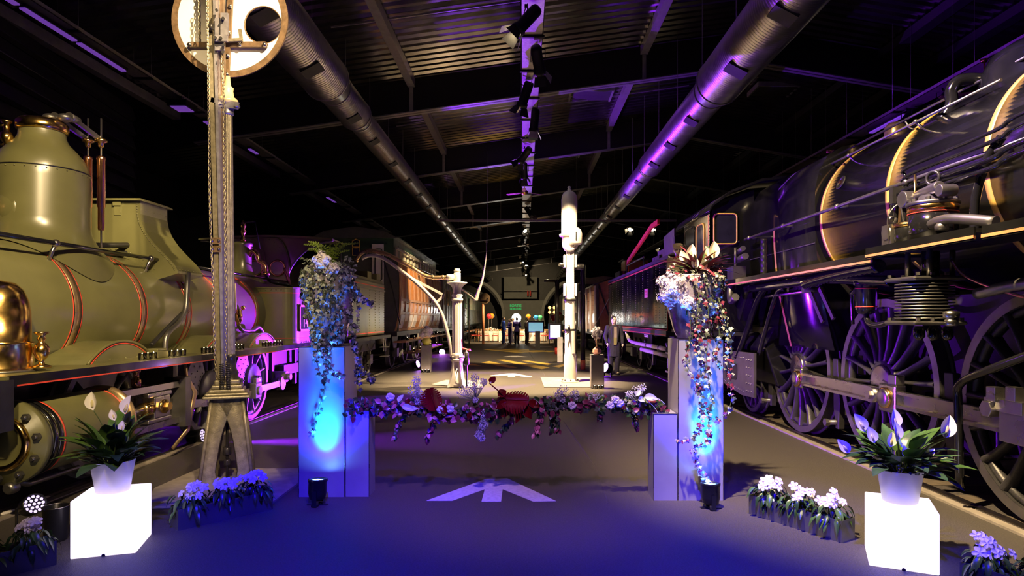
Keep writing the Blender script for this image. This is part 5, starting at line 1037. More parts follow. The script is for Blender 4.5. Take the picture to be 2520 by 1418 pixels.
# ================================================================ COLUMNS
def column(x0, x1, y0, y1, h, label):
    root = thing('display_plinth', ((x0+x1)/2, (y0+y1)/2, 0), label, 'plinth', 'brushed metal plinths of the flower gate')
    e = .012
    MB().bx(x0, x1, y0, y0+e, 0, h).build('front_panel', 'column_grey', root); MB().bx(x0, x0+e, y0+e, y1, 0, h).build('side_panel', 'column_side', root); MB().bx(x1-e, x1, y0+e, y1, 0, h).build('side_panel', 'column_side', root); MB().bx(x0, x1, y1, y1+e, 0, h).build('back_panel', 'column_side', root)
    MB().bx(x0, x1, y0, y1+e, h, h+.008).build('top_panel', 'column_grey', root)
    MB().bx(x0-.002, x0+.004, y0-.002, y0+.004, 0, h+.008).bx(x1-.004, x1+.002, y0-.002, y0+.004, 0, h+.008).bx(x0, x1, y0-.002, y0+.004, h+.002, h+.009).build('edge_bead', 'steel', root); return root
XL0, XL1 = (735-CX)*5.79/F, (848-CX)*5.79/F
column(XL0, XL1, 5.79, 6.2, 1.39, 'tall column under the ivy covered urn beside the disc signal')
column(XL1+.004, XL1+.226, 5.80, 6.02, .795, 'short column carrying the left end of the flower garland')
XR0, XR1 = (1669-CX)*5.68/F, (1780-CX)*5.68/F
column(XR0, XR1, 5.68, 6.07, 1.465, 'tall column under the silver urn in front of the black engine')
column(XR0-.226, XR0-.008, 5.68, 5.92, .785, 'short column carrying the right end of the flower garland')
# ================================================================ LED PAR CANS
def par(pos, d, label, lens, r=.075, dep=.19, dots=True):
    pos = Vector(pos); d = Vector(d).normalized(); u, t = basis(d)
    if abs(u.z) > .3: u, t = t, u
    root = thing('par_can', (pos.x, pos.y, 0), label, 'light'); h = pos.z
    MB().lathe([(0, -dep), (r*.5, -dep), (r*.85, -dep*.9), (r, -dep*.6), (r, -.01), (r*1.08, 0), (r*1.08, .02), (r*.95, .02), (r*.93, .004)], pos, d, 24, cap=False).build('can', 'par_black', root)
    ln = MB().lathe([(0, .003), (r*.94, .003)], pos, d, 24, cap=False).build('lens', lens if not dots else 'glass_dark', root)
    if dots:
        for k in range(19):
            rr, a = (0, 0) if k == 0 else ((.42*r, k*PI/3) if k < 7 else (.78*r, k*PI/6)); c = pos+u*math.cos(a)*rr+t*math.sin(a)*rr
            MB().lathe([(0, .012), (r*.15, .006), (r*.16, .003)], c, d, 8, cap=False).build('led', lens, root)
    c = pos-d*dep*.45
    for s_ in (-1, 1): MB().bar(c+u*s_*(r+.015), Vector((c.x+u.x*s_*(r+.015), c.y+u.y*s_*(r+.015), .006)), .008, .04, (u.y, -u.x, .001)).build('yoke_arm', 'par_black', root)
    MB().bar(Vector((c.x, c.y, .006))-u*(r+.02), Vector((c.x, c.y, .006))+u*(r+.02), .05, .012).bar(Vector((c.x, c.y, .004))-Vector((u.y, -u.x, 0))*.09, Vector((c.x, c.y, .004))+Vector((u.y, -u.x, 0))*.09, .04, .008).build('foot', 'par_black', root); return root
def par_light(p, aim, col, w_, deg, bl=.6):
    p = Vector(p); d = (Vector(aim)-p).normalized(); spot(p+d*.03, aim, col, w_, deg, bl, .06).name = 'par_light'
VL = (.25, .014, 1)
par((-1.835, 5.56, .21), (0, .10, 1), 'blue glowing par can on the floor against the left tall column', 'led_blue', .08, .17, False)
par((1.645, 5.46, .20), (0, .10, 1), 'blue glowing par can on the floor against the right tall column', 'led_blue', .08, .17, False)
q = P(84, 1241, 4.85); par(q, (.55, -.35, .25), 'black par can with lit violet diodes behind the corner flower box', 'led_violet', .075, .16)
q = P(497, 1072, 8.35); par(q, (.95, .0, .15), 'black par can with lit diodes below the green engine wheels', 'led_violet', .09, .2)
q = P(1028, 896, 20.2); par(q, (.85, -.35, .25), 'violet par can beside the grey flower pedestal near the brown coach', 'led_purple', .12, .2, False)
q = P(1088, 867, 29.5); par(q, (.4, -.7, .3), 'far violet par can on the floor past the water crane', 'led_purple', .16, .2, False)
q = P(1490, 905, 17.8); par(q, (-.75, -.45, .3), 'violet par can beside the standing mannequin', 'led_purple', .14, .2, False)
for X_, Y_ in ((-1.835, 5.56), (1.645, 5.46)):                  # the two plinth cans: cyan core, blue skirt, beam into the ivy
    par_light((X_, Y_, .215), (X_, Y_+.24, .66), (0, .55, 1), 230, 38, .9); par_light((X_, Y_, .215), (X_, Y_+.28, 1.25), (.012, .002, 1), 260, 110, .7); par_light((X_, Y_, .215), (X_+.01, Y_+.05, 1.9), (.05, .22, 1), 900, 30)
par_light(P(497, 1072, 8.35)+Vector((.02, 0, 0)), (4.3, 8.9, 1.8), VL, 5200, 44); par_light(P(1028, 896, 20.2), (3.1, 17.2, 1.8), VL, 4200, 44); par_light(P(1088, 867, 29.5), (-.5, 21, 6.0), VL, 14000, 56); par_light(P(1490, 905, 17.8), (-4.4, 11.2, 1.6), VL, 40000, 28, .7)
# dark glass beaker and rope next to the corner box
o = thing('black_tumbler', G(137, 1330), 'open black cylinder standing behind the corner flower box', 'cylinder'); c = WO[o]
MB().lathe([(.07, 0), (.075, .01), (.085, .25), (.088, .255), (.08, .25), (.07, .02), (0, .02)], c, n=24).build('body', 'par_black', o); MB().ring(c+Vector((0,0,.255)), (0,0,1), .085, .004, 24, 6).build('rim', 'steel', o)
o = MB().tube(bez([G(0, 1268), G(60, 1250), G(120, 1222), G(170, 1203)], 20), .02, 8).build('floor_cable', 'plate_white'); tag(o, 'pale cable lying on the floor beside the green engine cylinder', 'cable')
# ================================================================ GLOW CUBES AND POTS
def cube(c, ang, label):
    root = thing('light_cube', (c[0], c[1], 0), label, 'light cube'); M = T(c[0], c[1], 0) @ RZ(ang); h = .2
    MB(M).bx(-h, h, -h, h, .0, .4).build('shell', 'cube_glow', root, bevel=.008)
    MB(M).cyl((0, -h-.002, .006), (0, -h+.02, .006), .012).build('cable_notch', 'par_black', root); return root
cube((-2.99, 4.534), math.radians(17), 'glowing white cube in front of the green engine'); cube((2.592, 4.275), math.radians(-25), 'glowing white cube in front of the black engine')
def pot(c, label):
    root = thing('flower_pot', (c[0], c[1], .4), label, 'pot'); MB().lathe([(0, .402), (.10, .402), (.108, .41), (.142, .628), (.146, .632), (.137, .632), (.13, .60), (0, .60)], (c[0], c[1], 0), n=40).build('vessel', 'pot_white', root)
    MB().lathe([(0, .605), (.13, .602)], (c[0], c[1], 0), n=24, cap=False).build('soil', 'soil', root)
pot((-2.99, 4.534), 'white tapered flower pot on the cube by the green engine'); pot((2.592, 4.275), 'white tapered flower pot on the cube by the black engine')
# ================================================================ LEAF MESHES
def leaf_mesh(L, W, n=8, fold=.25, curve=.3, tipc=1.0, name='leaf', wave=0):
    s = MB(); rows = []
    for i in range(n+1):
        t = i/n; w_ = W*math.sin(PI*min(1, t**.75*.97+.015))**.85*.5 if 0 < t < 1 else .001; y = L*t; z = -curve*L*t*t; wv = wave*math.sin(t*9)
        rows.append([(-w_, y, z+fold*w_+wv), (-w_*.5, y, z+fold*w_*.4), (0, y, z), (w_*.5, y, z+fold*w_*.4), (w_, y, z+fold*w_-wv)])
    s.grid(rows, True); return s.mesh(name)
def star_leaf(R, name='ivy_leaf'):
    pts = []
    for a, r in ((-90, .3), (-58, .66), (-20, .52), (8, .86), (46, .50), (90, 1.05), (134, .50), (172, .86), (200, .52), (238, .66)): pts.append((math.cos(math.radians(a))*r*R, math.sin(math.radians(a))*r*R+.25*R, -.12*R*r*r))
    s = MB(); s.add([(0, .2*R, .03*R)]+pts, [(0, i+1, (i+1) % 10+1) for i in range(10)], False); return s.mesh(name)
def withm(me, m): me = me.copy(); me.materials.clear(); me.materials.append(MT[m]); return me
def orient(nrm, up):                                             # local +Y to 'up' direction, local +Z to 'nrm'
    z = Vector(nrm).normalized(); y = Vector(up); y = (y-z*y.dot(z)); y = y.normalized() if y.length > 1e-4 else basis(z)[0]; x = y.cross(z); return Matrix((x, y, z)).transposed().to_4x4()
def leaves(root, name, mes, places, limit=290, stuff='leaf_mass'):
    places = sorted(places, key=lambda p: p[0].y); near = places[:limit]; far = places[limit:]
    for p, M, s_ in near: inst(name, random.choice(mes), root, p, M.to_euler(), s_)
    by = {}
    for p, M, s_ in far: by.setdefault(random.randrange(len(mes)), []).append((p, M, s_))
    for k, L in by.items():
        sb_ = MB(); me = mes[k]; fs = [tuple(f.vertices) for f in me.polygons]
        for p, M, s_ in L: sb_.add([Vector(p)+(M.to_3x3() @ (v.co*s_)) for v in me.vertices], fs)
        o = bpy.data.objects.new(stuff, sb_.mesh(stuff, WO[root])); C.objects.link(o); o.data.materials.append(me.materials[0]); setp(o, root, WO[root]); o['kind'] = 'stuff'
def rdir(): 
    v = Vector((random.gauss(0,1), random.gauss(0,1), random.gauss(0,1))); return v.normalized()
# ---------------------------------------------------------------- peace lilies
LM = [withm(leaf_mesh(.21, .125, 8, .22, .35), 'leaf_lily'), withm(leaf_mesh(.24, .135, 8, .2, .25), 'leaf_lily'), withm(leaf_mesh(.20, .11, 8, .25, .6, wave=.005), 'leaf_dark'), withm(leaf_mesh(.22, .12, 8, .2, .45), 'leaf_mid')]
SM = withm(leaf_mesh(.14, .085, 8, .9, -.15), 'petal_cream')
spx = MB().lathe([(0, 0), (.009, .005), (.010, .04), (0, .06)], (0, 0, 0), (0, 1, 0), 8).mesh('spadix'); spx.materials.append(MT['spadix'])
def lily(c, label, seed, spathes):
    random.seed(seed); root = thing('peace_lily', (c[0], c[1], .6), label, 'plant'); c = Vector((c[0], c[1], .6)); pl = []
    for k in range(66):
        a = k*2.4+rnd(-.3, .3); el = rnd(.25, 1.35); d = Vector((math.cos(a)*math.cos(el), math.sin(a)*math.cos(el), math.sin(el))); stem = rnd(.06, .22)
        b = c+Vector((math.cos(a), math.sin(a), 0))*.04+d*stem; MB().tube([c+Vector((math.cos(a), math.sin(a), 0))*.03, b-Vector((0,0,.01)), b], .004, 5).build('stalk', 'stem_green', root)
        up = Vector((-math.cos(a)*math.sin(el), -math.sin(a)*math.sin(el), math.cos(el)))
        inst('leaf', random.choice(LM), root, b, orient(up, d).to_euler(), rnd(.75, 1.05))
    for (x, y, tilt, s_) in spathes:
        p = P(x, y, c.y+rnd(-.12, .08)); side = Vector((tilt, -.35, 1)).normalized(); q = c+Vector((rnd(-.03,.03), rnd(-.03,.03), .05))
        MB().tube(bez([q, q.lerp(p, .5)+Vector((0,0,.05)), p], 8), .0035, 5).build('flower_stalk', 'stem_green', root)
        o = inst('spathe', SM, root, p, orient(Vector((rnd(-.3,.3), -.9, .25)), side).to_euler(), s_); w2 = bpy.data.objects.new('spadix', spx); C.objects.link(w2); w2.parent = o; w2.location = (0, .02, .018)
    return root
lily((-2.99, 4.534), 'peace lily with white spathes in the pot by the green engine', 3, [(230, 1010, -.1, .95), (308, 1020, .15, 1.0), (283, 1035, -.2, .6), (300, 1062, .1, .55), (312, 1045, .2, .7)])
lily((2.592, 4.275), 'peace lily with white spathes in the pot by the black engine', 5, [(2128, 1062, -.5, .95), (2152, 1090, -.4, .8), (2200, 1055, .1, .95), (2206, 1085, .1, .9), (2190, 1100, .1, .75), (2324, 1078, .15, 1.15), (2222, 1122, .2, .5), (2275, 1125, .9, .6), (2090, 1115, -.8, .8), (2250, 1100, .3, .4)])
# ---------------------------------------------------------------- flower boxes with busy lizzies
fl5 = MB()
for k in range(5):
    a = 2*PI*k/5; R_ = RZ(a)
    pts = [(0, 0, 0)]+[(math.sin(t)*.013, .006+.016-math.cos(t)*.016, .004*math.sin(t*1.5)) for t in [2*PI*j/8 for j in range(8)]]
    fl5.add([R_ @ Vector(p) for p in pts], [(0, j+1, (j+1) % 8+1) for j in range(8)], False)
FM5 = withm(fl5.mesh('flower'), 'petal_white'); IL = [withm(leaf_mesh(.075, .034, 5, .3, .35), 'leaf_dark'), withm(leaf_mesh(.085, .036, 5, .3, .6), 'leaf_mid'), withm(leaf_mesh(.07, .03, 5, .3, .9), 'leaf_dark')]
def lizzie(c, label, seed, nf=13):
    random.seed(seed); root = thing('busy_lizzie', c, label, 'plant', 'white flowering plants in the metal boxes'); c = Vector(c)
    for k in range(8):
        a = 2*PI*k/8+rnd(-.3, .3); q = c+Vector((math.cos(a)*rnd(.04,.10), math.sin(a)*rnd(.04,.10), rnd(.07, .15))); MB().tube([c+Vector((math.cos(a)*.02, math.sin(a)*.02, -.02)), c.lerp(q, .6), q], .004, 5).build('stem', 'stem_green', root)
    for k in range(58):
        a = k*2.4; r = rnd(.02, .13); h = rnd(.0, .13); p = c+Vector((math.cos(a)*r, math.sin(a)*r, h)); d = Vector((math.cos(a), math.sin(a), rnd(-.6, .5)))
        inst('leaf', random.choice(IL), root, p, orient(Vector((math.cos(a)*.4, math.sin(a)*.4-.1, .9)), d).to_euler(), rnd(.8, 1.25))
    for k in range(nf):
        a = rnd(0, 2*PI); r = rnd(.0, .11); p = c+Vector((math.cos(a)*r, math.sin(a)*r-.02, rnd(.12, .20))); inst('flower', FM5, root, p, (orient(Vector((math.cos(a)*.5+rnd(-.2,.2), -.75, .6)), Vector((0, 0, 1))) @ RZ(rnd(0, 6))).to_euler(), rnd(.85, 1.15))
def flower_box(c, ang, L, label, wh, seed, n=3):
    root = thing('flower_box', (c[0], c[1], 0), label, 'planter'); M = T(c[0], c[1], 0) @ RZ(ang); h, w_ = .163, .17
    for a in ((-L/2, L/2, -w_/2, -w_/2+.006, .004, h), (-L/2, L/2, w_/2-.006, w_/2, .004, h), (-L/2, -L/2+.006, -w_/2+.006, w_/2-.006, .004, h), (L/2-.006, L/2, -w_/2+.006, w_/2-.006, .004, h)): MB(M).bx(*a).build('side_panel', 'planter_metal', root)
    MB(M).bx(-L/2, L/2, -w_/2, w_/2, 0, .004).build('base_panel', 'planter_metal', root); MB(M).bx(-L/2+.006, L/2-.006, -w_/2+.006, w_/2-.006, .004, .13).build('soil', 'soil', root)
    for k in range(n):
        p = M @ Vector((-L/2+L*(k+.5)/n, 0, .128)); lizzie(p, f'white busy lizzie {["on one end of", "amid", "at the far end of"][k] if n == 3 else "in"} the {wh}', seed+k, 13)
def mid(a, b): return ((a[0]+b[0])/2, (a[1]+b[1])/2)
def box_at(A, B, wd, sgn):                                       # front edge A (left) -> B (right); box lies behind it
    d = Vector((B[0]-A[0], B[1]-A[1], 0)); n = Vector((-d.y, d.x, 0)).normalized()*wd/2; c = mid(A, B); return (c[0]+n.x, c[1]+n.y), math.atan2(d.y, d.x), d.length
c, a, L = box_at((-2.70, 4.866), (-2.177, 5.416), .17, 1); flower_box(c, a, L, 'metal flower box in front of the disc signal', 'box in front of the disc signal', 21)
c, a, L = box_at((1.921, 5.29), (2.358, 4.596), .17, 1); flower_box(c, a, L, 'metal flower box between the right column and the glowing cube', 'box between right plinth and cube', 31)
dd = Vector((-.65, -.76, 0)).normalized()*.78; c, a, L = box_at((-3.15+dd.x, 4.2+dd.y), (-3.15, 4.2), .17, 1); flower_box(c, a, L, 'blue lit metal flower box in front of the green engine cylinder', 'box by the green engine cylinder', 41)
dd = Vector((.53, -.85, 0)).normalized()*.78; c, a, L = box_at((2.69, 3.83), (2.69+dd.x, 3.83+dd.y), .17, 1); flower_box(c, a, L, 'metal flower box beyond the glowing cube by the black engine', 'box beyond the black engine cube', 51)
# ================================================================ URNS WITH IVY
IV = star_leaf(.025); IVs = [withm(IV, 'leaf_ivy'), withm(IV, 'leaf_ivy_dark')]
IVw = [withm(IV, 'leaf_wine'), withm(IV, 'leaf_ivy'), withm(IV, 'leaf_ivy_dark')]
def strand_places(path, step=.022, size=(.8, 1.4), out=Vector((0, -1, .2)), jit=.022):
    pts = bez(path, 40); pl = []
    for a, b in zip(pts[:-1], pts[1:]):
        n = max(1, int((b-a).length/step))
        for k in range(n):
            p = a.lerp(b, k/n)+rdir()*jit; pl.append((p, orient(out+rdir()*.6, Vector((rnd(-.6, .6), 0, -1))), rnd(*size)))
    return pl
def ivy_plant(c, label, strands, surf, extra, mes, seed):
    random.seed(seed); root = thing('trailing_ivy', c, label, 'plant'); pl = []
    for s_ in strands:
        MB().tube(bez(s_, 30), .0028, 5).build('stem', 'stem_green', root); pl += strand_places(s_)
    big = pl; rest = surf+extra
    leaves(root, 'leaf', mes, big+rest, 295); return root
UL = Vector((-1.872, 6.0, 1.40))
o = thing('urn', UL, 'tall dark mosaic glass urn under trailing ivy on the left column', 'urn')
uprof = [(.0, 0), (.12, 0), (.13, .01), (.15, .06), (.20, .25), (.232, .45), (.238, .58), (.225, .68), (.19, .74), (.20, .76), (.17, .75)]
MB().lathe(uprof, UL, n=40, cap=False).build('body', 'vase_glass', o); MB().ring(UL+Vector((0,0,.755)), (0,0,1), .19, .012, 36, 6).build('rim', 'vase_glass', o)
random.seed(11); surf = []
def urn_surface(U, prof, n, a0, a1, z0, z1, off=.03):
    out = []
    for k in range(n):
        h = rnd(z0, z1); r = [p for p in prof if p[1] <= h][-1][0]; a = rnd(a0, a1); d = Vector((math.cos(a), math.sin(a), 0)); out.append((U+d*(r+rnd(.005, off))+Vector((0, 0, h)), orient(d+rdir()*.7+Vector((0,0,.2)), Vector((rnd(-.7,.7), rnd(-.3,.3), -1))), rnd(.7, 1.3)))
    return out
surf = urn_surface(UL, uprof, 780, -PI*1.02, PI*.02, .04, .74)
extra = [(UL+Vector((rnd(-.22,.22), rnd(-.2,.15), .74+abs(random.gauss(0,.05)))), orient(Vector((rnd(-.5,.5), -.6, .7)), rdir()), rnd(.8,1.3)) for k in range(120)]
Yl = 5.75
strands = [[P(800, 690, Yl), P(790, 790, Yl-.05), P(782, 850, Yl-.02), P(800, 900, Yl-.03), P(795, 935, Yl-.02)], [P(815, 700, Yl), P(812, 800, Yl-.05), P(805, 880, Yl-.02), P(798, 960, Yl), P(772, 1040, Yl), P(766, 1075, Yl)],
    [P(790, 700, Yl), P(776, 780, Yl-.04), P(775, 860, Yl), P(790, 930, Yl-.03)], [P(800, 860, Yl-.03), P(815, 905, Yl-.05), P(835, 922, Yl-.07), P(842, 928, Yl-.07)], [P(830, 720, Yl), P(840, 800, Yl-.06), P(835, 840, Yl-.05)], [P(760, 700, Yl), P(764, 780, Yl-.03), P(776, 840, Yl)],
    [P(855, 690, 5.95), P(880, 760, 5.9), P(875, 830, 5.9), P(882, 880, 5.9), P(878, 920, 5.9), P(884, 955, 5.9)], [P(865, 700, 5.9), P(892, 735, 5.9), P(915, 748, 5.9)], [P(870, 840, 5.9), P(885, 895, 5.9), P(905, 925, 5.9), P(920, 937, 5.9)], [P(860, 760, 5.9), P(868, 820, 5.88), P(872, 860, 5.88)], [P(820, 700, Yl-.02), P(826, 770, Yl-.05), P(820, 830, Yl-.03), P(806, 870, Yl-.02)]]
ivy_plant(tuple(UL+Vector((0, 0, .74))), 'pale ivy trailing over the urn on the left column', strands, surf, extra, IVs, 12)
# fern
random.seed(5); fr = thing('fern', tuple(UL+Vector((0, .03, .74))), 'bright green fern on top of the left urn', 'plant')
for k in range(15):
    a = -1.2+k*.36 if k < 9 else rnd(-2.6, -.5); a = PI/2+(k-7)*.42; L_ = rnd(.22, .34); el = rnd(.7, 1.2); d = Vector((math.cos(a), math.sin(a)*.5, 0)); b = UL+Vector((0, .02, .76))
    pts = bez([b, b+d*L_*.4+Vector((0,0,L_*.62)), b+d*L_*.85+Vector((0,0,L_*.72))], 12); s = MB(); s.tube(pts, .003, 5)
    for i in range(1, len(pts)):
        t = (pts[i]-pts[i-1]).normalized(); sd_ = t.cross(Vector((0, -.7, .7))).normalized(); w_ = .045*(1-i/len(pts))+.008
        for s_ in (-1, 1): s.add([pts[i], pts[i]+sd_*s_*w_*.5+t*.012, pts[i]+sd_*s_*w_+t*.006, pts[i]+sd_*s_*w_*.5-t*.004], [(0, 1, 2, 3)])
    s.build('frond', 'fern', fr)
st5 = MB()
for k in range(4):
    a = 2*PI*k/4; st5.add([RZ(a) @ Vector(p) for p in ((0,0,0), (.007,.008,.003), (0,.019,.001), (-.007,.008,.003))], [(0,1,2,3)])
SF = withm(st5.mesh('floret'), 'hyd_white')
def cluster(name, c, r, n, label, seed, me=SF, sc_=(1,1,1), size=(.8,1.5), core='leaf_mid'):
    random.seed(seed); root = thing(name, c, label, 'flowers'); c = Vector(c); pl = []
    MB().sph(c, r*.42, 10, 8).tube([c-Vector((0,0,.12)), c], .006, 6).build('stalk', core, root)
    for k in range(n):
        d = rdir(); d.y = -abs(d.y) if random.random() < .8 else d.y; rr = r*rnd(.55, 1.0)*(1+.28*math.sin(5*d.x+seed)*math.sin(6*d.z+2*seed)+rnd(-.05, .12)); p = c+Vector((d.x*sc_[0], d.y*sc_[1], d.z*sc_[2]))*rr; pl.append((p, orient(d+rdir()*.4, rdir()), rnd(*size)))
    leaves(root, 'floret', [me], pl, 280, 'floret_mass'); return root
cluster('white_blossom', tuple(P(793, 645, 5.78)), .085, 600, 'white blossom cluster on the ivy of the left urn', 8, sc_=(1, .7, 1.15), size=(.6, 1.05)); cluster('white_blossom', tuple(P(822, 662, 5.80)), .05, 120, 'small white blossom sprig beside the fern', 9)
# right urn
UR = Vector((1.60, 5.88, 1.473)); vprof = [(0, 0), (.13, 0), (.14, .01), (.18, .10), (.235, .30), (.265, .45), (.27, .52), (.25, .58), (.24, .58)]
o = thing('urn', UR, 'silver mosaic glass urn on the right column', 'urn'); MB().lathe(vprof, UR, n=40, cap=False).build('body', 'vase_glass', o); MB().ring(UR+Vector((0,0,.585)), (0,0,1), .245, .012, 36, 6).build('rim', 'vase_glass', o)
random.seed(14); surf = urn_surface(UR, vprof, 480, -PI*.58, PI*.1, .02, .56, .05)
extra = [(UR+Vector((rnd(-.25,.25), rnd(-.28,.05), .55+abs(random.gauss(0,.06)))), orient(Vector((rnd(-.5,.5), -.7, .6)), rdir()), rnd(.8,1.4)) for k in range(170)]
Yr = 5.55
strands = [[P(1720, 720, Yr), P(1715, 800, Yr), P(1712, 860, Yr), P(1735, 900, Yr), P(1730, 960, Yr), P(1737, 1010, Yr)], [P(1740, 730, Yr), P(1745, 810, Yr), P(1738, 880, Yr), P(1745, 940, Yr), P(1755, 1000, Yr)], [P(1700, 760, Yr), P(1698, 840, Yr), P(1690, 890, Yr), P(1705, 930, Yr), P(1722, 970, Yr)],
    [P(1770, 740, 5.6), P(1785, 800, 5.6), P(1795, 850, 5.6), P(1790, 900, 5.6), P(1800, 930, 5.6)], [P(1780, 760, 5.6), P(1795, 820, 5.6), P(1802, 880, 5.6), P(1797, 940, 5.6), P(1800, 985, 5.6), P(1785, 1020, 5.58), P(1750, 1040, 5.56)], [P(1728, 1000, Yr), P(1722, 1050, Yr), P(1705, 1075, Yr), P(1665, 1085, Yr)],
    [P(1745, 1000, Yr), P(1742, 1060, Yr), P(1735, 1090, Yr), P(1705, 1105, Yr)], [P(1710, 1110, Yr), P(1716, 1140, Yr), P(1728, 1165, Yr), P(1744, 1182, Yr)], [P(1715, 800, Yr), P(1725, 880, Yr), P(1722, 950, Yr), P(1730, 1020, Yr)], [P(1760, 740, Yr), P(1770, 820, Yr), P(1762, 870, Yr), P(1772, 905, Yr)]]
ivy_plant(tuple(UR+Vector((0, 0, .56))), 'wine and pale ivy trailing from the urn on the right column', strands, surf, extra, IVw, 15)
random.seed(22); br = thing('bromeliad', tuple(UR+Vector((.02, 0, .56))), 'dark purple strap leaved plant with pale spathes in the right urn', 'plant')
BM = [withm(leaf_mesh(.34, .05, 8, .5, .35), 'leaf_wine'), withm(leaf_mesh(.30, .055, 8, .5, .2), 'leaf_dark'), withm(leaf_mesh(.36, .045, 8, .5, .5), 'leaf_wine')]
for k in range(40):
    a = k*2.4; el = rnd(.2, 1.3); d = Vector((math.cos(a)*math.cos(el), math.sin(a)*math.cos(el)*.8, math.sin(el))); up = Vector((-math.cos(a)*math.sin(el), -math.sin(a)*math.sin(el), math.cos(el))); inst('leaf', random.choice(BM), br, UR+Vector((.04, -.02, .60))+d*.03, orient(up, d).to_euler(), rnd(.8, 1.05))
for x, y, tl, s_ in ((1698, 640, .15, 1.0), (1688, 650, -.35, .9), (1737, 635, -.1, .75), (1755, 637, .05, 1.1), (1712, 662, -.1, .8), (1727, 668, .3, .8)):
    p = P(x, y, 5.75); MB().tube(bez([UR+Vector((.03, -.02, .6)), (UR+Vector((.03,-.02,.6))).lerp(p, .6)+Vector((0,0,.03)), p], 8), .004, 5).build('flower_stalk', 'stem_green', br)
    o = inst('spathe', SM, br, p, orient(Vector((rnd(-.3,.3), -.9, .1)), Vector((tl, 0, 1))).to_euler(), s_*1.05); w2 = bpy.data.objects.new('spadix', spx); C.objects.link(w2); w2.parent = o; w2.location = (0, .02, .018)
cluster('hydrangea', tuple(P(1652, 712, 5.66)), .13, 1000, 'big white hydrangea head at the side of the right urn', 18, sc_=(.95, .8, 1.1), size=(.6, 1.05)); cluster('hydrangea', tuple(P(1690, 745, 5.58)), .07, 280, 'small pale hydrangea sprig below the big white head', 19, size=(.6, 1.0))
# ================================================================ GARLAND between the short columns
random.seed(33); GY = 5.80
gl_ = [P(862, 1003, GY), P(930, 1000, GY), P(1000, 1003, GY), P(1100, 1012, GY), P(1200, 1012, GY), P(1300, 1000, GY), P(1400, 990, GY), P(1500, 992, GY), P(1580, 1000, GY), P(1632, 1008, GY)]
gr = thing('flower_garland', tuple(P(1250, 1010, GY)), 'leafy garland with dark red leaves strung between the two short columns', 'garland')
MB().tube(bez(gl_, 60), .012, 8).build('rope', 'stem_green', gr)
gp = bez(gl_, 200); pl = []
GM = [withm(leaf_mesh(.062, .045, 5, .2, .3), 'leaf_wine'), withm(leaf_mesh(.058, .042, 5, .2, .2), 'leaf_pink'), withm(star_leaf(.032), 'leaf_ivy_dark'), withm(leaf_mesh(.055, .04, 5, .3, .3), 'leaf_dark'), withm(star_leaf(.028), 'leaf_pink')]
for p in gp:
    for k in range(4): pl.append((p+Vector((rnd(-.03,.03), rnd(-.08,.05), rnd(-.075,.06))), orient(Vector((rnd(-.5,.5), -.8, rnd(-.2,.7))), rdir()), rnd(.8, 1.25)))
tails = [[P(1010, 1010, GY), P(985, 1035, GY), P(975, 1058, GY), P(972, 1075, GY)], [P(1075, 1025, GY), P(1065, 1050, GY), P(1055, 1068, GY), P(1050, 1080, GY)], [P(1265, 1022, GY), P(1245, 1045, GY), P(1228, 1062, GY), P(1224, 1072, GY)], [P(1340, 1005, GY), P(1325, 1035, GY), P(1318, 1072, GY)], [P(1365, 1000, GY), P(1370, 1030, GY), P(1372, 1058, GY)], [P(1360, 1000, GY), P(1356, 1035, GY), P(1362, 1060, GY)], [P(1560, 1005, GY), P(1562, 1030, GY), P(1568, 1052, GY)], [P(1480, 1000, GY), P(1475, 1030, GY)], [P(1180, 1020, GY), P(1160, 1025, GY), P(1130, 1012, GY)]]
for t in tails:
    MB().tube(bez(t, 10), .003, 5).build('tendril', 'stem_green', gr); pl += [(p, M, s_*1.0) for p, M, s_ in strand_places(t, .02, (.7, 1.0), jit=.014)]
dk = [p for p in pl if p[0].x < P(930, 0, GY).x or p[0].x > P(1335, 0, GY).x]; md = [p for p in pl if not (p[0].x < P(930, 0, GY).x or p[0].x > P(1335, 0, GY).x)]
leaves(gr, 'leaf', [GM[2], GM[3], GM[2], GM[0]], dk, 150); leaves(gr, 'leaf', GM, md, 145)
def monstera(c, R, nrm, up, m, label):
    s = MB(); n = 13; pts = []
    for k in range(n):
        a = math.radians(-80+k*(340/ (n-1))-90+ -0); t = k/(n-1); ang = math.radians(110)-t*math.radians(400)
        pts.append((math.cos(ang)*R*.8, math.sin(ang)*R, 0))
    Mx = T(*c) @ orient(nrm, up)
    N = 10; prof = lambda t: R*.9*math.sin(PI*min(.98, .10+.86*t))**.7
    for k in range(N):                                             # blade solid next to the rib, slit towards the edge
        for sd_ in (-1, 1):
            ya, yb = -.85*R+1.75*R*k/N, -.85*R+1.75*R*(k+1)/N; g = .16*(yb-ya); la, lb2 = prof(k/N), prof((k+1)/N); V = lambda x, y: Mx @ Vector((sd_*x, y+x*.22, .22*x-.55*x*x/R))
            s.add([V(0, ya), V(la*.5, ya), V(lb2*.5, yb), V(0, yb)], [(0, 1, 2, 3)], True); s.add([V(la*.5, ya), V(la*.8, ya+g*.5), V(la*.97, ya+g), V((la+lb2)*.5, (ya+yb)/2), V(lb2*.97, yb-g), V(lb2*.8, yb-g*.5), V(lb2*.5, yb)], [(0, 1, 2, 3, 4, 5, 6)], True)
    s.tube([Mx @ Vector((0, -.95*R, .004)), Mx @ Vector((0, 0, .006)), Mx @ Vector((0, .88*R, .002))], [.006, .005, .002], 6)
    o = s.build('red_leaf', m, gr); o['label'] = label; return o
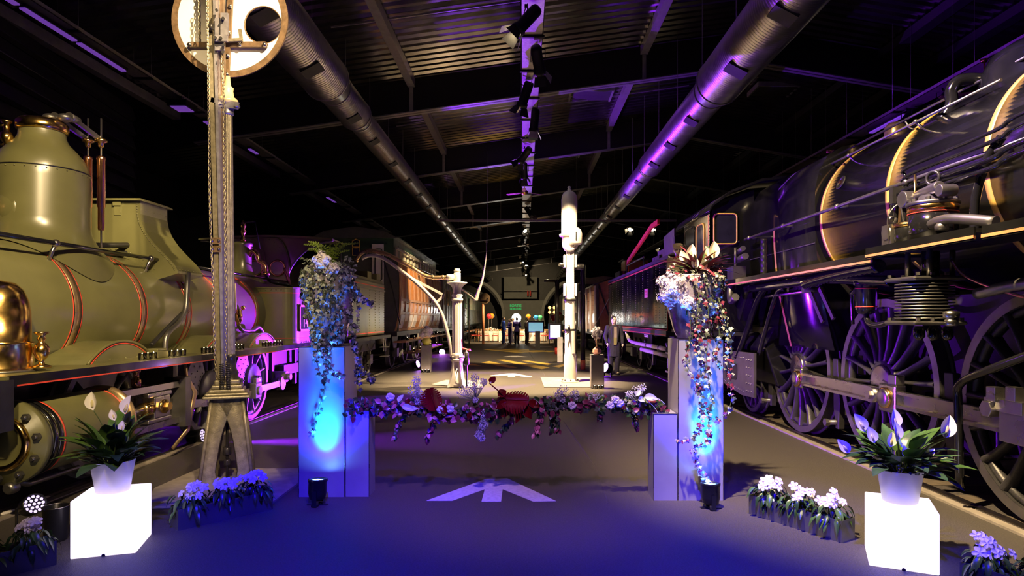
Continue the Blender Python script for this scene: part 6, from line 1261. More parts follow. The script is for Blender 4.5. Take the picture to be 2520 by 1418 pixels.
monstera(P(1065, 985, GY-.06), .125, (.5, -.8, .3), (-.2, 0, 1), 'leaf_red', 'large glossy dark red split leaf'); monstera(P(1265, 985, GY-.08), .15, (-.1, -.7, .7), (.5, -.3, .2), 'leaf_red', 'large glossy dark red split leaf'); monstera(P(1240, 1000, GY-.05), .12, (-.5, -.8, .2), (-.3, 0, 1), 'leaf_red', 'large glossy dark red split leaf')
BL = withm(leaf_mesh(.13, .09, 7, .3, .3), 'leaf_red'); 
for x, y, a, s_ in ((1290, 1000, 2.6, 1), (1275, 1010, -2.9, .9), (1225, 975, .9, .9), (1206, 944, .5, .7), (1245, 990, -2.2, .8), (1085, 1000, 2.4, .7), (1160, 1015, -2.7, .6), (1300, 990, 1.9, .9), (1010, 990, -1.2, .5)): inst('red_leaf', BL, gr, P(x, y, GY-.09), orient(Vector((rnd(-.4,.4), -.8, .4)), Vector((math.sin(a), 0, math.cos(a)))).to_euler(), s_)
BS = withm(leaf_mesh(.15, .08, 7, .5, .3), 'leaf_silver')
for x, y, a, s_ in ((990, 1000, 1.9, .8), (1000, 1008, 1.4, .7), (980, 990, .3, .6), (1570, 985, 1.3, .7), (1585, 978, 1.6, .9), (1565, 975, .6, .6)): inst('silver_leaf', BS, gr, P(x, y, GY-.10), orient(Vector((rnd(-.4,.4), -.9, .5)), Vector((math.sin(a), 0, math.cos(a)))).to_euler(), s_)
MB().tube(bez([P(1590, 985, GY-.1), P(1620, 982, GY-.1), P(1636, 995, GY-.1)], 10), .003, 5).tube(bez([P(1590, 985, GY-.1), P(1608, 1000, GY-.1), P(1622, 1022, GY-.1)], 10), .003, 5).build('dry_blade', 'leaf_silver', gr)
MB().tube(bez([P(1252, 992, GY-.07), P(1235, 970, GY-.08), P(1212, 950, GY-.09), P(1204, 943, GY-.09)], 12), .006, 6).build('leaf_stalk', 'leaf_red', gr)
def rose(c):
    for k in range(10):
        a = k*2.4; r = .008+.002*k; inst('petal', FM5, gr, Vector(c)+Vector((math.cos(a)*r*.6, -.012+.0015*k, math.sin(a)*r*.6)), orient(Vector((math.cos(a)*.5, -1, math.sin(a)*.5)), rdir()).to_euler(), .9)
for x, y in ((1085, 1010), (1107, 1008), (1408, 999), (1515, 985), (1502, 998), (1525, 993), (960, 978)): rose(P(x, y, GY-.09))
fb_ = MB().sph((0, 0, 0), .0042, 5, 4).mesh('floret'); FB = withm(fb_, 'breath_white')
def breath(pts, label, seed, n):
    random.seed(seed); root = thing('baby_breath', tuple(pts[0][0]), label, 'flowers', "sprigs of baby's breath in the garland"); s = MB(); st = MB(); base = Vector(pts[0][0])
    for k in range(n):
        c, r = random.choice(pts); d = rdir(); p = Vector(c)+d*r*rnd(.2, 1.0)**.6; q = base.lerp(p, .6)+rdir()*.01; s.sph(p, rnd(.0032, .0055), 5, 3)
        if k % 4 == 0: st.tube([base, q, p], .0009, 3)
    s.build('florets', 'breath_white', root)['kind'] = 'stuff'; st.build('stalks', 'leaf_ivy', root)['kind'] = 'stuff'
def br_(x, y, r, Y=GY-.03): return (P(x, y, Y), r)
breath([br_(1028, 990, .03), br_(1022, 960, .075), br_(1040, 975, .07), br_(1025, 938, .05)], 'violet lit spray of baby\'s breath beside the first red leaf', 61, 420)
breath([br_(1170, 985, .03), br_(1165, 955, .07), br_(1140, 965, .065), br_(1168, 930, .045), br_(1190, 940, .04)], 'bright white spray of baby\'s breath standing up in the garland', 62, 600)
breath([br_(1192, 1020, .05), br_(1190, 1045, .055), br_(1180, 1070, .05), br_(1185, 1078, .04)], 'white spray of baby\'s breath hanging down from the garland', 63, 560)
breath([br_(1385, 985, .03), br_(1385, 960, .055), br_(1415, 970, .05), br_(1375, 970, .05)], 'pale spray of baby\'s breath over the dark ivy leaves', 64, 380)
breath([br_(1462, 985, .03), br_(1455, 978, .04), br_(1468, 975, .04)], 'small spray of baby\'s breath near the pale roses', 65, 160)
breath([br_(1570, 990, .03), br_(1565, 960, .05), br_(1580, 955, .045), br_(1548, 970, .04)], 'dim spray of baby\'s breath behind the silver leaves', 66, 260)
breath([br_(1002, 1000, .02), br_(965, 1000, .03)], 'tiny sprig of baby\'s breath near the left column', 67, 70)

# ================================================================ BROWN WOODEN COACH with upper deck
cz = thing('railway_coach', (-5.25, 24.5, 0), 'brown wooden panelled railway coach lit magenta behind the green tender', 'coach')
Y0, Y1, XS_ = 19.8, 29.4, -3.9
sec = [(-6.6, 1.25), (XS_-.18, 1.25), (XS_-.06, 1.6), (XS_, 2.2), (XS_-.02, 3.2), (XS_-.08, 3.55), (-6.6, 3.55)]
MB().prism(sec, 'XZ', Y0, Y1).build('body', 'coach_brown', cz)
MB().bx(-6.55, -4.12, Y0, Y1, 3.55, 4.25).build('upper_deck', 'coach_green', cz)
MB().prism([(-6.7, 4.22), (-6.3, 4.45), (-5.3, 4.58), (-4.4, 4.45), (-3.95, 4.22)], 'XZ', Y0-.15, Y1+.1).build('roof', 'coach_end', cz)
MB().bx(-4.02, -3.97, Y0-.1, Y1, 3.86, 3.92).build('gutter', 'tray_zinc', cz)
MB().bx(-6.62, -3.95, Y0-.03, Y0, 1.25, 3.55).build('end_wall', 'coach_end', cz)
q0, q1 = P(917, 602, Y0), P(945, 700, Y0); o = MB().bx(q0.x, q1.x, Y0-.10, Y0-.03, 1.3, q0.z).build('end_door', 'crane_lilac', cz)
a, b = P(923, 613, Y0-.11), P(940, 690, Y0-.11); MB().tube([Vector((x, Y0-.11, z)) for x, z in rrect(a.x, b.x, b.z, a.z, .05, lambda u, v: (u, v))], .015, 6, True).build('door_window', 'loco_black', cz)
for k, (zz0, zz1) in enumerate(((3.68, 3.92), (3.95, 4.2))):
    x0, x1 = P(868, 600, Y0).x, P(886, 600, Y0).x; pts = [(x0, zz0), (x1, zz0), (x1, zz1-.06*k), ((x0+x1)/2, zz1), (x0, zz1-.06*k)]; w_ = MB().tube([Vector((x, Y0-.04, z)) for x, z in pts], .018, 6, True).build('end_window', 'band_yellow', cz); MB().add([(x, Y0-.035, z) for x, z in pts], [(0,1,2,3,4)]).build('pane', 'glass_dark', w_)
def sx(z):                                                        # flank X at a height
    t = [(1.25, XS_-.18), (1.6, XS_-.06), (2.2, XS_), (3.2, XS_-.02), (3.55, XS_-.08)]
    for (a, xa), (b, xb) in zip(t[:-1], t[1:]):
        if a <= z <= b: return xa+(xb-xa)*(z-a)/(b-a)
    return XS_
def flank(name, m, ya, yb, za, zb, off):
    n = 4; zs = [za+(zb-za)*k/n for k in range(n+1)]
    s = MB(); s.grid([[(sx(z)+off, ya, z), (sx(z)+off, yb, z)] for z in zs], False); s.grid([[(sx(z)+off, ya, z), (sx(z)-.01, ya, z)] for z in zs], False); s.grid([[(sx(z)+off, yb, z), (sx(z)-.01, yb, z)] for z in zs], False)
    s.add([(sx(za)+off, ya, za), (sx(za)+off, yb, za), (sx(za)-.01, yb, za), (sx(za)-.01, ya, za)], [(0,1,2,3)]); s.add([(sx(zb)+off, ya, zb), (sx(zb)+off, yb, zb), (sx(zb)-.01, yb, zb), (sx(zb)-.01, ya, zb)], [(0,1,2,3)]); return s.build(name, m, cz)
nb = 12; st = (Y1-Y0)/nb
for i in range(nb+1): flank('post', 'coach_frame', Y0+i*st-.05, Y0+i*st+.05, 1.27, 3.5, .05)
for z in (1.30, 1.85, 2.28, 3.45):
    flank('rail', 'coach_frame', Y0, Y1, z-.04, z+.04, .045)
for i in range(nb):
    a = Y0+i*st+.08; b = Y0+(i+1)*st-.08; dr = i % 3 == 1
    for k in range(3): flank('plank', 'coach_plank' if (i+k) % 2 else 'coach_brown', a+(b-a)*k/3+.01, a+(b-a)*(k+1)/3-.01, 2.33, 3.40, .02)
    for k in range(2): flank('plank', 'coach_brown', a+(b-a)*k/2+.01, a+(b-a)*(k+1)/2-.01, 1.90, 2.23, .02)
    flank('lower_panel', 'crane_lilac' if i % 3 != 1 else 'coach_plank', a, b, 1.36, 1.80, .03 if i % 3 else .05)
    if dr: MB().bx(XS_+.03, XS_+.08, a+.05, a+.12, 2.15, 2.2).build('door_handle', 'brass', cz)
for i in range(14): MB().bx(-4.13, -4.09, Y0+.3+i*.66, Y0+.6+i*.66, 3.66, 4.02).build('deck_window', 'glass_pane', cz)
MB().bx(-4.0, -3.6, Y0-.6, 24.2, .92, .97).build('footboard', 'wood_board', cz); MB().bx(-4.0, -3.55, Y0+.9, 27.5, .50, .55).build('footboard', 'wood_board', cz); MB().bx(-4.0, -3.6, 25.2, Y1, .92, .97).build('footboard', 'wood_board', cz)
MB().bx(-6.4, -4.0, Y0-.05, Y1, 1.10, 1.25).build('underframe', 'frame_dark', cz)
for y in (20.9, 23.2, 25.8, 28.3):
    wheel(cz, (-4.40, y, .53), .51, 10, 1, 'wheel_grey', 'wheel_black', .13, .07, .13); MB().bx(-4.35, -4.2, y-.15, y+.15, .40, .68).build('axle_box', 'steel_dull', cz); MB().prism([(y-.5, 1.1), (y+.5, 1.1), (y+.2, .6), (y-.2, .6)], 'YZ', -4.34, -4.30).build('axle_guard', 'frame_dark', cz)
for y in (20.2, 22.2, 24.6, 27): MB().cyl((-3.75, y, .55), (-3.75, y, 1.15), .02).build('footboard_hanger', 'steel_dull', cz)
for y in (Y0-.1, Y0-.1):  pass
for x in (-4.45, -6.05): MB().lathe([(.06, 0), (.06, .35), (.2, .37), (.2, .42), (0, .44)], (x, Y0-.03, 1.06), (0, -1, 0), 20).build('buffer', 'steel_dull', cz)
MB().tube(bez([P(944, 640, 19.7), P(965, 710, 19.6), P(978, 770, 19.5), P(985, 800, 19.5)], 10), .02, 6).build('end_stay', 'loco_black_matt', cz)
# further coaches on the left
def coach(y0, y1, X, m, label, sgn=1, win='glass_pane', z1=3.55):
    o = thing('railway_coach', (X-1.35*sgn, (y0+y1)/2, 0), label, 'coach'); xo = X-2.7*sgn
    MB().bx(min(X, xo), max(X, xo), y0, y1, 1.2, z1).build('body', m, o, bevel=.05); MB().prism([(X+.1*sgn, z1), (X-.3*sgn, z1+.28), (X-1.35*sgn, z1+.42), (X-2.4*sgn, z1+.28), (X-2.8*sgn, z1)], 'XZ', y0-.1, y1+.1).build('roof', 'coach_grey', o)
    n = int((y1-y0)/1.1)
    for i in range(n):
        a = y0+.35+i*1.1; MB().bx(X-.01, X+.02*sgn, a, a+.6, 2.35, 3.15).build('window', win, o)
        MB().bx(X-.01, X+.03*sgn, a+.75, a+.80, 1.3, z1-.1).build('batten', 'coach_frame' if m == 'coach_brown' else 'steel_dull', o)
    MB().bx(min(X+.3*sgn, X-.2*sgn), max(X+.3*sgn, X-.2*sgn), y0+.2, y1-.2, .75, .80).build('footboard', 'wood_board', o)
    for y in (y0+1.4, y0+3.2, y1-3.2, y1-1.4): wheel(o, (X-.5*sgn, y, .53), .51, 8, sgn, 'wheel_black', 'wheel_black', .13, .07, .13)
    MB().bx(min(X-.3*sgn, X-2.4*sgn), max(X-.3*sgn, X-2.4*sgn), y0, y1, 1.0, 1.2).build('underframe', 'frame_dark', o); return o
c2 = coach(30.4, 43.5, -3.9, 'coach_grey', 'grey green coach with pale windows behind the brown wooden coach'); text_part('coach_number', '22', .5, (-3.86, 32.2, 2.9), (PI/2, 0, PI/2), 'loco_black', c2, .02)
coach(45, 60, -3.9, 'coach_green', 'dark green coach beside the far lattice tower')
coach(33.6, 47, 3.0, 'coach_green', 'dark coach beyond the red planked goods wagon', -1)
# ================================================================ GOODS WAGON (right)
wg_ = thing('goods_wagon', (4.4, 28, 0), 'red brown planked goods wagon with arched roof behind the black tender', 'wagon')
WX0, WX1, W0, W1 = 2.85, 5.95, 24.2, 32.6
MB().bx(WX0+.04, WX1-.04, W0+.04, W1-.04, 1.2, 3.0).build('body', 'wagon_plank', wg_)
for k in range(9): MB().bx(WX0+.02, WX1-.02, W0, W0+.04, 1.22+k*.2, 1.41+k*.2).build('end_plank', 'wagon_plank', wg_)
for k in range(9): MB().bx(WX0, WX0+.04, W0+.05, W1-.05, 1.22+k*.2, 1.41+k*.2).build('side_plank', 'coach_brown', wg_)
ar = [(WX0-.12+(WX1-WX0+.24)*t, 3.0+.42*math.sin(PI*t)) for t in [k/12 for k in range(13)]]; MB().prism(ar+[(x, z-.06) for x, z in ar[::-1]], 'XZ', W0-.12, W1+.1).build('roof', 'loco_black_matt', wg_)
MB().prism([(x, z-.05) for x, z in ar]+[(WX1, 2.95), (WX0, 2.95)], 'XZ', W0+.02, W0+.06).build('end_gable', 'wagon_plank', wg_)
for x in (WX0, WX0+.62, WX1-.7, WX1-.08): MB().bx(x, x+.09, W0-.07, W0, 1.1, 3.0).build('end_post', 'frame_dark', wg_)
MB().bar((WX0+.1, W0-.05, 2.95), (WX0+.65, W0-.05, 1.3), .05, .08, (0, 1, 0)).build('diagonal_brace', 'frame_dark', wg_); MB().bar((WX1-.1, W0-.05, 2.95), (WX1-.65, W0-.05, 1.3), .05, .08, (0, 1, 0)).build('diagonal_brace', 'frame_dark', wg_)
for y in (W0+.05, 26, 27.6, 29.2, 30.8, W1-.15): MB().bx(WX0-.06, WX0, y, y+.1, 1.1, 3.0).build('side_post', 'crane_lilac', wg_)
for k, (y, z) in enumerate(((W0-.2, 1.3), (W0-.35, 1.65), (W0-.2, 2.0), (W0-.35, 2.35))): MB().bx(WX0+.55, WX0+.85, y-.2, y+.1, z, z+.04).build('ladder_step', 'loco_black_matt', wg_)
MB().bar((WX0+.82, W0-.25, 1.2), (WX0+.82, W0-.25, 2.6), .04, .1, (0, 1, 0)).bar((WX0+.56, W0-.25, 1.2), (WX0+.56, W0-.25, 2.6), .04, .1, (0, 1, 0)).build('ladder_stile', 'loco_black_matt', wg_)
MB().cyl((WX0+.9, W0-.3, 3.3), (WX0-.3, W0-1.2, 1.2), .012, n=6).build('signal_wire', 'tray_zinc', wg_)
MB().bx(WX0+.1, WX1-.1, W0-.02, W1, 1.0, 1.2).build('underframe', 'frame_dark', wg_)
for x in (3.6, 5.2): MB().lathe([(.06, 0), (.06, .4), (.19, .42), (.19, .47), (0, .49)], (x, W0, 1.06), (0, -1, 0), 20).build('buffer', 'steel_dull', wg_)
for y in (25.6, 31): wheel(wg_, (4.02, y, .53), .51, 9, -1, 'wheel_black', 'wheel_black', .13, .07, .13)
bh = MB().bx(4.0, 4.9, W0+.1, W0+1.1, 3.2, 3.95).build('brake_cabin', 'coach_brown', wg_); MB().bx(3.9, 5.0, W0, W0+1.2, 3.95, 4.0).build('cabin_roof', 'loco_black_matt', bh)
# ================================================================ WATER CRANE
WYc = 15.1
wcn = thing('water_crane', (-1.6, WYc, .02), 'white fluted water crane with long curved swan neck pipe', 'water crane'); cw = Vector((P(1125, 0, WYc).x, WYc, 0))
def zy(y, Y=WYc): return CH-(y-CY)*Y/F
for k in range(4):
    a = PI/4+k*PI/2; d = Vector((math.cos(a), math.sin(a), 0)); t = Vector((-d.y, d.x, 0)); prof = [(.30, .02), (.24, .10), (.19, .25), (.155, .45), (.14, zy(888))]
    rows = [[cw+d*r-t*.03+Vector((0,0,z)), cw+d*r+t*.03+Vector((0,0,z))] for r, z in prof]; inn_ = [[cw+d*.06-t*.03+Vector((0,0,z)), cw+d*.06+t*.03+Vector((0,0,z))] for r, z in prof]
    s = MB(); s.grid(rows, False); s.grid([[r[0], i[0]] for r, i in zip(rows, inn_)], False); s.grid([[r[1], i[1]] for r, i in zip(rows, inn_)], False); s.build('base_fin', 'crane_white', wcn)
MB().lathe([(.14, .02), (.14, .08), (.10, .12), (.095, zy(888))], cw, n=24).build('base_barrel', 'crane_white', wcn)
MB().lathe([(.13, zy(890)), (.15, zy(888)), (.15, zy(884)), (.12, zy(882)), (.14, zy(878)), (.13, zy(870)), (.11, zy(868))], cw, n=28).build('lower_collar', 'crane_white', wcn)
rows = []
for z in (zy(870), zy(735)): rows.append([cw+Vector((math.cos(2*PI*k/64)*.113*(1+.06*math.cos(16*2*PI*k/64)), math.sin(2*PI*k/64)*.113*(1+.06*math.cos(16*2*PI*k/64)), z)) for k in range(64)])
MB().grid(rows, True, True).build('fluted_shaft', 'crane_white', wcn)
MB().lathe([(.12, zy(742)), (.14, zy(740)), (.14, zy(736)), (.10, zy(733)), (.13, zy(729)), (.13, zy(726)), (.09, zy(722))], cw, n=28).build('upper_collar', 'crane_white', wcn)
rows = []
for y, r in ((724, .09), (715, .095), (708, .115), (702, .16), (698, .22), (696, .235)): rows.append([cw+Vector((math.cos(2*PI*k/64)*r*(1+.05*math.cos(16*2*PI*k/64)), math.sin(2*PI*k/64)*r*(1+.05*math.cos(16*2*PI*k/64)), zy(y))) for k in range(64)])
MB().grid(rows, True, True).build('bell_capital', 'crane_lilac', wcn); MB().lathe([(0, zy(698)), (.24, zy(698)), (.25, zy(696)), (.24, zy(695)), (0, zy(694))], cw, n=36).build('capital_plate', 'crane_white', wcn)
MB().lathe([(.06, zy(697)), (.06, zy(693)), (.085, zy(691)), (.085, zy(672)), (.06, zy(670)), (.085, zy(668)), (.085, zy(666)), (.06, zy(664)), (.07, zy(662)), (0, zy(661))], cw, n=24).build('swivel_head', 'crane_white', wcn)
pp = [P(x, y, WYc) for x, y in ((1118, 682), (1090, 683), (1065, 683), (1042, 677), (1015, 660), (985, 643), (955, 627), (930, 620), (905, 617), (888, 624), (876, 640))]
nk = MB().tube(bez(pp, 50), .05, 12).build('swan_neck', 'copper_band', wcn)
for i in (1, 2, 4): MB().sph(pp[i], .062, 12, 8).build('neck_flange', 'copper_band', nk)
MB().cyl(P(1119, 682, WYc), P(1100, 683, WYc), .075).build('neck_root', 'crane_white', nk); MB().lathe([(.05, -.02), (.07, -.02), (.07, .03), (.05, .03)], pp[-1], (-.5, 0, -.7), 16).build('spout_lip', 'copper_band', nk)
bp_ = [P(x, y, WYc-.02) for x, y in ((890, 637), (905, 630), (925, 630), (950, 640), (985, 665), (1020, 692), (1050, 720), (1072, 745), (1088, 775), (1100, 815), (1108, 850), (1112, 878))]
MB().tube(bez(bp_, 50), [.03]*4+[.05]*22+[.042]*60 if False else .045, 10).build('brace', 'crane_white', wcn)
MB().bar(P(1010, 683, WYc), P(1093, 727, WYc), .05, .06).bar(P(1093, 727, WYc), P(1073, 746, WYc), .05, .06).build('stay', 'crane_white', wcn)
for x, y in ((903, 630), (986, 664), (1031, 690)): p = P(x, y, WYc); MB().bar(p+Vector((0,0,-.03)), p+Vector((0,0,.12)), .03, .03, (0,1,0)).build('hanger', 'copper_band', wcn)
MB().cyl(P(1112, 879, WYc-.1), P(1145, 879, WYc-.1), .03).build('tie_ring', 'crane_white', wcn)
hw = P(1148, 860, 14.9); o = MB().cyl((hw.x, hw.y, .02), (hw.x, hw.y, hw.z), .022).lathe([(.05, 0), (.07, .02), (.07, .16), (.05, .18), (.05, .3), (.03, .32)], (hw.x, hw.y, .55), n=14).build('valve_pillar', 'loco_black_matt', wcn)
MB().ring(hw, (.3, 0, 1), .10, .014, 20, 6).cyl(hw-Vector((.1,0,0)), hw+Vector((.1,0,0)), .012).bar(hw+Vector((-.1, 0, .0)), hw+Vector((-.12, 0, .25)), .02, .02, (0,1,0)).build('hand_wheel', 'crane_red', wcn)
# slim curved vane hanging behind the crane
hv = thing('hanging_vane', tuple(P(1175, 738, 24)), 'slender curved pale vane hanging from a wire behind the water crane', 'vane'); vp = bez([P(1173, 740, 24), P(1180, 715, 24), P(1188, 690, 24), (P(1194, 655, 24)), P(1198, 618, 24)], 20)
MB().grid([[p+Vector((-.11*(1-i/len(vp))-.005, 0, 0)), p+Vector((0, -.04, 0)), p+Vector((.11*(1-i/len(vp))*.4+.005, 0, 0)), p+Vector((0, .04, 0))] for i, p in enumerate(vp)], True, True).build('blade', 'cloth_white', hv); MB().cyl(vp[-1], (vp[-1].x+.05, 24, zc(0)-.6), .006, n=5).build('wire', 'tray_zinc', hv)
MB().tube([P(1173, 740, 24), P(1150, 722, 24), P(1130, 708, 24)], .03, 6).build('stay', 'crane_white', hv)
# ================================================================ WHITE SIGNAL MAST
MYc = 16.2; mc = Vector((P(1403, 0, MYc).x, MYc, 0)); ms = thing('signal_mast', (mc.x, mc.y, .02), 'tall white steel mast with bullet shaped tank on top', 'mast')
def zm(y): return zy(y, MYc)
MB().lathe([(.24, .02), (.24, .05), (.17, .055), (.165, .12), (.165, zm(876)), (.14, zm(870)), (.135, zm(735)), (.12, zm(730))], mc, n=32).build('lower_post', 'crane_white', ms)
for k in range(8): a = 2*PI*k/8; MB().cyl(mc+Vector((math.cos(a)*.2, math.sin(a)*.2, .05)), mc+Vector((math.cos(a)*.2, math.sin(a)*.2, .09)), .025, n=6, sm=False).build('base_bolt', 'steel_dull', ms)
MB().bx(mc.x-.10, mc.x+.10, mc.y-.10, mc.y+.10, zm(735), zm(600)).build('upper_post', 'crane_white', ms, bevel=.02)
for y in (738, 812): MB().lathe([(.136, -.03), (.15, -.03), (.15, .03), (.136, .03)], mc+Vector((0,0,zm(y))), n=28, cap=False).build('clamp_band', 'loco_black_matt', ms)
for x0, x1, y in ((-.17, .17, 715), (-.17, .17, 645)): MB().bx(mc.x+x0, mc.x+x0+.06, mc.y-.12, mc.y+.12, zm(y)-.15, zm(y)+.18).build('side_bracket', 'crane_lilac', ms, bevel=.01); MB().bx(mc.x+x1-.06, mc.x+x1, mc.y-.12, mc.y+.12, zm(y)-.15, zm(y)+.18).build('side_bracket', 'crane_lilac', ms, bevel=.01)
tq = Vector((P(1401, 0, MYc).x, MYc, 0))
MB().lathe([(.12, zm(618)), (.17, zm(606)), (.19, zm(598)), (.19, zm(583)), (.26, zm(582)), (.26, zm(577)), (.205, zm(576)), (.205, zm(492)), (.19, zm(482)), (.15, zm(475)), (.08, zm(471)), (.05, zm(470)), (.05, zm(466)), (.03, zm(465)), (.05, zm(462)), (.03, zm(459)), (0, zm(458))], tq, n=36).build('tank', 'crane_white', ms)
MB().lathe([(.14, -.15), (.17, -.12), (.17, .12), (.14, .22), (.07, .28), (0, .29)], Vector((P(1415, 0, MYc).x, MYc-.22, zm(590))), n=24).build('lamp_hood', 'crane_white', ms); MB().obx((P(1415, 0, MYc).x, MYc-.395, zm(586)), (.03, .02, .22)).build('hood_slot', 'line_black', ms)
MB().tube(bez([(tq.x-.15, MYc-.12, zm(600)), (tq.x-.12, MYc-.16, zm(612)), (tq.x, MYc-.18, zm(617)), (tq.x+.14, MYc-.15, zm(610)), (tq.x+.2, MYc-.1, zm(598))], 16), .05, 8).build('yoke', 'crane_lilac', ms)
MB().cyl(mc+Vector((-.1, 0, zm(655))), mc+Vector((-.28, -.1, zm(652))), .05).build('side_lamp', 'loco_black_matt', ms); MB().cyl(mc+Vector((.1, 0, zm(657))), mc+Vector((.35, 0, zm(657))), .08).build('side_lamp', 'loco_black_matt', ms)
MB().cyl(mc+Vector((-.05, -.14, zm(800))), mc+Vector((-.05, -.2, zm(812))), .03).bar(mc+Vector((-.02, -.16, zm(815))), mc+Vector((-.12, -.16, zm(824))), .015, .015).build('cable_clip', 'loco_black_matt', ms)
# ================================================================ POLES
def pole(x, y, ytop, w_, label, base, arm=None):
    g = G(x, y); Y = g.y; r = w_*Y/F/2; o = thing('gate_pole', tuple(g), label, 'pole'); zt = CH-(ytop-CY)*Y/F
    MB().cyl((g.x, Y, .30), (g.x, Y, zt), r, n=20).build('tube', 'pole_blue', o); MB().cyl((g.x, Y, 0), (g.x, Y, .31), r*1.06, n=20).build('foot_sleeve', base, o)
    if arm: MB().cyl((g.x, Y, zt-.03), (g.x+arm*Y/F, Y, zt-.03), r*.6, n=14).build('arm', 'pole_blue', o)
    return o
pole(1434.5, 909, 652, 12, 'dark glossy pole with orange foot beside the white mast', 'hyd_orange', -32); o = pole(1371, 872, 690, 11, 'dark pole with flat arm behind the tilted display screen', 'crane_red', -32); pole(1324.5+93, 890, 770, 6, 'thin dark pole standing next to the orange footed pole', 'pole_blue')
# ================================================================ KIOSKS
def kiosk(x, yb, s0, s1, sy0, sy1, pw, label, gm, tilt=0):
    g = G(x, yb); Y = g.y; o = thing('display_kiosk', tuple(g), label, 'screen'); a, b = P(s0, sy0, Y-.06), P(s1, sy1, Y-.06); w_ = pw*Y/F/2
    MB().bx(g.x-w_, g.x+w_, Y-.06, Y+.06, .02, b.z+.02).build('post', 'crane_lilac' if tilt else 'loco_black_matt', o); MB().bx(g.x-.45*1, g.x+.45, Y-.3, Y+.3, 0, .025).build('foot_plate', 'loco_black_matt', o)
    e = .07; MB().bx(a.x-e, b.x+e, Y-.04, Y+.12, b.z-e, a.z+e).build('housing', 'loco_black', o, bevel=.02); MB().bx(a.x, b.x, Y-.052, Y-.041, b.z, a.z).build('display', gm, o); return o
kiosk(1323, 862, 1301, 1336, 794, 816, 12, 'landscape display screen lit pale blue on a black stand', 'screen_glow'); kiosk(1378, 893, 1354, 1379, 800, 831, 13, 'portrait display screen lit white blue on a pale stand', 'screen_glow2', 1)
# ================================================================ FLOWER PEDESTALS
def pedestal(x0, x1, yt, yb, label):
    g = G((x0+x1)/2, yb); Y = g.y; w_ = (x1-x0)*Y/F/2; h = CH-(yt-CY)*Y/F; o = thing('flower_pedestal', (g.x, Y+w_, 0), label, 'pedestal')
    MB().bx(g.x-w_, g.x+w_, Y, Y+2*w_, .01, h).build('body', 'ped_grey', o, bevel=.008); MB().bx(g.x-w_+.02, g.x+w_-.02, Y+.02, Y+2*w_-.02, 0, .012).build('plinth_base', 'loco_black_matt', o); MB().bx(g.x-w_-.004, g.x+w_+.004, Y-.004, Y+2*w_+.004, h, h+.012).build('top', 'ped_grey', o); return Vector((g.x, Y+w_, h+.012))
pA = pedestal(1036, 1060, 851, 917, 'dark grey square pedestal with a green vase near the brown coach'); pB = pedestal(1455, 1487, 875, 957, 'violet lit square pedestal beside the standing mannequin')
o = thing('vase', tuple(pA), 'round green vase of white flowers on the dark grey pedestal', 'vase'); MB().lathe([(0, 0), (.08, 0), (.13, .05), (.15, .12), (.12, .20), (.08, .22)], pA, n=24).build('bowl', 'balloon_yellow', o)
cluster('bouquet', tuple(pA+Vector((.02, 0, .42))), .17, 260, 'white bouquet in the green vase near the brown coach', 71, sc_=(1, .8, 1), size=(2, 3.2)); cluster('bouquet', tuple(pA+Vector((-.12, 0, .34))), .10, 100, 'white side blooms leaning out of the green vase', 72, size=(2, 3))
o = thing('vase', tuple(pB), 'round pale faceted vase on the violet lit pedestal', 'vase'); MB().lathe([(0, 0), (.07, 0), (.11, .06), (.10, .13), (.05, .17), (.04, .19)], pB, n=8, sm=False).build('bowl', 'plate_pink_lit', o)
cluster('bouquet', tuple(pB+Vector((.0, 0, .52))), .12, 240, 'tall white blossom sprigs in the pale faceted vase', 73, sc_=(1, .8, 1.3), size=(1.5, 2.6))
random.seed(3); o = thing('twig_bundle', tuple(pB+Vector((0, 0, .17))), 'bundle of thin twigs in the pale faceted vase', 'twigs')
for k in range(9): a = rnd(0, 6.3); MB().tube(bez([pB+Vector((0,0,.15)), pB+Vector((math.cos(a)*.05, math.sin(a)*.05, .3)), pB+Vector((math.cos(a)*.10, math.sin(a)*.08, rnd(.42,.6)))], 8), .004, 5).build('twig', 'coach_frame', o)
# ================================================================ TEALIGHTS
TLG = MB().lathe([(0, 0), (.024, 0), (.028, .003), (.03, .062), (.027, .062), (.025, .008), (0, .008)], n=14).mesh('cup'); TLG.materials.append(MT['clear_glass'])
TLW = MB().lathe([(0, .009), (.021, .009), (.021, .026), (0, .026)], n=12).mesh('wax'); TLW.materials.append(MT['wax'])
TLF = MB().lathe([(0, .027), (.010, .033), (.012, .042), (.005, .060), (0, .068)], n=8).mesh('flame'); TLF.materials.append(MT['flame'])
def tealight(p, label, group, s_=1):
    o = thing('tealight', tuple(p), label, 'candle', group)
    for nm, me in (('glass_cup', TLG), ('wax', TLW), ('flame', TLF)): inst(nm, me, o, p, (0,0,0), s_)
for x in (350, 364, 378, 423, 437, 450, 502, 511, 520, 580, 587, 595, 650, 657, 663, 677, 684, 691):
    q = AX(x, 860, -4.06); w_ = 'beside the first splasher' if x < 400 else 'under the bent delivery pipe' if x < 470 else 'beside the second splasher' if x < 540 else 'between the rear splashers' if x < 610 else 'beside the rear splasher' if x < 670 else 'below the side sheet'
    tealight(Vector((-4.06, q.y, ZR)), 'lit tealight on the green engine running board '+w_, 'tealights on the running board '+w_, 1.25)
for y, z in ((20.0, .97), (21.3, .97), (22.8, .97), (26, .97), (27, .97), (28.2, .97), (21.2, .55), (22.6, .55), (23.3, .55), (24.3, .55), (25.1, .55), (26.8, .55)): tealight(Vector((-3.72, y, z)), 'lit tealight on the '+('upper' if z > .8 else 'lower')+' wooden footboard of the brown coach', 'tealights on the '+('upper' if z > .8 else 'lower')+' coach footboard', 1.6)
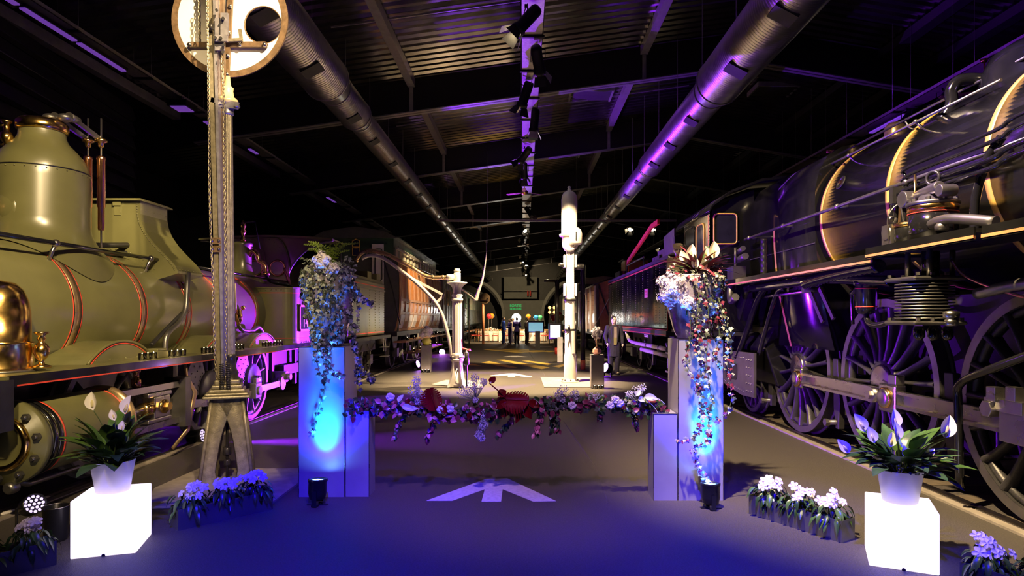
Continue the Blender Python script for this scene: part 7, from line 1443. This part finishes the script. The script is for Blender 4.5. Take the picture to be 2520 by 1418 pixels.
for k in range(3): tealight(pA+Vector((-.1+.1*k, -.24, -pA.z)), 'lit tealight at the foot of the dark grey pedestal', 'tealights at the dark grey pedestal', 1.5)
for k in range(3): tealight(pB+Vector((-.08+.09*k, -.24, -pB.z)), 'lit tealight at the foot of the violet lit pedestal', 'tealights at the violet pedestal', 1.4)
# ================================================================ BANQUET AT THE FAR END
def table(x, Y, r, label, seed):
    X = (x-CX)*Y/F; o = thing('banquet_table', (X, Y, 0), label, 'table'); MB().cyl((X, Y, .72), (X, Y, .75), r-.01, n=36).build('top', 'cloth_white', o); random.seed(seed)
    rows = []
    for z, f, rr in ((.755, 0, 0), (.757, 0, r*.5), (.755, 0, r*.98), (.74, 0, r), (.5, .4, r*1.01), (.25, 1, r*1.02), (.06, 1.4, r*1.03)): rows.append([(X+math.cos(2*PI*k/72)*(rr+f*.035*math.sin(k*PI/2.2+seed)), Y+math.sin(2*PI*k/72)*(rr+f*.035*math.sin(k*PI/2.2+seed)), z) for k in range(72)])
    MB().grid(rows, True, True).build('tablecloth', 'cloth_white', o); MB().cyl((X, Y, 0), (X, Y, .72), .05).build('leg', 'loco_black_matt', o); return X, Y
def chair_mb(o, X, Y, a):
    M = T(X, Y, 0) @ RZ(a); k_ = 'chair_gold'
    for x, y in ((-.19, -.18), (.19, -.18)): MB(M).cyl((x, y, 0), (x, y, .45), .016, n=8).build('leg', k_, o)
    for x in (-.19, .19): MB(M).tube([(x*1.05, .22, 0), (x, .19, .45), (x, .22, .92)], .016, 8).build('leg', k_, o)
    MB(M).bx(-.2, .2, -.2, .2, .43, .455).build('seat', k_, o); MB(M).bx(-.2, .2, -.2, .2, .456, .50).build('cushion', 'cushion_red', o, bevel=.015)
    for z in (.9, .84, .62): MB(M).cyl((-.19, .215, z), (.19, .215, z), .014, n=8).build('back_rail', k_, o)
    for x in (-.12, -.06, 0, .06, .12): MB(M).cyl((x, .205, .62), (x, .22, .9), .010, n=6).build('spindle', k_, o)
def chair(x, Y, a, label):
    X = (x-CX)*Y/F; o = thing('banquet_chair', (X, Y, 0), label, 'chair', 'gilt spindle back chairs at the banquet tables'); chair_mb(o, X, Y, a)
tA = table(1208, 46, .95, 'round banquet table under a white cloth near the lattice tower', 1); tB = table(1312, 46, .95, 'round banquet table under a white cloth behind the landscape screen', 2); tC = table(1258, 50, .95, 'round banquet table under a white cloth behind the standing guests', 3)
for x, Y, a, l in ((1165, 45.2, -1.2, 'gilt chair with red cushion nearest the lattice tower'), (1177, 44.7, -.7, 'gilt chair with red cushion second along from the lattice tower'), (1197, 44.5, -.1+PI*0+PI, 'gilt chair with red cushion turned to the first banquet table'), (1219, 44.4, PI+.2, 'gilt chair with red cushion beside the hanging cloth end'), (1245, 44.9, PI+.7, 'gilt chair with red cushion behind the blue dressed guest'), (1264, 44.8, PI-.4, 'gilt chair with red cushion between the blue dressed and violet lit guests'), (1283, 44.6, PI, 'gilt chair with red cushion beside the violet lit guest'), (1340, 44.4, PI+.5, 'gilt chair with red cushion right behind the landscape screen'), (1321, 44.5, PI+.2, 'gilt chair with red cushion hidden by the black screen stand'), (1354, 45.6, PI+1, 'gilt chair with red cushion between the two display screens')): chair(x, Y, a, l)
for k, (t, lb_) in enumerate(((tA, 'low white and orange flower arrangement on the table by the lattice tower'), (tB, 'low white and orange flower arrangement on the table behind the screen'), (tC, 'low white and orange flower arrangement on the table behind the guests'))):
    random.seed(80+k); o = thing('flower_arrangement', (t[0], t[1], .757), lb_, 'flowers')
    for m, n in (('hyd_white', 60), ('balloon_orange', 22), ('leaf_mid', 26)):
        s = MB()
        for j in range(n): a = rnd(0, 6.3); r = rnd(0, .75)**.8; s.sph((t[0]+math.cos(a)*r, t[1]+math.sin(a)*r, .80+rnd(0, .22)*(1-r)), rnd(.03, .06), 6, 4)
        s.build({'hyd_white': 'white_blooms', 'balloon_orange': 'orange_blooms', 'leaf_mid': 'greens'}[m], m, o)['kind'] = 'stuff'
o = thing('cloth_runner', (tA[0]+.75, tA[1]-.9, 0), 'white cloth end hanging from the first banquet table to the floor', 'cloth'); MB().grid([[(tA[0]+.6+.03*math.sin(k)+.12*k*.3, tA[1]-.90-.05*(j > 0)-.15*max(0, j-4), .75-.12*j if j < 6 else .03) for k in range(6)] for j in range(8)], True).build('drape', 'cloth_white', o)
for x, y, Y, m, l in ((1203, 779, 45, 'balloon_red', 'red balloon over the first banquet table'), (1210, 778, 45.6, 'balloon_orange', 'orange balloon touching the red one'), (1300, 780, 44, 'balloon_orange', 'orange balloon above the white shirted guest'), (1319, 782, 45, 'balloon_blue', 'blue balloon above the landscape screen'), (1329, 782, 45.5, 'balloon_green', 'green balloon next to the blue one'), (1362, 782, 40, 'balloon_red', 'red balloon above the portrait screen'), (1382, 782, 40, 'balloon_yellow', 'yellow balloon above the portrait screen'), (1376, 775, 41, 'balloon_red', 'small red balloon behind the dark pole')):
    c = P(x, y, Y); r = .19 if Y > 42 else .20; o = thing('balloon', tuple(c), l, 'balloon', 'helium balloons'); MB().lathe([(0, -r*1.2), (r*.35, -r*1.02), (r*.75, -r*.6), (r, .05*r), (r*.9, r*.55), (r*.5, r*.95), (0, r*1.1)], c, n=20).build('envelope', m, o); MB().cyl(c-Vector((0,0,r*1.2)), (c.x, c.y, .0 if l in ('orange balloon above the white shirted guest', 'yellow balloon above the portrait screen', 'small red balloon behind the dark pole', 'red balloon above the portrait screen') else .8), .004, n=4).build('string', 'plate_white', o)
def truss(x, Y, y0, label, lamps=False):
    X = (x-CX)*Y/F; zt = CH-(y0-CY)*Y/F; o = thing('lattice_tower', (X, Y, 0), label, 'truss'); h = .17
    for i in (-1, 1):
        for j in (-1, 1): MB().cyl((X+i*h, Y+j*h, 0), (X+i*h, Y+j*h, zt), .025, n=8).build('chord', 'crane_white', o)
    n = int(zt/.4)
    for k in range(n):
        z = k*.4; f = 1 if k % 2 else -1; MB().cyl((X-h*f, Y-h, z), (X+h*f, Y-h, z+.4), .012, n=6).build('diagonal', 'crane_white', o); MB().cyl((X+h, Y-h*f, z), (X+h, Y+h*f, z+.4), .012, n=6).build('diagonal', 'crane_white', o)
    if lamps:
        for i in (-1, 1):
            for j in (0, 1): c = Vector((X+i*.16, Y-.25, zt-.15-j*.3)); l_ = MB().lathe([(.10, .15), (.12, 0), (.11, -.02)], c, (0, 1, 0), 14, cap=False).build('lamp', 'black_metal', o); MB().lathe([(0, .02), (.10, .02)], c, (0, 1, 0), 12, cap=False).build('lens', 'amber_glow', l_)
truss(1147, 36, 735, 'white lattice tower standing beside the water crane shaft'); truss(1358, 41.6, 752, 'white lattice tower with four amber lamps', True)
d2 = thing('disc_signal', tuple(G(1189, 846)), 'far brown disc signal with pale post behind the banquet table', 'signal'); dY = WO[d2].y; MB().cyl((WO[d2].x, dY, 0), tuple(P(1189, 745, dY)), .09, n=10).build('post', 'line_orange', d2); MB().cyl(P(1193, 735, dY-.1), P(1193, 735, dY-.04), 13.5*dY/F, n=36).build('disc', 'signal_brown', d2); MB().cyl(P(1199.5, 735.5, dY-.11), P(1199.5, 735.5, dY-.09), 2*dY/F, n=14).build('disc_hole', 'line_black', d2); MB().bx(P(1182, 739, dY).x, P(1202, 739, dY).x, dY-.14, dY-.1, P(0, 740, dY).z, P(0, 739, dY).z).build('disc_bar', 'steel', d2)
fp = thing('follow_spot', (P(1271, 0, 52).x, 52, 0), 'dazzling white spotlight on a stand behind the guests', 'spotlight'); c = P(1271, 783, 52)
MB().cyl((c.x, 52, 0), (c.x, 52, c.z-.2), .04).build('stand', 'black_metal', fp); MB().lathe([(.1, .5), (.38, .3), (.40, 0), (.38, -.02)], c, (0, 1, 0), 24, cap=False).build('can', 'black_metal', fp); MB().lathe([(0, 0), (.38, 0)], c, (0, 1, 0), 24, cap=False).build('lens', 'lamp_glow_white', fp)
